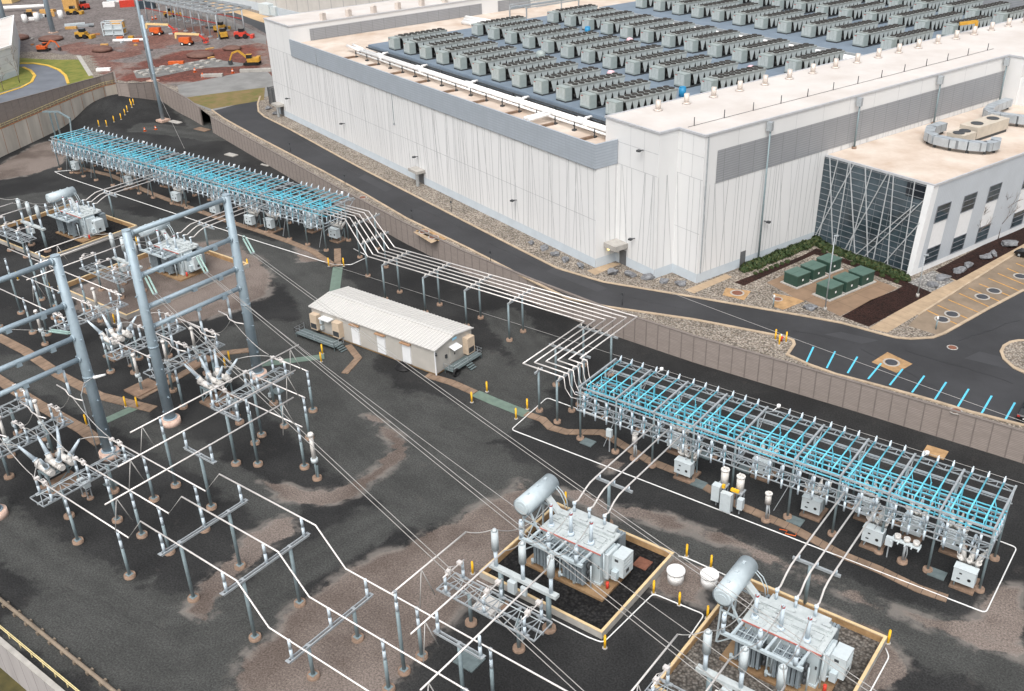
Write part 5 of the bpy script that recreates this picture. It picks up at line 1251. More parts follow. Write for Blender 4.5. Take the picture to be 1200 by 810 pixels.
t = thing('wall_box', V(-50.2,81.6), 'small grey box on a post left of the near feeder breakers', 'box'); m = MB(); m.bar((0,0,0),(0,0,3),.12,.12); m.build('post', GALV, t); m = MB(); m.box(-.35,-.3,2.2,.35,.1,3.2); m.build('box', CAB, t)
t = thing('wall_box', V(-19.6+2.0,81.6), 'small pale box on a post between the right feeder breakers', 'box'); m = MB(); m.bar((0,0,0),(0,0,2.4),.12,.12); m.build('post', GALV, t); m = MB(); m.box(-.35,-.3,1.6,.35,.1,2.6); m.build('box', CAB, t)
# trench lids, drain plates, orange mark
def slab_strip(name, pts, w, m, z=.1, kind='structure'):
    mb = MB(); mb.ribbon(P2(pts, 0), w, -.1, z); o = mb.build(name, m); tag(o, kind=kind)
slab_strip('cable_trench', [T(600,400)(120,640),T(600,400)(270,690),T(600,400)(340,760),T(600,400)(480,800),(705,507),(760,540),(800,556),(860,590),(930,620),(985,650),(1030,668),(1075,690),(1110,702)], 1.1, TRENCH)
slab_strip('cable_trench', [(88,196),(130,206),(180,228),(215,241),(262,258),(300,270),(340,284),(365,294),(392,312)], 1.2, TRENCH, .12)
slab_strip('cable_trench', [(-12,390),(30,412),(70,440),(116,464),(180,480)], 1.5, TRENCH)
slab_strip('cable_trench', [(162,467),(200,447),(240,424),(262,414),(300,410)], 1.3, TRENCH)
slab_strip('cable_trench', [(-10,440),(44,474),(96,503),(118,520)], 1.6, TRENCH)
slab_strip('cable_trench', [(404,438),(420,420),(408,405)], 1.0, TRENCH)
slab_strip('cable_trench', [(500,440),(530,449),(557,461)], 1.2, TRENCH)
slab_strip('green_walkway', [Z6(345,535),Z6(360,425)], 1.7, GREENP, .06); slab_strip('cable_trench', [Z6(360,420),Z6(358,345)], 1.2, TRENCH, .12)
slab_strip('green_walkway', [(300,428),(340,423),(380,418)], 1.4, GREENP, .05); slab_strip('green_walkway', [(118,496),(140,486),(160,477)], 1.4, GREENP, .05)
slab_strip('green_walkway', [(557,461),(580,471),(618,486)], 1.6, GREENP, .05)
def plate(px, py, label, l=1.6, w=1.3, m=PLATE, z=.12, name='drain_plate', cat='plate'):
    p = G(px, py); mb = MB(); mb.box(-l/2,-w/2,-.02,l/2,w/2,z); o = mb.build(name, m); o.location = p; tag(o, label, cat)
for px, py, lb in ((689,519,'grey drain plate at the left end of the near blue bus'),(819,567.5,'grey drain plate beside a footing under the near blue bus'),(826,534,'grey drain plate farther back under the near blue bus'),(873,550,'grey drain plate behind the twin tank unit'),(932,611,'grey drain plate beside the orange ground mark'),(1098,673,'grey drain plate left of the last feeder breaker'),(325,423+40-40+36,'grey drain plate below the middle frame leg'),(131,568,'grey drain plate right of the near dead tank breaker')): plate(px, py, lb)
plate(550, 774.5, 'dark hatch plate lying on the brown gravel at bottom centre', 2.2, 2.0)
plate(572, 713, 'pale sloping panel below the switch platform at bottom centre', 2.2, 2.0, PORCW, .5, 'sloping_panel', 'panel')
plate(1096, 530.5, 'tan framed drain cover behind the near blue bus', 2.4, 2.0, TAN, .08, 'drain_cover', 'cover'); 
plate(753, 661, 'rusty square sump in the black gravel pit', 1.5, 1.5, MANH, .1, 'sump_cover', 'cover')
mb = MB(); p = G(924,623); a = [G(*T(880,550)(250,530)),G(*T(880,550)(320,545)),G(*T(880,550)(300,570)),G(*T(880,550)(390,590)),G(*T(880,550)(400,565))]
mb.path([q-a[0]+V(0,0,.06) for q in a], .06, 5); o = mb.build('orange_marker', ORANGE); o.location = a[0]; tag(o, 'orange angled marker lying on the gravel before the near blue bus', 'marker')
# white barrier pipes on the ground
def barrier(label, pts, r=.065, z=.07):
    pts = [V(p[0], p[1], z) for p in pts]; q = []
    for i, p in enumerate(pts):
        if 0 < i < len(pts)-1:
            a = (pts[i-1]-p); b = (pts[i+1]-p); k = min(.5, a.length*.4, b.length*.4)
            for u in (0,.25,.5,.75,1): q.append((p+a.normalized()*k)*(1-u)**2+p*2*u*(1-u)+(p+b.normalized()*k)*u*u)
        else: q.append(p)
    mb = MB(); mb.path([v-q[0] for v in q], r, 6); o = mb.build('barrier_pipe', WHITEP); o.location = q[0]; tag(o, label, 'barrier pipe')
barrier('white pipe barrier on the gravel along the front of the near blue bus', [(-54.6,87.2),(-63.3,87.3),(-62.6,78.7),(-7.6,79.0),(-7.5,90.3),(-9.5,90.4)])
barrier('white pipe barrier along the front of the long blue bus at upper left', [(-206,109.5),(-211.3,104.4),(-205,103.6),(-177.9,103.0),(-139.1,102.2),(-118.9,102.3),(-116.3,104.0),(-116.3,108.2),(-121.1,109.3)])
barrier('white pipe barrier round the curb of the lower centre transformer', [(-49.0,55.2),(-36,55.2),(-34.4,55.4),(-33.9,63.6),(-28.6,63.9),(-28.4,60.5)])
barrier('white pipe barrier from the lower centre curb past the two white tanks', [(-34.6,69.8),(-33.5,70.0),(-28.5,69.9)])
barrier('white pipe barrier round the right edge of the bottom right curb', [(-13.6,69.4),(-13.0,68.6),(-13.0,54)])
for px, py, lb in ((707,676,'round white lidded tank beside the lower centre curb'),(836+0.,684,'round white lidded tank partly behind the bottom right transformer')):
    pass
for (x, y), lb in zip(((-33.1,66.5),(-30.2,67.9)), ('round white lidded tank beside the lower centre curb','round white lidded tank partly behind the bottom right transformer')):
    t = thing('lidded_tank', V(x, y), lb, 'tank'); m = MB(); m.cyl((0,0,0),(0,0,1.15),.82,n=20); m.build('body', WHITE, t); m = MB(); m.cyl((0,0,1.15),(0,0,1.35),.93,.9,20); m.cyl((0,0,1.35),(0,0,1.4),.12,n=8); m.build('lid', WHITEP, t)
# yellow bollards
BO = []
def bollard(p, label):
    if BO: return dup(BO[0], p, label)
    t = thing('bollard', p, label, 'bollard', 'yellow bollards'); m = MB(); m.cyl((0,0,-.1),(0,0,1.5),.12,n=8); m.cyl((0,0,1.5),(0,0,1.58),.12,.05,8); m.build('post', YEL, t); m = MB(); m.cyl((0,0,-.1),(0,0,.05),.25,n=8); m.build('foot', CONC, t); BO.append(t); return t
BL = [((376.5,424),'bollard at the green walkway left of the control house, nearer one'),((378,414.7),'bollard at the green walkway left of the control house, farther one'),((553,471.5),'bollard at the near end of the green walkway right of the control house'),((570.7,459),'bollard behind the green walkway right of the control house'),((604.8,490.7),'bollard at the corner where the green walkway meets the white pipe'),((617.9,479.5),'bollard behind the walkway corner by the white pipe'),
 ((765.9,694.8),'bollard at the bend of the white pipe between the two near transformers'),((796,708.7),'bollard midway along the white pipe between the two near transformers'),((828.8,724.7),'bollard at the left edge of the bottom right curb'),((804.5,652),'left bollard on the brown gravel behind the white tanks'),((833,665),'right bollard on the brown gravel behind the white tanks'),((708.8,759.3),'bollard at the near corner of the lower centre curb'),((1040.5,753.5),'bollard at the right corner of the bottom right curb'),((663,590),'bollard behind the lower centre transformer'),
 ((554,672),'bollard at the left corner of the lower centre curb'),((388,311.5),'right bollard where the trench leaves the long blue bus'),((385.5-.5-.0+20,304.5),'bollard hidden behind the trench at the right end of the long blue bus')]
BL = BL[:15]+[((385.5,312),'left bollard where the trench leaves the long blue bus'),((403,312),'right bollard where the trench leaves the long blue bus')]
for (px, py), lb in BL: bollard(G(px, py), 'yellow '+lb)
for (x, y), lb in zip(((-108.1,49.0),(-107.8,54.5),(-106.4,55.3),(-106.4,70.3),(-105.3,68.7)), ('at the trench beside the near tall frame','left of the green walkway between the tall frames','right of the green walkway between the tall frames','by the trench behind the middle breaker','by the trench just right of the middle breaker')): bollard(V(x, y), 'yellow bollard '+lb)
for (px, py), lb in (((21.3,328),'at the upper left on the brown gravel'),((59.3,341.3),'right of the mint insulator at upper left'),((134.7,378.7),'in front of the brown gravel by the far breaker'),((290.7,313.3),'behind the right leg of the middle tall frame'),((161,287),'beside the round tank left of the second transformer')): bollard(G(px, py), 'yellow bollard '+lb)
for i, (x, y) in enumerate([(436,555),(470,555),(502,536),(533,525),(550,505),(561,490),(575,460),(588,460),(580,472)]): bollard(Gt(x/3.75, y/3.75), 'yellow bollard, %s in the curved line up the dark mound from the blue bus' % ORD[i])
for (px, py), lb in zip(((908.5,398),(913,404),(921,401)), ('left of the hydrant','right in front of the hydrant','right of the hydrant')): bollard(G(px, py, ZR), 'yellow bollard %s on the gravel point by the road' % lb)
t = thing('fire_hydrant', G(915,399.5,ZR), 'small red and white hydrant between yellow bollards by the road', 'hydrant'); m = MB(); m.cyl((0,0,0),(0,0,.8),.2,n=8); m.bar((-.3,0,.55),(.3,0,.55),.15,.15); m.build('body', REDM, t); m = MB(); m.cyl((0,0,.8),(0,0,1.05),.2,.06,8); m.build('cap', WHITE, t)
# ------------------------------------------------------------------ tall dead end frames
def frame_leg(t, x, y, h, r0, r1, ring=True):
    if ring:
        m = MB(); m.cyl((x,y,-.2),(x,y,.75),1.25,1.2,24); m.cyl((x,y,.75),(x,y,.8),1.05,n=20); m.build('footing', mat('pale ring footing', (.62,.45,.37), .9, 0, .2, 1.5) if 'pale ring footing' not in bpy.data.materials else bpy.data.materials['pale ring footing'], t)
    m = MB(); m.cyl((x,y,.5),(x,y,h),r0,r1,12); m.cyl((x,y,h*.42),(x,y,h*.42+.25),r0*.66+r1*.40,n=12); m.cyl((x,y,.8),(x,y,.95),r0*1.25,n=12); m.cyl((x,y,h),(x,y,h+.08),r1*1.06,n=12)
    for z in range(2, int(h), 2): m.box(x-.08, y-r0-.1, z, x+.08, y-r1*.7, z+.12) if z % 4 else m.box(x+r1*.7, y-.08, z, x+r0+.1, y+.08, z+.12)
    m.build('leg', POLE, t)
BZ = (25.7, 20.4, 16.3, 13.6)
def tall_frame(label, x, y0, y1, arms):
    t = thing('dead_end_frame', V(x, (y0+y1)/2), label, 'steel frame', 'tall grey frames'); c = (y0+y1)/2
    frame_leg(t, 0, y0-c, 26.2, .70, .49); frame_leg(t, 0, y1-c, 26.2, .70, .49)
    for k, z in enumerate(BZ):
        m = MB(); m.cyl((0,y0-c+.5,z),(0,y1-c-.5,z),.30,n=10)
        for y in (y0-c+.55, y1-c-.55): m.cyl((0,y-.12,z),(0,y+.12,z),.42,n=10)
        if k: 
            for u in (.22,.5,.78): y = y0-c+(y1-y0)*u; m.box(-.32,y-.3,z-.5,.32,y+.3,z+.15)
        m.build('cross_tube', POLE, t)
    if arms:
        for y in (y0-c+2.6, 0, y1-c-2.6):
            m = MB(); ins(m, (.0,y,BZ[3]-.35-3.2), 3.1, .16); m.build('hanging_insulator', PORC, t)
    return t
tall_frame('tall grey steel frame in the left yard with mint insulators on both legs', -99.35, 55.5, 69.65, True)
tall_frame('tall grey steel frame cut by the left edge, with the lamp on its leg', -99.35, 46.75, 32.6, True) if False else tall_frame('tall grey steel frame cut by the left edge, with the lamp on its leg', -99.35, 32.6, 46.75, True)
# switch arms under the frames
t = thing('street_lamp', V(-99.0,46.1), 'white lamp head on a thin arm against the near tall frame leg', 'lamp'); m = MB(); m.path([(0,-.9,0),(0,-.9,9.5),(.2,-.3,10.8),(.9,.6,11.4)], .07, 6); m.build('pole', GALV, t)
m = MB(); m.cyl((.9,.6,11.35),(1.7,1.7,11.5),.22,.12,8); m.build('lamp_head', WHITE, t)
def strain(p, d, label, n=2):
    t = thing('strain_insulator', p, label, 'insulator', 'mint strain insulators'); d = Vector(d).normalized(); s = V(-d.y, d.x, 0).normalized()*.2
    for k in (-1, 1):
        m = MB(); m.cyl(s*k*.4, d*.5+s*k, .05, n=5)
        for j in range(16): q = d*(.5+j*.15)+s*k; m.cyl(q, q+d*.09, .125, .125, 8)
        m.cyl(d*.5+s*k, d*2.95+s*k, .09, n=6); m.build('insulator_string', MINT, t)
    m = MB(); m.bar(d*2.9-s*1.2, d*2.9+s*1.2, .15, .2); m.build('yoke', GALV, t); return t
PHI = R(-15); WD = V(math.cos(PHI), math.sin(PHI), 0)
for k, (y, nm) in enumerate(((71.1,'far leg'),(63.9,'middle of the frame'),(56.6,'near leg'))):
    a = V(-99.3, y, 20.3); d = WD*1.0+V(0,0,-.75)
    strain(a, d, 'mint double insulator string at the %s of the middle tall frame' % nm)
    e = a+d.normalized()*2.95
    for s, sd in ((-.2,'near'),(.2,'far')):
        mb = MB(); pts = []; Lh = 150
        for q in range(25):
            u = q/24; pts.append(WD*(Lh*u)+V(-WD.y,WD.x,0)*s*(1 if q else 1)+V(0,0,-1.4*4*u*(1-u)*.9+.3*u))
        mb.path(pts, .035, 4); o = mb.build('line_conductor', WIRE); o.location = e; tag(o, '%s wire of the twin conductor from the %s across the yard' % (sd, nm.replace('middle of the frame','frame middle')), 'cable', 'overhead conductors')
mb = MB(); q0 = V(-99.3,69.65,26.2); pts = [G(236,316,18.0)]
a = G(236,316,19.5); b_ = a+WD*150; mb.path([ (a.lerp(b_,u/20)-a)+V(0,0,7.0*(u/20)-2.2*4*(u/20)*(1-u/20)) for u in range(21)], .03, 4); o = mb.build('line_conductor', WIRE); o.location = a; tag(o, 'single thin wire between the twin conductors over the yard', 'cable')
strain(V(-99.9,46.6,16.6), (-1.0,-.45,.05), 'mint insulator string at the leg of the left tall frame')
mb = MB(); mb.path([(0,0,0),(-20,-9,-1.2),(-45,-20,-1.2)], .035, 4); o = mb.build('line_conductor', WIRE); o.location = (-102.6,45.3,16.75); tag(o, 'wire leaving the left tall frame towards the left edge', 'cable')
# far poles
def steel_pole(p, h, label, r0=.7, r1=.42):
    t = thing('steel_pole', p, label, 'pole', 'tall grey poles at the far left'); m = MB(); m.box(-1.3,-1.3,-.2,1.3,1.3,.35); m.build('footing', FOOTW, t); m = MB(); m.cyl((0,0,.3),(0,0,h),r0,r1,10); m.cyl((0,0,h*.45),(0,0,h*.45+.3),r0*.9,n=10); m.build('shaft', POLE, t); return t
steel_pole(V(-226,143.5,.3), 26.4, 'tall grey pole standing on the dark mound below the screen wall', .46, .3)
steel_pole(V(-253.7,160.5,ZR), 34, 'taller grey pole just behind the screen wall at the far end', .5, .3)
steel_pole(V(-376.4,182.3,ZR), 30, 'grey pole in the construction site at the top left corner', .95, .6); steel_pole(V(-355,188.4,ZR), 32, 'grey pole with a dark base in the construction site at the top left', .95, .6)
# thin wires from the far pole
def wire(label, a, b, sag, r=.03):
    mb = MB(); mb.path([Vector(a).lerp(Vector(b),u/24)-Vector(a)-V(0,0,4*sag*(u/24)*(1-u/24)) for u in range(25)], r, 4); o = mb.build('guy_wire', WIRE); o.location = a; tag(o, label, 'wire')
wire('thin shield wire crossing the road at right above the parking marks', G(786,343,9), G(1200,493,9)+(G(1200,493,9)-G(786,343,9))*.3, .2)
wire('thin ground wire running along the yard behind the near blue bus', V(-119,101.6,.3), V(10,101.6,.3), 0, .03)
wire('thin wire slanting down from the far pole to the long blue bus', G(172,80,14), G(216,174,3), .2)
# ------------------------------------------------------------------ six tube run between the two blue buses
for k in range(6):
    y = 97.85+1.02*k; xc = -64.5+1.03*k; yl = 83.95+1.02*k; ZT = 6.35
    yk = 107.0+1.0*k
    pts = [(-126,yk,ZT+.3),(-119.8+.15*k,yk,ZT+.3),(-105.4+.2*k,y,ZT),(xc,y,ZT),(xc,yl,ZT),(-58.3,yl,ZT)]
    p0 = Vector(pts[0]); mb = MB(); mb.path([Vector(p)-p0 for p in pts[:3]], .09, 6); mb.path([Vector(p)-p0 for p in pts[2:4]], .09, 6); mb.path([Vector(p)-p0 for p in pts[3:5]], .09, 6); mb.path([Vector(p)-p0 for p in pts[4:]], .09, 6)
    mb.path([Vector(p)-p0 for p in ((-58.3,yl,ZT),(-58.1,yl,4.9),(-57.3,yl-.15*k,3.9),(-55.9,yl-.25*k,4.0),(-54.7,yl-.3*k,5.2))], .05, 5)
    o = mb.build('six_tube_bus', ALU); o.location = p0; tag(o, '%s tube from the camera side in the six tube run joining the two blue buses' % ORD[k], 'bus pipe', 'six tube run')
def portal(x, y, cols, half, z, label, axis='y', n=6):
    t = thing('tube_portal', V(x, y), label, 'portal', 'portals of the six tube run', rz=0 if axis == 'x' else math.pi/2)
    for c in cols:
        m = MB(); footing(m,c,0,.5); m.build('footing', FOOT, t); m = MB(); m.cyl((c,0,.3),(c,0,z-.2),.15,n=8); m.build('column', GALVD, t)
    m = MB(); m.bar((-half,0,z-.12),(half,0,z-.12),.2,.24); m.build('beam', GALV, t)
    for k in range(n):
        m = MB(); c = (k-(n-1)/2)*1.02; m.cyl((c,0,z),(c,0,z+.32),.1,n=6); m.bar((c-.28,.0,z+.02),(c-.05,.0,z+.40),.07,.07); m.build('tube_saddle', PORCW, t)
    return t
for x, lb in ((-77,'portal of the six tube run nearest the bend'),(-85,'portal of the six tube run level with the house end'),(-93.2,'portal of the six tube run behind the control house'),(-101.7,'portal of the six tube run at the end of its slanting part')):
    portal(x, 100.4, (-3.2+.0,.1), 3.3, 6.0, lb)
portal(-117.4, 109.6, (-2.4,2.0), 3.3, 6.3, 'portal at the right end of the long blue bus')
portal(-110.5, 104.6, (-2.4,2.0), 3.3, 6.1, 'portal midway along the slanting tubes')
portal(-61.9, 97.0, (-2.2,2.2), 3.2, 6.0, 'portal across the tubes at the far corner of the run', 'x')
portal(-62.0, 90.6, (-2.2,2.2), 3.2, 6.0, 'portal across the tubes where they turn toward the near blue bus', 'x')
portal(-58.9, 86.5, (-3.2,0,1.7), 3.3, 6.0, 'portal at the end of the six tube run beside the near blue bus')
portal(-62.3, 84.2, (0,), .8, 6.0, 'single column under the near corner of the six tube run', n=1)
# ------------------------------------------------------------------ control house
hs_ = thing('control_house', V(-91.1,87.35), 'long beige control house with a ribbed pale roof in the middle of the yard', 'control house')
HX, HY, HZ = 12.1, 3.85, 4.0
m = MB(); m.box(-HX,-HY,.35,HX,HY,HZ)
for x in (-HX,HX): m.poly([(x,-HY,HZ),(x,HY,HZ),(x,0,HZ+.55)] if x > 0 else [(x,HY,HZ),(x,-HY,HZ),(x,0,HZ+.55)])
m.build('walls', stripes(HOUSEW, (1,1,0), .42, .1, (.43,.41,.375)), hs_)
m = MB(); m.box(-HX+.2,-HY+.2,-.1,HX-.2,HY-.2,.35); m.build('foundation', TAN, hs_)
m = MB(); e = .28
for s in (-1,1):
    b = len(m.v); m.v += [(-HX-e,s*(HY+e),HZ-.02),(HX+e,s*(HY+e),HZ-.02),(HX+e,0,HZ+.62),(-HX-e,0,HZ+.62),(-HX-e,s*(HY+e),HZ+.1),(HX+e,s*(HY+e),HZ+.1),(HX+e,0,HZ+.74),(-HX-e,0,HZ+.74)]
    for f in ((0,1,2,3),(7,6,5,4),(0,4,5,1),(1,5,6,2),(2,6,7,3),(3,7,4,0)): m.face([b+i for i in f])
    n = 41
    for k in range(n+1):
        x = -HX-e+.04+(2*(HX+e)-.08)*k/n; m.bar((x,s*(HY+e-.02),HZ+.12),(x,s*.1,HZ+.74),.10,.09)
m.bar((-HX-e,0,HZ+.77),(HX+e,0,HZ+.77),.55,.08)
m.build('roof', HOUSER, hs_)
for x in (-3.0,2.1,6.9):
    m = MB(); m.box(x-.75,-HY-.18,.55,x+.75,-HY,3.5); o = m.build('door', SEG, hs_); m = MB(); m.box(x-.9,-HY-.5,3.5,x+.9,-HY-.01,3.65); m.build('door_hood', mat('rusty hood', (.36,.22,.13), .8) if 'rusty hood' not in bpy.data.materials else bpy.data.materials['rusty hood'], o)
for x in (-11.0,-6.3):
    m = MB(); m.box(x-.7,-HY-.9,.9,x+.7,-HY,3.3); o = m.build('cooling_unit', AC, hs_); m = MB(); m.box(x-.6,-HY-.93,1.1,x+.6,-HY-.9,1.9); m.build('grille', DKST, o)
m = MB(); m.box(-9.4,-HY-.15,.7,-7.7,-HY,3.0); o = m.build('door', HOUSEW, hs_); m = MB(); m.box(-9.6,-HY-1.1,3.1,-7.5,-HY,3.25); m.build('door_hood', SEG, o)
m = MB(); m.box(-10.1,-HY-.5,1.9,-9.7,-HY,2.5); m.box(-10.1,-HY-.5,1.0,-9.7,-HY,1.6); m.build('meter_boxes', CAB, hs_)
m = MB(); m.box(HX,.6,.9,HX+.9,2.9-.7,3.3) if False else m.box(HX,1.9,.9,HX+.9,3.4,3.4); o = m.build('cooling_unit', AC, hs_); m = MB(); m.box(HX+.9,2.1,1.1,HX+.93,3.2,1.9); m.build('grille', DKST, o)
m = MB(); m.box(HX,-.9,.7,HX+.1,.3,3.0); o = m.build('door', HOUSEW, hs_); m = MB(); m.poly([(HX+.02,-1.1,3.3),(HX+1.1,-1.1,3.0),(HX+1.1,.6,3.0),(HX+.02,.6,3.3)]); m.build('door_hood', SEG, o)
m = MB(); m.box(HX,-1.9,1.9,HX+.2,-1.6,2.4); m.cyl((HX+.1,-HY+.05,3.5),(HX+.4,-HY-.2,3.4),.16,n=8); m.box(HX,-.1,1.7,HX+.12,.1,2.0); m.build('wall_fittings', DKST, hs_)
m = MB(); m.bar((HX+.04,-HY-.06,.2),(HX+.04,-HY-.06,HZ),.14,.14); m.build('downpipe', SEG, hs_)
m = MB(); m.box(HX-.02-.9,-.25,HZ+.6,HX+.3,.25,HZ+.9) if False else m.box(HX+.29,-.5,HZ+.05,HX+.31,.4,HZ+.4); m.build('blue_sign', mat('pale blue sign', (.25,.5,.66), .5), hs_)
for nm, lab, x0, x1, y0, y1 in (('landing_platform','grey metal landing with rails on the front left of the control house',-12.9,-4.6,-HY-3.0,-HY-1.15),('landing_platform','grey metal landing with steps at the right end of the control house',HX+.3,HX+2.0,-2.6,3.6)):
    t = thing(nm, V(-91.1+(x0+x1)/2, 87.35+(y0+y1)/2), lab, 'landing'); cx, cy = (x0+x1)/2, (y0+y1)/2
    m = MB(); m.box(x0-cx,y0-cy,.62,x1-cx,y1-cy,.7)
    for x in (x0-cx+.1, x1-cx-.1):
        for y in (y0-cy+.1, y1-cy-.1): m.bar((x,y,0),(x,y,.62),.08,.08)
    m.build('deck', PLATE, t)
    m = MB(); pts = [(x0-cx,y1-cy),(x0-cx,y0-cy),(x1-cx,y0-cy),(x1-cx,y1-cy)] if 'left' in lab else [(x0-cx,y0-cy),(x1-cx,y0-cy),(x1-cx,y1-cy),(x0-cx,y1-cy)]
    for z in (1.1,1.6): m.path([(p[0],p[1],z) for p in pts], .03, 4)
    for i in range(3):
        for u in (0,.5,1): q = Vector(pts[i]).lerp(Vector(pts[i+1]),u); m.bar((q.x,q.y,.7),(q.x,q.y,1.6),.05,.05)
    m.build('rails', GALV, t)
    m = MB()
    for k in range(3): m.box((x1-cx)+.1+.32*k, -.6, .5-.2*k, (x1-cx)+.4+.32*k, .6, .56-.2*k)
    m.build('steps', PLATE, t)
t = thing('cable_heap', G(472,432), 'black coil of cable on the gravel in front of the control house', 'cable coil'); m = MB()
for k in range(5):
    r = 1.0-.12*k; m.path([(r*math.cos(a*.5)*1.1,r*math.sin(a*.5)*.8,.12+.16*k) for a in range(14)], .14, 6)
m.build('coil', DARK, t)
t = thing('tyre', G(535,441), 'black tyre leaning under the right landing of the control house', 'tyre'); m = MB(); m.path([(.0,.5*math.cos(a*.42),.55+.5*math.sin(a*.42)) for a in range(16)], .16, 6); m.build('ring', DARK, t)
# ------------------------------------------------------------------ building surroundings
def green_box(a, b, label):
    global GB
    loc = AB(a, b, ZR+.02)
    if GB: return dup(GB, loc, label)
    t = thing('transformer_enclosure', loc, label, 'green cabinet', 'green cabinets on the brown pad', rz=math.atan2(BD.y, BD.x))
    m = MB(); m.box(-1.75,-1.6,-.05,1.75,1.6,.14); m.build('plinth', CONC, t)
    m = MB(); m.box(-1.4,-1.25,.14,1.4,1.25,1.72); m.build('casing', GREENT, t); m = MB(); m.box(-1.45,-1.3,1.72,1.45,1.3,1.86); m.box(-1.45,-.03,1.86,1.45,.03,1.89); m.build('lid', GREENTL, t)
    m = MB(); m.box(-.9,1.25,.8,-.65,1.27,1.1); m.box(.5,1.25,.9,.7,1.27,1.1); m.box(-.3,-1.27,.8,.0,-1.25,1.1); m.build('stickers', WHITE, t)
    m = MB(); m.box(-.02,-1.265,.2,.02,-1.25,1.7); m.box(-.02,1.25,.2,.02,1.265,1.7); m.build('door_seams', DARK, t)
    GB = t; return t
GB = None
for (a, b), lb in zip(((-9.3,11.5),(-9.2,15.2),(-9.0,19.1),(-15.0,11.8),(-15.0,15.4),(-15.0,19.0)), ('left of three by the white wall','middle of three by the white wall','nearest the glass in the wall side row','left one of the three nearer the road','middle one of the three nearer the road','right one of the three nearer the road')):
    green_box(a, b, 'green cabinet on the brown pad, '+lb)
def shrub_mesh(n, seed, r=1.0):
    rg = random.Random(seed); mb = MB()
    for i in range(n):
        th = rg.uniform(0, 2*math.pi); u = rg.random(); rr = r*(.55+.5*u**.5)*(1+.18*math.sin(3*th+seed)); ph = rg.uniform(-.15, 1.45)
        p = V(rr*math.cos(ph)*math.cos(th), rr*math.cos(ph)*math.sin(th), .15+rr*math.sin(ph)*.95)
        nrm = (p-V(0,0,.3)).normalized()+V(rg.uniform(-.7,.7),rg.uniform(-.7,.7),rg.uniform(-.5,.7)); nrm.normalize()
        a = nrm.orthogonal().normalized(); b = nrm.cross(a); s = rg.uniform(.10,.2)
        mb.mi = 1 if rg.random() < .18 else 0
        mb.poly([p-a*s, p+b*s*.6, p+a*s, p-b*s*.6])
    mb.mi = 0; return mb
SHM = [shrub_mesh(900, k).build('shrub', [LEAF, LEAFY]) for k in range(3)]
core = MB(); core.smooth = True
SHC = 0
def place_shrub(p, s, label, grp, first=[True, True, True]):
    k = int(p.x*7+p.y*3) % 3
    if first[k]: o = SHM[k]; first[k] = False
    else: o = SHM[k].copy(); COL.objects.link(o)
    o.location = p; o.scale = (s, s, s*.95); o.rotation_euler = (0,0,p.x*5 % 6.28); tag(o, label, 'shrub', grp)
rowA = [Z8(-60+0,452), Z8(290,312)]; n = 0
def lerp2(a, b, u): return (a[0]+(b[0]-a[0])*u, a[1]+(b[1]-a[1])*u)
NA, NB = 17, 17
for k in range(NA):
    u = k/(NA-1); q = lerp2(Z8(-30,440), Z8(285,318), u); place_shrub(G(q[0], q[1], ZR), rng.uniform(.78,1.08), '%s dark green shrub from the left in the row along the grooved white wall' % ORD[k], 'shrubs along the white wall')
for k in range(NB):
    u = k/(NB-1); q = lerp2(Z8(310,335), Z8(680,480), u); place_shrub(G(q[0], q[1], ZR), rng.uniform(.75,1.0), '%s dark green shrub from the left in the row along the glass facade' % ORD[k], 'shrubs along the glass facade')
for k in range(13):
    q = lerp2(Z8(20,455), Z8(300,352), k/12) if k < 7 else lerp2(Z8(320,360), Z8(640,490), (k-7)/5); place_shrub(G(q[0], q[1], ZR), rng.uniform(.3,.42), 'small yellowish tuft %s from the left in the mulch before the shrub rows' % ORD[k], 'tufts in the mulch')
for k in range(3):
    if SHM[k].location.length < 1: bpy.data.objects.remove(SHM[k])
def boulder(px, py, z, s, label, seed):
    bm = bmesh.new(); bmesh.ops.create_icosphere(bm, subdivisions=2, radius=1)
    rg = random.Random(seed); off = V(rg.uniform(0,50), rg.uniform(0,50), 0)
    for v in bm.verts:
        q = v.co*1.1+off; v.co *= .78+.55*noise.noise(q); v.co.z *= .62
        v.co.x = round(v.co.x*3.2)/3.2*.5+v.co.x*.5; v.co.y *= .8
    me = bpy.data.meshes.new('boulder'); bm.to_mesh(me); bm.free(); me.materials.append(STONE)
    o = bpy.data.objects.new('boulder', me); COL.objects.link(o); p = G(px, py, z); o.location = p+V(0,0,s*.3); o.scale = (s*1.25, s, s); o.rotation_euler = (0,0,rg.uniform(0,6)); tag(o, label, 'boulder')
RK = [(Z7(85,322),.75),(Z7(143,345),.9),(Z7(190,372),.9),(Z7(237,397),.9),(Z7(303,423),.9),(Z7(445,452),1.1),(Z7(520,462),1.0),(Z7(597,475),1.0),(Z7(665,490),.8),(Z7(740,503),.9)]
for k, (q, s) in enumerate(RK): boulder(q[0], q[1], ZR, s, 'grey boulder, %s from the left along the foot of the white hall' % ORD[k], k)
for k, (q, s, lb) in enumerate([(Z8(257,608),1.0,'grey boulder in the pale rock by the brown pad corner'),(Z8(915,445),1.0,'large grey boulder at the near end of the flower bed'),(Z8(958,421),1.0,'grey boulder second along the flower bed'),(Z8(1030,386),1.0,'whitish boulder left of a pair in the flower bed'),(Z8(1062,369),.9,'whitish boulder right of a pair in the flower bed'),(Z8(1132,330),1.3,'biggest boulder far along the flower bed'),(Z8(840,480),1.1,'grey boulder in the pale rock beside the office corner'),(Z8(793,508),.9,'smaller boulder in the pale rock beside the office corner'),((315,128),.9,'dark boulder at the far left corner of the hall'),((323,134),.9,'dark boulder beside the first canopy at the far left')]): boulder(q[0], q[1], ZR, s, lb, 40+k)
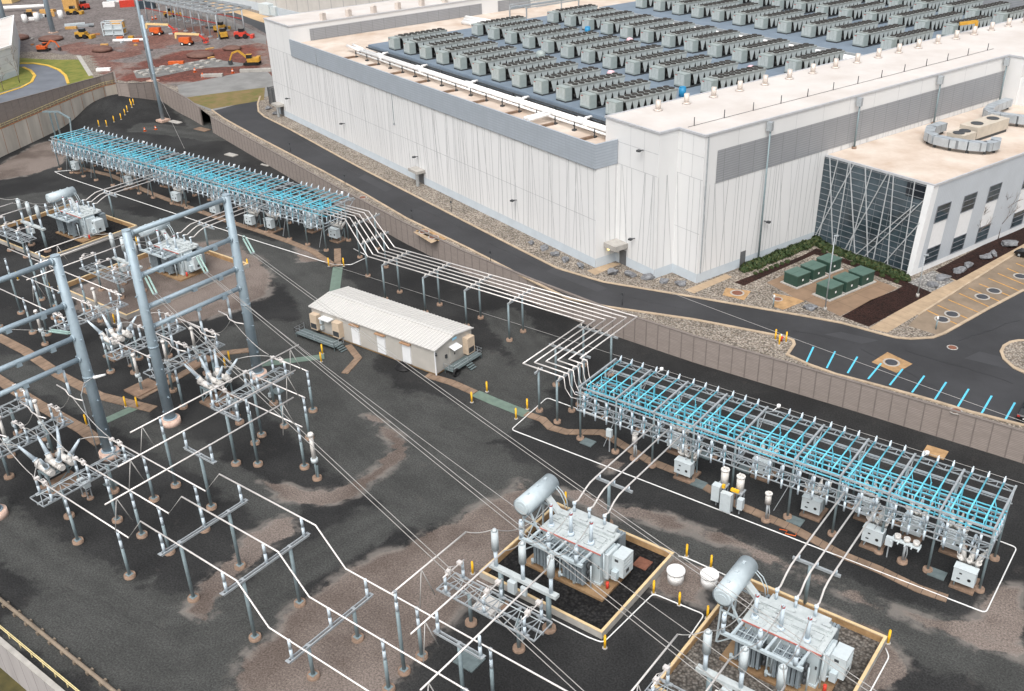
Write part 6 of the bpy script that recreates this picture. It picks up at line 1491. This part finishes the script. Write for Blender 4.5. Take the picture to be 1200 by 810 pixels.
def bare_tree(p, h, label, seed):
    t = thing('bare_tree', p, label, 'tree', 'bare young trees'); rg = random.Random(seed)
    m = MB(); m.cyl((0,0,0),(.05,0,h*.45),.11,.08,6); m.build('trunk', BARK, t)
    m = MB()
    def br(a, d, L, r, dep):
        b = a+d*L; m.cyl(a, b, r, r*.55, 4)
        if dep == 0: return
        for _ in range(3 if dep > 1 else 4):
            nd = (d+V(rg.uniform(-.75,.75), rg.uniform(-.75,.75), rg.uniform(-.1,.5))).normalized(); br(a.lerp(b, rg.uniform(.5,1)), nd, L*rg.uniform(.55,.8), r*.55, dep-1)
    br(V(.05,0,h*.43), V(0,0,1), h*.3, .085, 3); br(V(.03,0,h*.3), V(.4,.1,.8).normalized(), h*.24, .06, 3); br(V(.03,0,h*.35), V(-.5,-.2,.8).normalized(), h*.24, .06, 3)
    m.build('branches', BARK, t)
for k, (q, h, lb) in enumerate([(Z8(862,368),7.0,'bare young tree nearest the office corner'),(Z8(975,345),7.5,'bare young tree in the middle of the flower bed'),(Z8(1085,300),8,'bare young tree farthest along the office wall')]): bare_tree(G(q[0], q[1], ZR), h, lb, k)
bare_tree(G(4,106,ZR), 7, 'bare young tree on the lawn strip by the white building at the left edge', 11); bare_tree(G(23,97,ZR), 10, 'taller bare tree before the white building corner at the left edge', 12)
def street_lamp(p, h, label, head=.5):
    t = thing('street_lamp', p, label, 'lamp post'); m = MB(); m.cyl((0,0,0),(0,0,.5),.25,n=8); m.build('base', CONC, t); m = MB(); m.cyl((0,0,.4),(0,0,h),.09,.07,8); m.build('pole', GALV, t)
    m = MB(); m.bar((-.1,0,h),(head,0,h+.1),.35,.14); m.build('lamp_head', DUCT, t); return t
street_lamp(G(966.7,364,ZR), 11.3, 'grey lamp post at the road corner of the brown cabinet pad')
street_lamp(G(1075,348,ZR), 6.5, 'short lamp post on a brown base in the mulch before the office corner')
street_lamp(G(1080,316,ZR), 8.6, 'slim lamp post against the white corner fin of the office')
street_lamp(G(1232,405,ZR), 9.0, 'lamp post on the gravel island at the right edge')
for (px, py), lb in (((906,360),'small bollard light at the road edge before the brown pad'),((1096.5,386),'small bollard light at the gravel corner before the parking bays'),((739,312.5),'small white bollard light beside the boulders at the hall corner')):
    t = thing('bollard_light', G(px,py,ZR), lb, 'path light'); m = MB(); m.cyl((0,0,0),(0,0,1.5),.1,n=8); m.build('post', GALVD, t); m = MB(); m.cyl((0,0,1.5),(0,0,1.9),.16,.1,8); m.build('head', WHITE, t)
for (px, py), lb in (((529,248),'thin post by the kerb of the dark road, left'),((483,258),'thin post on the gravel strip above the retaining wall, left'),((575,308),'thin post on the gravel strip above the retaining wall, middle'),((729,358),'thin sign post with a small box on the gravel strip, right'),((340.5,178),'thin post on the gravel strip near the gate'),((404.5,216),'thin post on the gravel strip left of the first canopy')):
    t = thing('marker_post', G(px,py,ZR), lb, 'post'); m = MB(); m.cyl((0,0,0),(0,0,1.9),.05,n=6); m.build('post', DKST, t); m = MB(); m.box(-.14,-.06,1.6,.14,.06,2.0); m.build('cap', DKST, t)
for (px, py, m_, r, lb) in ((1044.5,425,MANG,.75,'round dark manhole cover on the tan square pad'),(1116,407.5,MANH,.5,'rusty manhole cover in the dark asphalt lane'),(1120,482,MANH,.55,'rusty manhole cover in the gravel above the retaining wall'),(911,350.7,MANH,.55,'rusty manhole on the tan pad by the brown equipment pad'),(864,343.5,MANH,.75,'rusty manhole on a tan pad beside the doorway rocks'),(497,272,MANH,.7,'rusty manhole cover on the gravel strip, left of a pair'),(508,278,MANH,.7,'rusty manhole cover on the gravel strip, right of a pair'),(425,231.5,MANH,.6,'rusty manhole cover farther up the gravel strip'),(1115.7,368.3,MANG,.75,'dark manhole in the first parking bay'),(1104,374.5,MANG,.75,'dark manhole at the corner of the parking bays'),(1151,348,MANG,.75,'dark manhole in the third parking bay'),(1165,341,MANG,.75,'dark manhole in the fourth parking bay'),(1196,324,MANG,.75,'dark manhole at the right end of the parking bays')):
    p = G(px, py, ZR); mb = MB(); mb.cyl((0,0,0),(0,0,.05),r,n=16); mb.mi = 1; mb.ribbon([(math.cos(k*.393)*r*1.25, math.sin(k*.393)*r*1.25) for k in range(16)], r*.3, 0, .03, True); o = mb.build('manhole_cover', [m_, CONC]); o.location = p+V(0,0,.015); tag(o, lb, 'manhole')
# stepped slabs by the doors
for q, lb in (([Z7(760,525),Z7(940,455),Z7(968,468),Z7(800,540)],'door_path'),([Z7(330,440),Z7(440,405),Z7(480,410),Z7(365,460)],'door_path'),([Z6(690,270),Z6(740,262),Z6(815,300),Z6(770,320)],'door_path'),([Z7(940,515),Z7(1050,530),Z7(1020,570),Z7(925,548)],'manhole_pad'),([Z8(100,540),Z8(180,555),Z8(235,575),Z8(140,612),Z8(100,598)],'footway'),([Z6(740,255),Z6(845,300),Z6(800,310),Z6(700,265)],'manhole_pad')):
    sheet(lb, q, ZR, SIDEW if lb == 'door_path' else TAN, .026)
# rocks filler at office corner
sheet('rock_corner', [Z8(690,492),Z8(800,440),Z8(895,485),Z8(790,535)], ZR, speckle('grey rock', [(.22,.215,.205),(.42,.41,.39),(.30,.29,.28)], 3.0), .03)
# ------------------------------------------------------------------ cars
def car(p, rz, label, mat_, L=4.7, Wd=1.9, H=1.7):
    t = thing('parked_car', p, label, 'car', rz=rz)
    m = MB(); prof = [(-L/2,.35),(-L/2,.85),(-L/2+.15,1.0),(-L/2+.45,1.02),(L/2-1.3,.98),(L/2-.1,.78),(L/2,.4)]
    b = len(m.v)
    for s in (-1,1): m.v += [(x, s*Wd/2*(.97 if z > .9 else 1), z) for x, z in prof]
    n = len(prof)
    for i in range(n): j = (i+1) % n; m.face([b+i, b+j, b+n+j, b+n+i])
    m.face([b+i for i in range(n)]); m.face([b+n+i for i in range(n)][::-1]); m.build('body', mat_, t)
    cab = [(-L/2+.2,1.0,.86),(-L/2+.45,H,.72),(L/2-2.2,H,.72),(L/2-1.35,.98,.86)]
    m = MB(); b = len(m.v)
    for s in (-1,1): m.v += [(x, s*Wd/2*k, z) for x, z, k in cab]
    for i in range(3): m.face([b+i, b+i+1, b+4+i+1, b+4+i])
    m.face([b,b+1,b+2,b+3][::-1]); m.face([b+4,b+5,b+6,b+7]); m.build('windows', CARG, t)
    m = MB(); m.box(-L/2+.5,-Wd*.355,H-.02,L/2-2.25,Wd*.355,H+.04); m.bar((-L/2+.6,-Wd*.3,H+.08),(L/2-2.4,-Wd*.3,H+.08),.05,.05); m.bar((-L/2+.6,Wd*.3,H+.08),(L/2-2.4,Wd*.3,H+.08),.05,.05); m.build('roof', mat_, t)
    for x in (-L/2+.85, L/2-.9):
        for s in (-1,1):
            m = MB(); m.cyl((x,s*(Wd/2-.2),.34),(x,s*(Wd/2+.02),.34),.34,n=14); o = m.build('wheel', DARK, t); m = MB(); m.cyl((x,s*(Wd/2+.021),.34),(x,s*(Wd/2+.035),.34),.2,n=10); m.build('rim', GALV, o)
    for s in (-1,1):
        m = MB(); m.box(-L/2-.02,s*Wd*.4-.15,.72,-L/2+.05,s*Wd*.4+.15,.95); m.build('tail_light', REDL, t); m = MB(); m.box(L/2-.1,s*Wd*.38-.2,.6,L/2-.02,s*Wd*.38+.2,.75); m.build('headlight', WHITE, t)
    m = MB(); m.box(-L/2-.02,-.25,.55,-L/2,.25,.68); m.build('number_plate', WHITE, t)
pc = G(1206,478,ZR); pd = (G(1160+20,470,ZR)-pc)
sl = P2([ZW(1117,346), ZW(1160,270)], ZR); dv = (sl[1]-sl[0]).normalized(); pv = Vector((dv.y, -dv.x)); cc = sl[0]+pv*1.95+dv*2.6
car(V(cc.x, cc.y, ZR+.01), math.atan2(dv.y, dv.x), 'black car parked nose out at the right edge by the cyan stall marks', CARP)
cp = G(1208,303,ZR); car(V(cp.x, cp.y, ZR+.02), math.atan2(AD.y, AD.x), 'dark car at the far end of the parking bays at the right edge', CARP)
# ------------------------------------------------------------------ left upper area and construction site
wb = thing('white_building', G(0,75,ZR), 'white panelled building at the left edge by the lawn', 'building')
m = MB(); c0 = Vector((-298.3,144.4)); d1 = Vector((-24.5,13.6)).normalized(); d2 = Vector((-.6,-1)).normalized()
d2 = (Vector((-320,100))-c0).normalized(); d2 = Vector((-294.5-(-298.3), 136.6-144.4)).normalized()
q = [c0, c0+d1*60, c0+d1*60+d2*60, c0+d2*60]
m.prism(q, ZR-.3, 12.2); wchild(m, 'walls', stripes(mat('white corrugated wall', (.60,.62,.63), .6, 0, .06, .3), (0,0,1), 2.0, .05, (.40,.42,.44)), wb)
m = MB(); m.ribbon(q, .5, 12.0, 12.6, True); wchild(m, 'parapet', WHITE, wb); m = MB(); m.sheet(q, 12.25); wchild(m, 'roof', ROOFW, wb)
m = MB(); m.ribbon(q, .1, ZR, ZR+1.6, True); wchild(m, 'plinth', BASEB, wb)
# steel bus frame under construction
sfm = thing('unfinished_frame', V(-310,215,ZR), 'unfinished galvanised steel bus frame among orange lifts in the red dirt', 'steel frame')
fa, fb = G(257,46,ZR), G(197,32,ZR); du = (fb-fa); LF = du.length+16; du.normalize(); dn = V(du.y, -du.x, 0)
if dn.y < 0: dn = -dn
m_ = MB()
for i in range(10):
    for j in range(2):
        b = fa+du*(LF*i/9)+dn*(j*10); m = MB(); m.cyl(b, b+V(0,0,8.5), .26, n=6); m.box(b.x-.6,b.y-.6,ZR,b.x+.6,b.y+.6,ZR+.4); wchild(m, 'column', GALV, sfm)
    b = fa+du*(LF*i/9); m = MB(); m.bar(b+V(0,0,8.5)-dn*1.5, b+V(0,0,8.5)+dn*14, .5, .5); wchild(m, 'cross_beam', GALV, sfm)
m = MB(); 
for j in (0,.5,1,1.35): m.bar(fa+dn*10*j+V(0,0,8.2), fa+du*LF+dn*10*j+V(0,0,8.2), .4, .4)
lattice(m, fa+dn*13+V(0,0,8.8), fa+du*LF+dn*13+V(0,0,8.8), 1.4, step=2.5, r=.25); lattice(m, fa-dn*1+V(0,0,8.8), fa+du*LF-dn*1+V(0,0,8.8), 1.4, step=2.5, r=.25); wchild(m, 'long_beam', GALV, sfm)
m = MB()
for j in (0,1): m.bar(fa+dn*10*j+V(0,0,5.2), fa+du*LF+dn*10*j+V(0,0,5.2), .3, .3)
wchild(m, 'red_rail', mat('red primer', (.32,.05,.04), .7, 0, .2, 1), sfm)
def boom_lift(p, rz, label, col=ORANGE):
    t = thing('boom_lift', p, label, 'boom lift', rz=rz)
    m = MB(); m.box(-1.6,-1.2,.7,1.6,1.2,1.2); m.build('chassis', col, t)
    m = MB(); m.box(-2.4,-1.1,1.2,1.2,1.1,2.5); m.build('turret', col, t)
    for x in (-1.3,1.3):
        for s in (-1,1): m = MB(); m.cyl((x,s*.9,.6),(x,s*1.35,.6),.6,n=12); o = m.build('wheel', DARK, t); m = MB(); m.cyl((x,s*1.36,.6),(x,s*1.38,.6),.3,n=8); m.build('rim', WHITE, o)
    m = MB(); m.bar((-3.6,0,2.2),(-3.4,0,3.9),.6,.6); m.bar((-3.6,0,3.8),(4.6,0,3.4),.7,.6); m.build('boom', CREAM, t)
    m = MB(); m.bar((4.5,0,3.3),(6.2,0,1.8),.5,.5); m.box(6.0,-1,.7,7.2,1,1.0)
    for z in (1.5,2.0): m.path([(6.05,-.95,z),(7.15,-.95,z),(7.15,.95,z),(6.05,.95,z),(6.05,-.95,z)], .06, 4)
    for x in (6.05,7.15):
        for y in (-.95,.95): m.bar((x,y,.9),(x,y,2.0),.08,.08)
    m.build('basket', REDM, t); return t
ax = math.atan2(CR.y, CR.x)
boom_lift(G(185,41,ZR), ax-.1, 'orange boom lift with cream boom left of the unfinished steel frame')
boom_lift(G(220,53,ZR), ax-.1, 'orange boom lift with cream boom before the unfinished steel frame')
def excavator(p, rz, label, col=YELM, s=1.0):
    t = thing('excavator', p, label, 'excavator', rz=rz); t.scale = (s,s,s)
    for y in (-1.2,1.2):
        m = MB(); m.box(-2.0,y-.35,.1,2.0,y+.35,.9); m.cyl((-2,y-.35,.5),(-2,y+.35,.5),.42,n=10); m.cyl((2,y-.35,.5),(2,y+.35,.5),.42,n=10); m.build('track', DARK, t)
    m = MB(); m.box(-2.3,-1.4,1.0,1.2,1.4,2.1); m.box(-2.5,-1.3,1.1,-1.4,1.3,2.4); m.build('body', col, t)
    m = MB(); m.box(-.3,.1,2.1,1.3,1.3,3.2); m.build('cab', CARG, t); m = MB(); m.box(-.35,.05,3.2,1.35,1.35,3.3); m.build('cab_roof', col, t)
    m = MB(); m.bar((1.2,-.4,1.9),(3.8,-.4,4.2),.5,.6); m.bar((3.8,-.4,4.2),(5.6,-.4,3.6),.5,.5); m.bar((5.6,-.4,3.8),(6.8,-.4,1.4),.4,.4); m.build('boom', col, t)
    m = MB(); m.box(6.2,-1.0,.3,7.2,.2,1.4); m.build('bucket', DKST, t); return t
excavator(G(296,76,ZR), ax+math.pi, 'yellow excavator with dark cab reaching over the grey footing strip', s=1.0)
excavator(G(52,60,ZR), ax, 'small orange excavator behind the lawn at upper left', ORANGE, .8)
def loader(p, rz, label, col=YELM):
    t = thing('wheel_loader', p, label, 'loader', rz=rz)
    m = MB(); m.box(-2.4,-1.2,.8,1.4,1.2,2.2); m.build('body', col, t); m = MB(); m.box(-.8,-.9,2.2,.9,.9,3.3); m.build('cab', CARG, t)
    for x in (-1.5,1.3):
        for s in (-1,1): m = MB(); m.cyl((x,s*.9,.8),(x,s*1.4,.8),.8,n=12); m.build('wheel', DARK, t)
    m = MB(); m.bar((1.2,-.7,1.6),(3.2,-.7,.7),.25,.3); m.bar((1.2,.7,1.6),(3.2,.7,.7),.25,.3); m.box(3.0,-1.4,.1,4.0,1.4,1.2); m.build('bucket', col, t); return t
loader(G(98,45,ZR), ax-.2, 'dark cabbed yellow loader on the red dirt at upper left')
loader(G(86,17,ZR), ax, 'large yellow telehandler with a tall wooden crate at the top left'); loader(G(99,11,ZR), ax+2.5, 'red tractor beside the yellow telehandler at the top left', REDM)
loader(G(200,20,ZR), ax+.4, 'yellow machine partly behind the unfinished steel frame'); loader(G(259,37,ZR), ax+1.2, 'yellow machine at the right end of the unfinished steel frame')
loader(G(284,45,ZR), ax, 'red machine alone at the edge of the grey bank', REDM); loader(G(262,45,ZR), ax+2, 'small yellow roller right of the steel frame')
def crate(px, py, l, w, h, m, name, label, cat, rz=0, z=ZR, slats=True):
    p = G(px, py, z); mb = MB(); mb.box(-l/2,-w/2,0,l/2,w/2,h)
    if slats:
        for k in range(int(l)+1): x = -l/2+k*l/max(1,int(l)); mb.box(x-.08,-w/2-.06,0,x+.08,-w/2,h); mb.box(x-.08,-w/2,h,x+.08,w/2,h+.05)
    o = mb.build(name, m); o.location = p; o.rotation_euler = (0,0,rz); tag(o, label, cat)
crate(85,12,5.5,3,5.5,WOOD,'wooden_crate','tall plywood crate lifted on the yellow telehandler','crate',ax)
crate(141,40,4.6,2.2,4.6,WOOD,'wooden_crate','square plywood crate standing on end beside the grey skid','crate',ax)
t = thing('equipment_skid', G(135,42,ZR), 'grey steel equipment skid frame with a plywood crate beside it', 'skid'); m = MB()
for z in (.4,2.2,4.6): 
    for y in (0,3.5): m.bar((-4,y,z),(3,y,z),.3,.3)
    for x in (-4,3): m.bar((x,0,z),(x,3.5,z),.3,.3)
for x in (-4,-.5,3):
    for y in (0,3.5): m.bar((x,y,0),(x,y,4.6),.3,.3)
m.box(-3.6,.4,.5,2.6,3.1,3.6); m.build('frame', CAB, t); t.rotation_euler = (0,0,ax)
t = thing('pipe_stack', G(150,49,ZR), 'long pale pipe lying before the grey skid on the dirt', 'pipe', rz=ax); m = MB(); m.cyl((-5,0,.5),(7,0,.5),.55,n=10); m.build('pipe', WHITE, t)
t = thing('pipe_stack', G(30,13,ZR), 'long white pipe on stands above bundled materials at the top left', 'pipe', rz=ax+.1); m = MB(); m.cyl((-9,0,1.6),(9,0,1.6),.8,n=10); m.build('pipe', WHITE, t)
rgm = random.Random(5)
for k in range(12):
    px, py = rgm.uniform(18,62), rgm.uniform(14,24); crate(px, py, rgm.uniform(1.5,3), rgm.uniform(1.2,2), rgm.uniform(.8,1.8), rgm.choice([WOOD,WOOD,DARK,WHITE,CAB]), 'material_pallet', 'loaded pallet %s in the heap of materials at the top left' % ORD[k], 'pallet', ax+rgm.uniform(-.4,.4))
for k, (px, py, l, m_, lb) in enumerate([(30,27,2,WHITE,'white drum left before the material heap'),(44,25,2,WHITE,'white drum right before the material heap'),(72,22,2,WHITE,'white drum beside the yellow telehandler')]): 
    p = G(px,py,ZR); mb = MB(); mb.cyl((0,0,0),(0,0,3),1.0,n=12); mb.cyl((0,0,3),(0,0,3.15),.85,n=12); o = mb.build('white_drum', m_); o.location = p; tag(o, lb, 'drum')
for k, (px, py, l, lb, m_) in enumerate([(88,30,7,'bundle of pale beams lying left of the loader',CAB),(100,31,6,'bundle of grey beams lying right of the first bundle',GALV),(84,34,4,'tan timber pile by the pale beam bundles',WOOD),(160,49,2,'orange toolbox by the long pale pipe',ORANGE),(154,45,1.5,'yellow toolbox by the plywood crate',YELM),(141,46,2,'orange box before the grey skid',ORANGE),(207,75,4.5,'long orange barrier on the red dirt before the footing strip',ORANGE),(249,90,6,'pale slab pile on the red dirt near the footing strip',CONC),(300,84,9,'long concrete beam beside the excavator',CONC),(122,83,4,'white sheet pile beside the lawn corner',WHITE)]): crate(px, py, l, 1.4, .8, m_, 'material_bundle', lb, 'bundle', ax+(.3 if k < 2 else 0))
for k in range(8): crate(rgm.uniform(126,178), rgm.uniform(0,8), rgm.uniform(3,6), 2.2, rgm.uniform(1.4,2.6), rgm.choice([WHITE,WHITE,CAB,REDM,DARK]), 'site_container', 'white or grey site load %s along the top edge of the construction site' % ORD[k], 'site load', ax+rgm.uniform(-.3,.3))
crate(172,10,7,3,3,mat('dark blue container', (.03,.045,.06), .5),'site_container','dark container with pale rolls on top at the top of the site','container',ax)
crate(2,30,7,4,3,CARG,'parked_truck','dark truck at the top left corner behind the white building','truck',ax+.4)
crate(3,3,12,8,5,CREAM,'tan_shed','tan shed at the very top left corner','shed',ax)
pf = MB(); fpz = [(-273.5,166.5),(-263.5,190.5),(-250,193),(-244,187),(-253,180)]
sheet('footing_strip', [Z1(585,312),Z1(700,295),Z1(935,258),Z1(985,268),Z1(1080,280),Z1(1060,292),Z1(880,300),Z1(700,338),Z1(600,345)], ZR, mat('grey crushed stone', (.16,.16,.155), .95, 0, .3, .4), .05)
k = 0
for (x, y) in ((602,318),(640,332),(622,325),(715,297),(737,307),(760,318),(775,290),(798,298),(820,308),(842,283),(866,291),(888,300),(890,272),(912,280),(938,265),(962,272),(700,310),(690,325),(668,300),(655,313)):
    crate(x/3.75, y/3.75, 1.3, 1.3, .5, CONC, 'footing_block', 'pale concrete footing block, %s along the grey strip from the left' % ORD[k], 'footing block', 0, ZR, False); k += 1
for k, (x, y, s) in enumerate([(671,88,.8),(685,85,.8),(857,318,.75),(892,340,.75),(1023,322,.75),(685,570,.55),(637,577,.55)]):
    zz = ZR if k < 5 else 0; p = G(x/3.75, y/3.75, zz); t = thing('traffic_cone', p, ['orange barrel left of a pair by the top of the site','orange barrel right of a pair by the top of the site','orange cone before the footing strip, left','orange cone before the footing strip, middle','orange cone before the footing strip, right','small orange cone on the yard by the pole','small orange cone beside the pale patch in the yard'][k], 'cone'); m = MB(); m.cyl((0,0,.1),(0,0,1.7*s),.55*s,.2*s,10); m.box(-.6*s,-.6*s,0,.6*s,.6*s,.12); m.build('cone', ORANGE, t); m = MB(); m.cyl((0,0,.8*s),(0,0,1.1*s),.42*s,.36*s,10); m.build('band', WHITE, t)
# small items in the far yard
for px, py, l, w, lb in ((205.5,143.5,4,1.6,'pale concrete slab on the yard right of the tall far pole'),(271,182,3.2,1.6,'pale slab lying on the yard behind the long blue bus'),(310.5,194,2.5,.5,'white strips at the foot of the retaining wall')): plate(px, py, lb, l, w, CONC, .2, 'concrete_slab', 'slab')
plate(237, 152, 'brown timber mat at the gate gap', 4.5, 2.0, BROWN, .15, 'timber_mat', 'mat')

# ------------------------------------------------------------------ extra apparatus in the left yard
def vt(x, y, label, grp='slim voltage transformers'):
    global VT
    if VT: return dup(VT, V(x, y), label)
    t = thing('voltage_transformer', V(x, y), label, 'voltage transformer', grp)
    m = MB(); footing(m,0,0,.55); m.build('footing', FOOT, t); m = MB(); m.cyl((0,0,.3),(0,0,2.2),.12,n=8); m.bar((.2,0,.3),(.3,0,2.0),.12,.12); m.build('column', GALVD, t)
    m = MB(); m.cyl((0,0,2.2),(0,0,2.7),.36,n=10); m.box(.2,-.2,1.6,.5,.2,2.2); m.build('tank', CAB, t); m = MB(); m.cyl((0,0,2.7),(0,0,5.4),.22,.18,10); m.cyl((0,0,5.4),(0,0,5.7),.32,.26,10); m.build('insulator', PORCW, t)
    VT = t; return t
VT = None
RW = ('far','middle','near')
for k in range(3):
    vt(-109.6, YN[k]-.6, '%s slim voltage transformer on the brown slab between the upper row platforms' % RW[k])
    vt(-109.4, (YA,YB,YC)[k]-.4, '%s slim voltage transformer left of the near dead tank breaker' % RW[k])
    vt(-133.6, YN[k]-.8, '%s slim voltage transformer on the brown gravel left of the far breaker' % RW[k])
    single_post(-101.2 if k else -102.2, YN[k]-3.0*(k == 0)-.0, LOW, '%s single post between the middle breaker and its left platform' % RW[k])
    single_post(-138.8, YN[k]+.2, LOW, '%s single post on the far left brown gravel' % RW[k])
    single_post(-149.0+2.0*k, YN[k]-1.8, HIGH, '%s tall post at the far left edge of the upper row' % RW[k])
    single_post(-145.2+4.45*k, (66.0,63.6,59.9)[k], HIGH, '%s tall post under the high tubes of the second transformer' % ('left','middle','right')[k])
    single_post(-117.8, YN[k], LOW, '%s single post right of the far breaker' % RW[k])
for k in range(2):
    o = MB(); o.box(-1.6,-1.9,-.1,1.6,1.9,.22); b = o.build('concrete_slab', BROWN); b.location = V(-110.0,(58.6,67.4)[k]); tag(b, 'brown slab under the slim voltage transformers, %s one' % ('nearer','farther')[k], 'slab')
# drop cables from the tall frames to the apparatus below, and bent tubes under the lowest cross tube
rg2 = random.Random(9)
for f, (y0, y1, nm) in enumerate(((55.5,69.65,'middle tall frame'),(32.6,46.75,'left tall frame'))):
    for k, y in enumerate((y0+2.6, (y0+y1)/2, y1-2.6)):
        a = V(-99.35, y, 10.0); 
        for s_, dx in (('left',-5.5),('right',5.5)):
            tgt = V(-99.35+dx, ((YN if f == 0 else (YA,YB,YC))[2-k]), LOW+.1); mid = a.lerp(tgt,.55)-V(0,0,1.2); mb = MB()
            mb.path([a*(1-u/8)**2+mid*2*(u/8)*(1-u/8)+tgt*(u/8)**2-a for u in range(9)], .045, 5); o = mb.build('drop_cable', WIRE); o.location = a
            tag(o, '%s drop cable on the %s side below the %s' % (('near','middle','far')[k], s_, nm), 'cable', 'drop cables below the tall frames')
        mb = MB(); mb.path([(-2.2,-.2,.6),(-.6,-.1,.4),(-.4,0,-.2),(.9,0,-.3),(2.2,.2,-.2)], .08, 6); o = mb.build('bent_tube', ALU); o.location = a; tag(o, '%s short bent tube hanging below the lowest cross tube of the %s' % (('near','middle','far')[k], nm), 'tube')

# ------------------------------------------------------------------ road wear
WORN = mat('worn asphalt patch', (.036,.037,.040), .75, 0, .2, .3, col2=(.050,.051,.055), detail=8)
for q in ([(640,318),(700,342),(712,338),(652,313)], [(966,392),(1010,403),(1030,399),(985,389)], [(1130,420),(1180,432),(1196,424),(1148,412)], [(420,208),(452,225),(460,221),(428,204)]): sheet('road_patch', q, ZR, WORN, .012)
SEALM = mat('black crack sealant', (.010,.010,.011), .5, 0, .1)
rg3 = random.Random(21); mb = MB()
for a, b in (((330,150),(420,205)),((470,235),(560,275)),((720,345),(800,362)),((860,372),(980,398)),((1010,410),(1100,455)),((1060,410),(1190,450)),((1120,400),(1195,375)),((570,283),(640,316))):
    p, q = P2([a, b], ZR); pts = [p.lerp(q, k/9)+Vector((rg3.uniform(-.25,.25), rg3.uniform(-.25,.25))) for k in range(10)]; mb.ribbon(pts, .07, ZR+.004, ZR+.016)
tag(mb.build('crack_sealant', SEALM), kind='structure')

HEAP = mat('red spoil', (.10,.045,.034), .95, 0, .3, .5, col2=(.17,.10,.08), detail=8)
for px, py, r, h, m_, lb in ((120,60,4,1.6,HEAP,'low reddish spoil heap beside the loader'),(235,66,5,1.2,HEAP,'low reddish spoil heap before the boom lifts'),(60,47,5,1.4,HEAP,'brown spoil heap behind the small orange excavator'),(272,58,3.5,1.1,HEAP,'small spoil heap near the grey bank'),(20,46,5,1.5,HEAP,'brown spoil heap beside the dark truck')): blob('spoil_heap', lb, 'spoil heap', G(px,py,ZR), r, h, m_)
for k in range(16): crate(rgm.uniform(30,250), rgm.uniform(26,70), rgm.uniform(.8,3), rgm.uniform(.4,1), rgm.uniform(.25,.7), rgm.choice([WOOD,CONC,CAB,DKST,RUST]), 'loose_material', 'loose piece of building material on the construction dirt, %s placed' % ORD[k] if False else 'loose scrap on the red dirt, number %s counted from the left' % ORD[k], 'scrap', rgm.uniform(0,3), ZR, False)

_sc = sorted([o for o in COL.objects if o.get('category') == 'scrap'], key=lambda o: (o.location-cam.location).dot(CR)/(o.location-cam.location).dot(CF))
for k, o in enumerate(_sc): o['label'] = 'small loose scrap on the construction dirt, %s from the left' % ORD[k]; o['group'] = 'scraps on the construction dirt'
for cat, fmt, grp in (('pallet', 'loaded pallet in the material heap at the top left, %s from the left', 'pallets in the material heap'), ('site load', 'site load along the top edge of the construction site, %s from the left', 'site loads along the top edge')):
    L_ = sorted([o for o in COL.objects if o.get('category') == cat], key=lambda o: (o.location-cam.location).dot(CR)/(o.location-cam.location).dot(CF))
    for k, o in enumerate(L_): o['label'] = fmt % ORD[k]; o['group'] = grp
L_ = sorted([o for o in COL.objects if o.get('category') == 'footing block'], key=lambda o: (o.location-cam.location).dot(CR)/(o.location-cam.location).dot(CF))
for k, o in enumerate(L_): o['label'] = 'pale concrete footing block on the grey strip, %s from the left' % ORD[k]; o['group'] = 'footing blocks'
L_ = sorted([o for o in COL.objects if o.get('category') == 'feeder breaker' and o.location.y > 100], key=lambda o: (o.location-cam.location).dot(CR)/(o.location-cam.location).dot(CF))
for k, o in enumerate(L_): o['label'] = '%s feeder breaker from the left under the long blue bus at upper left' % ORD[k]
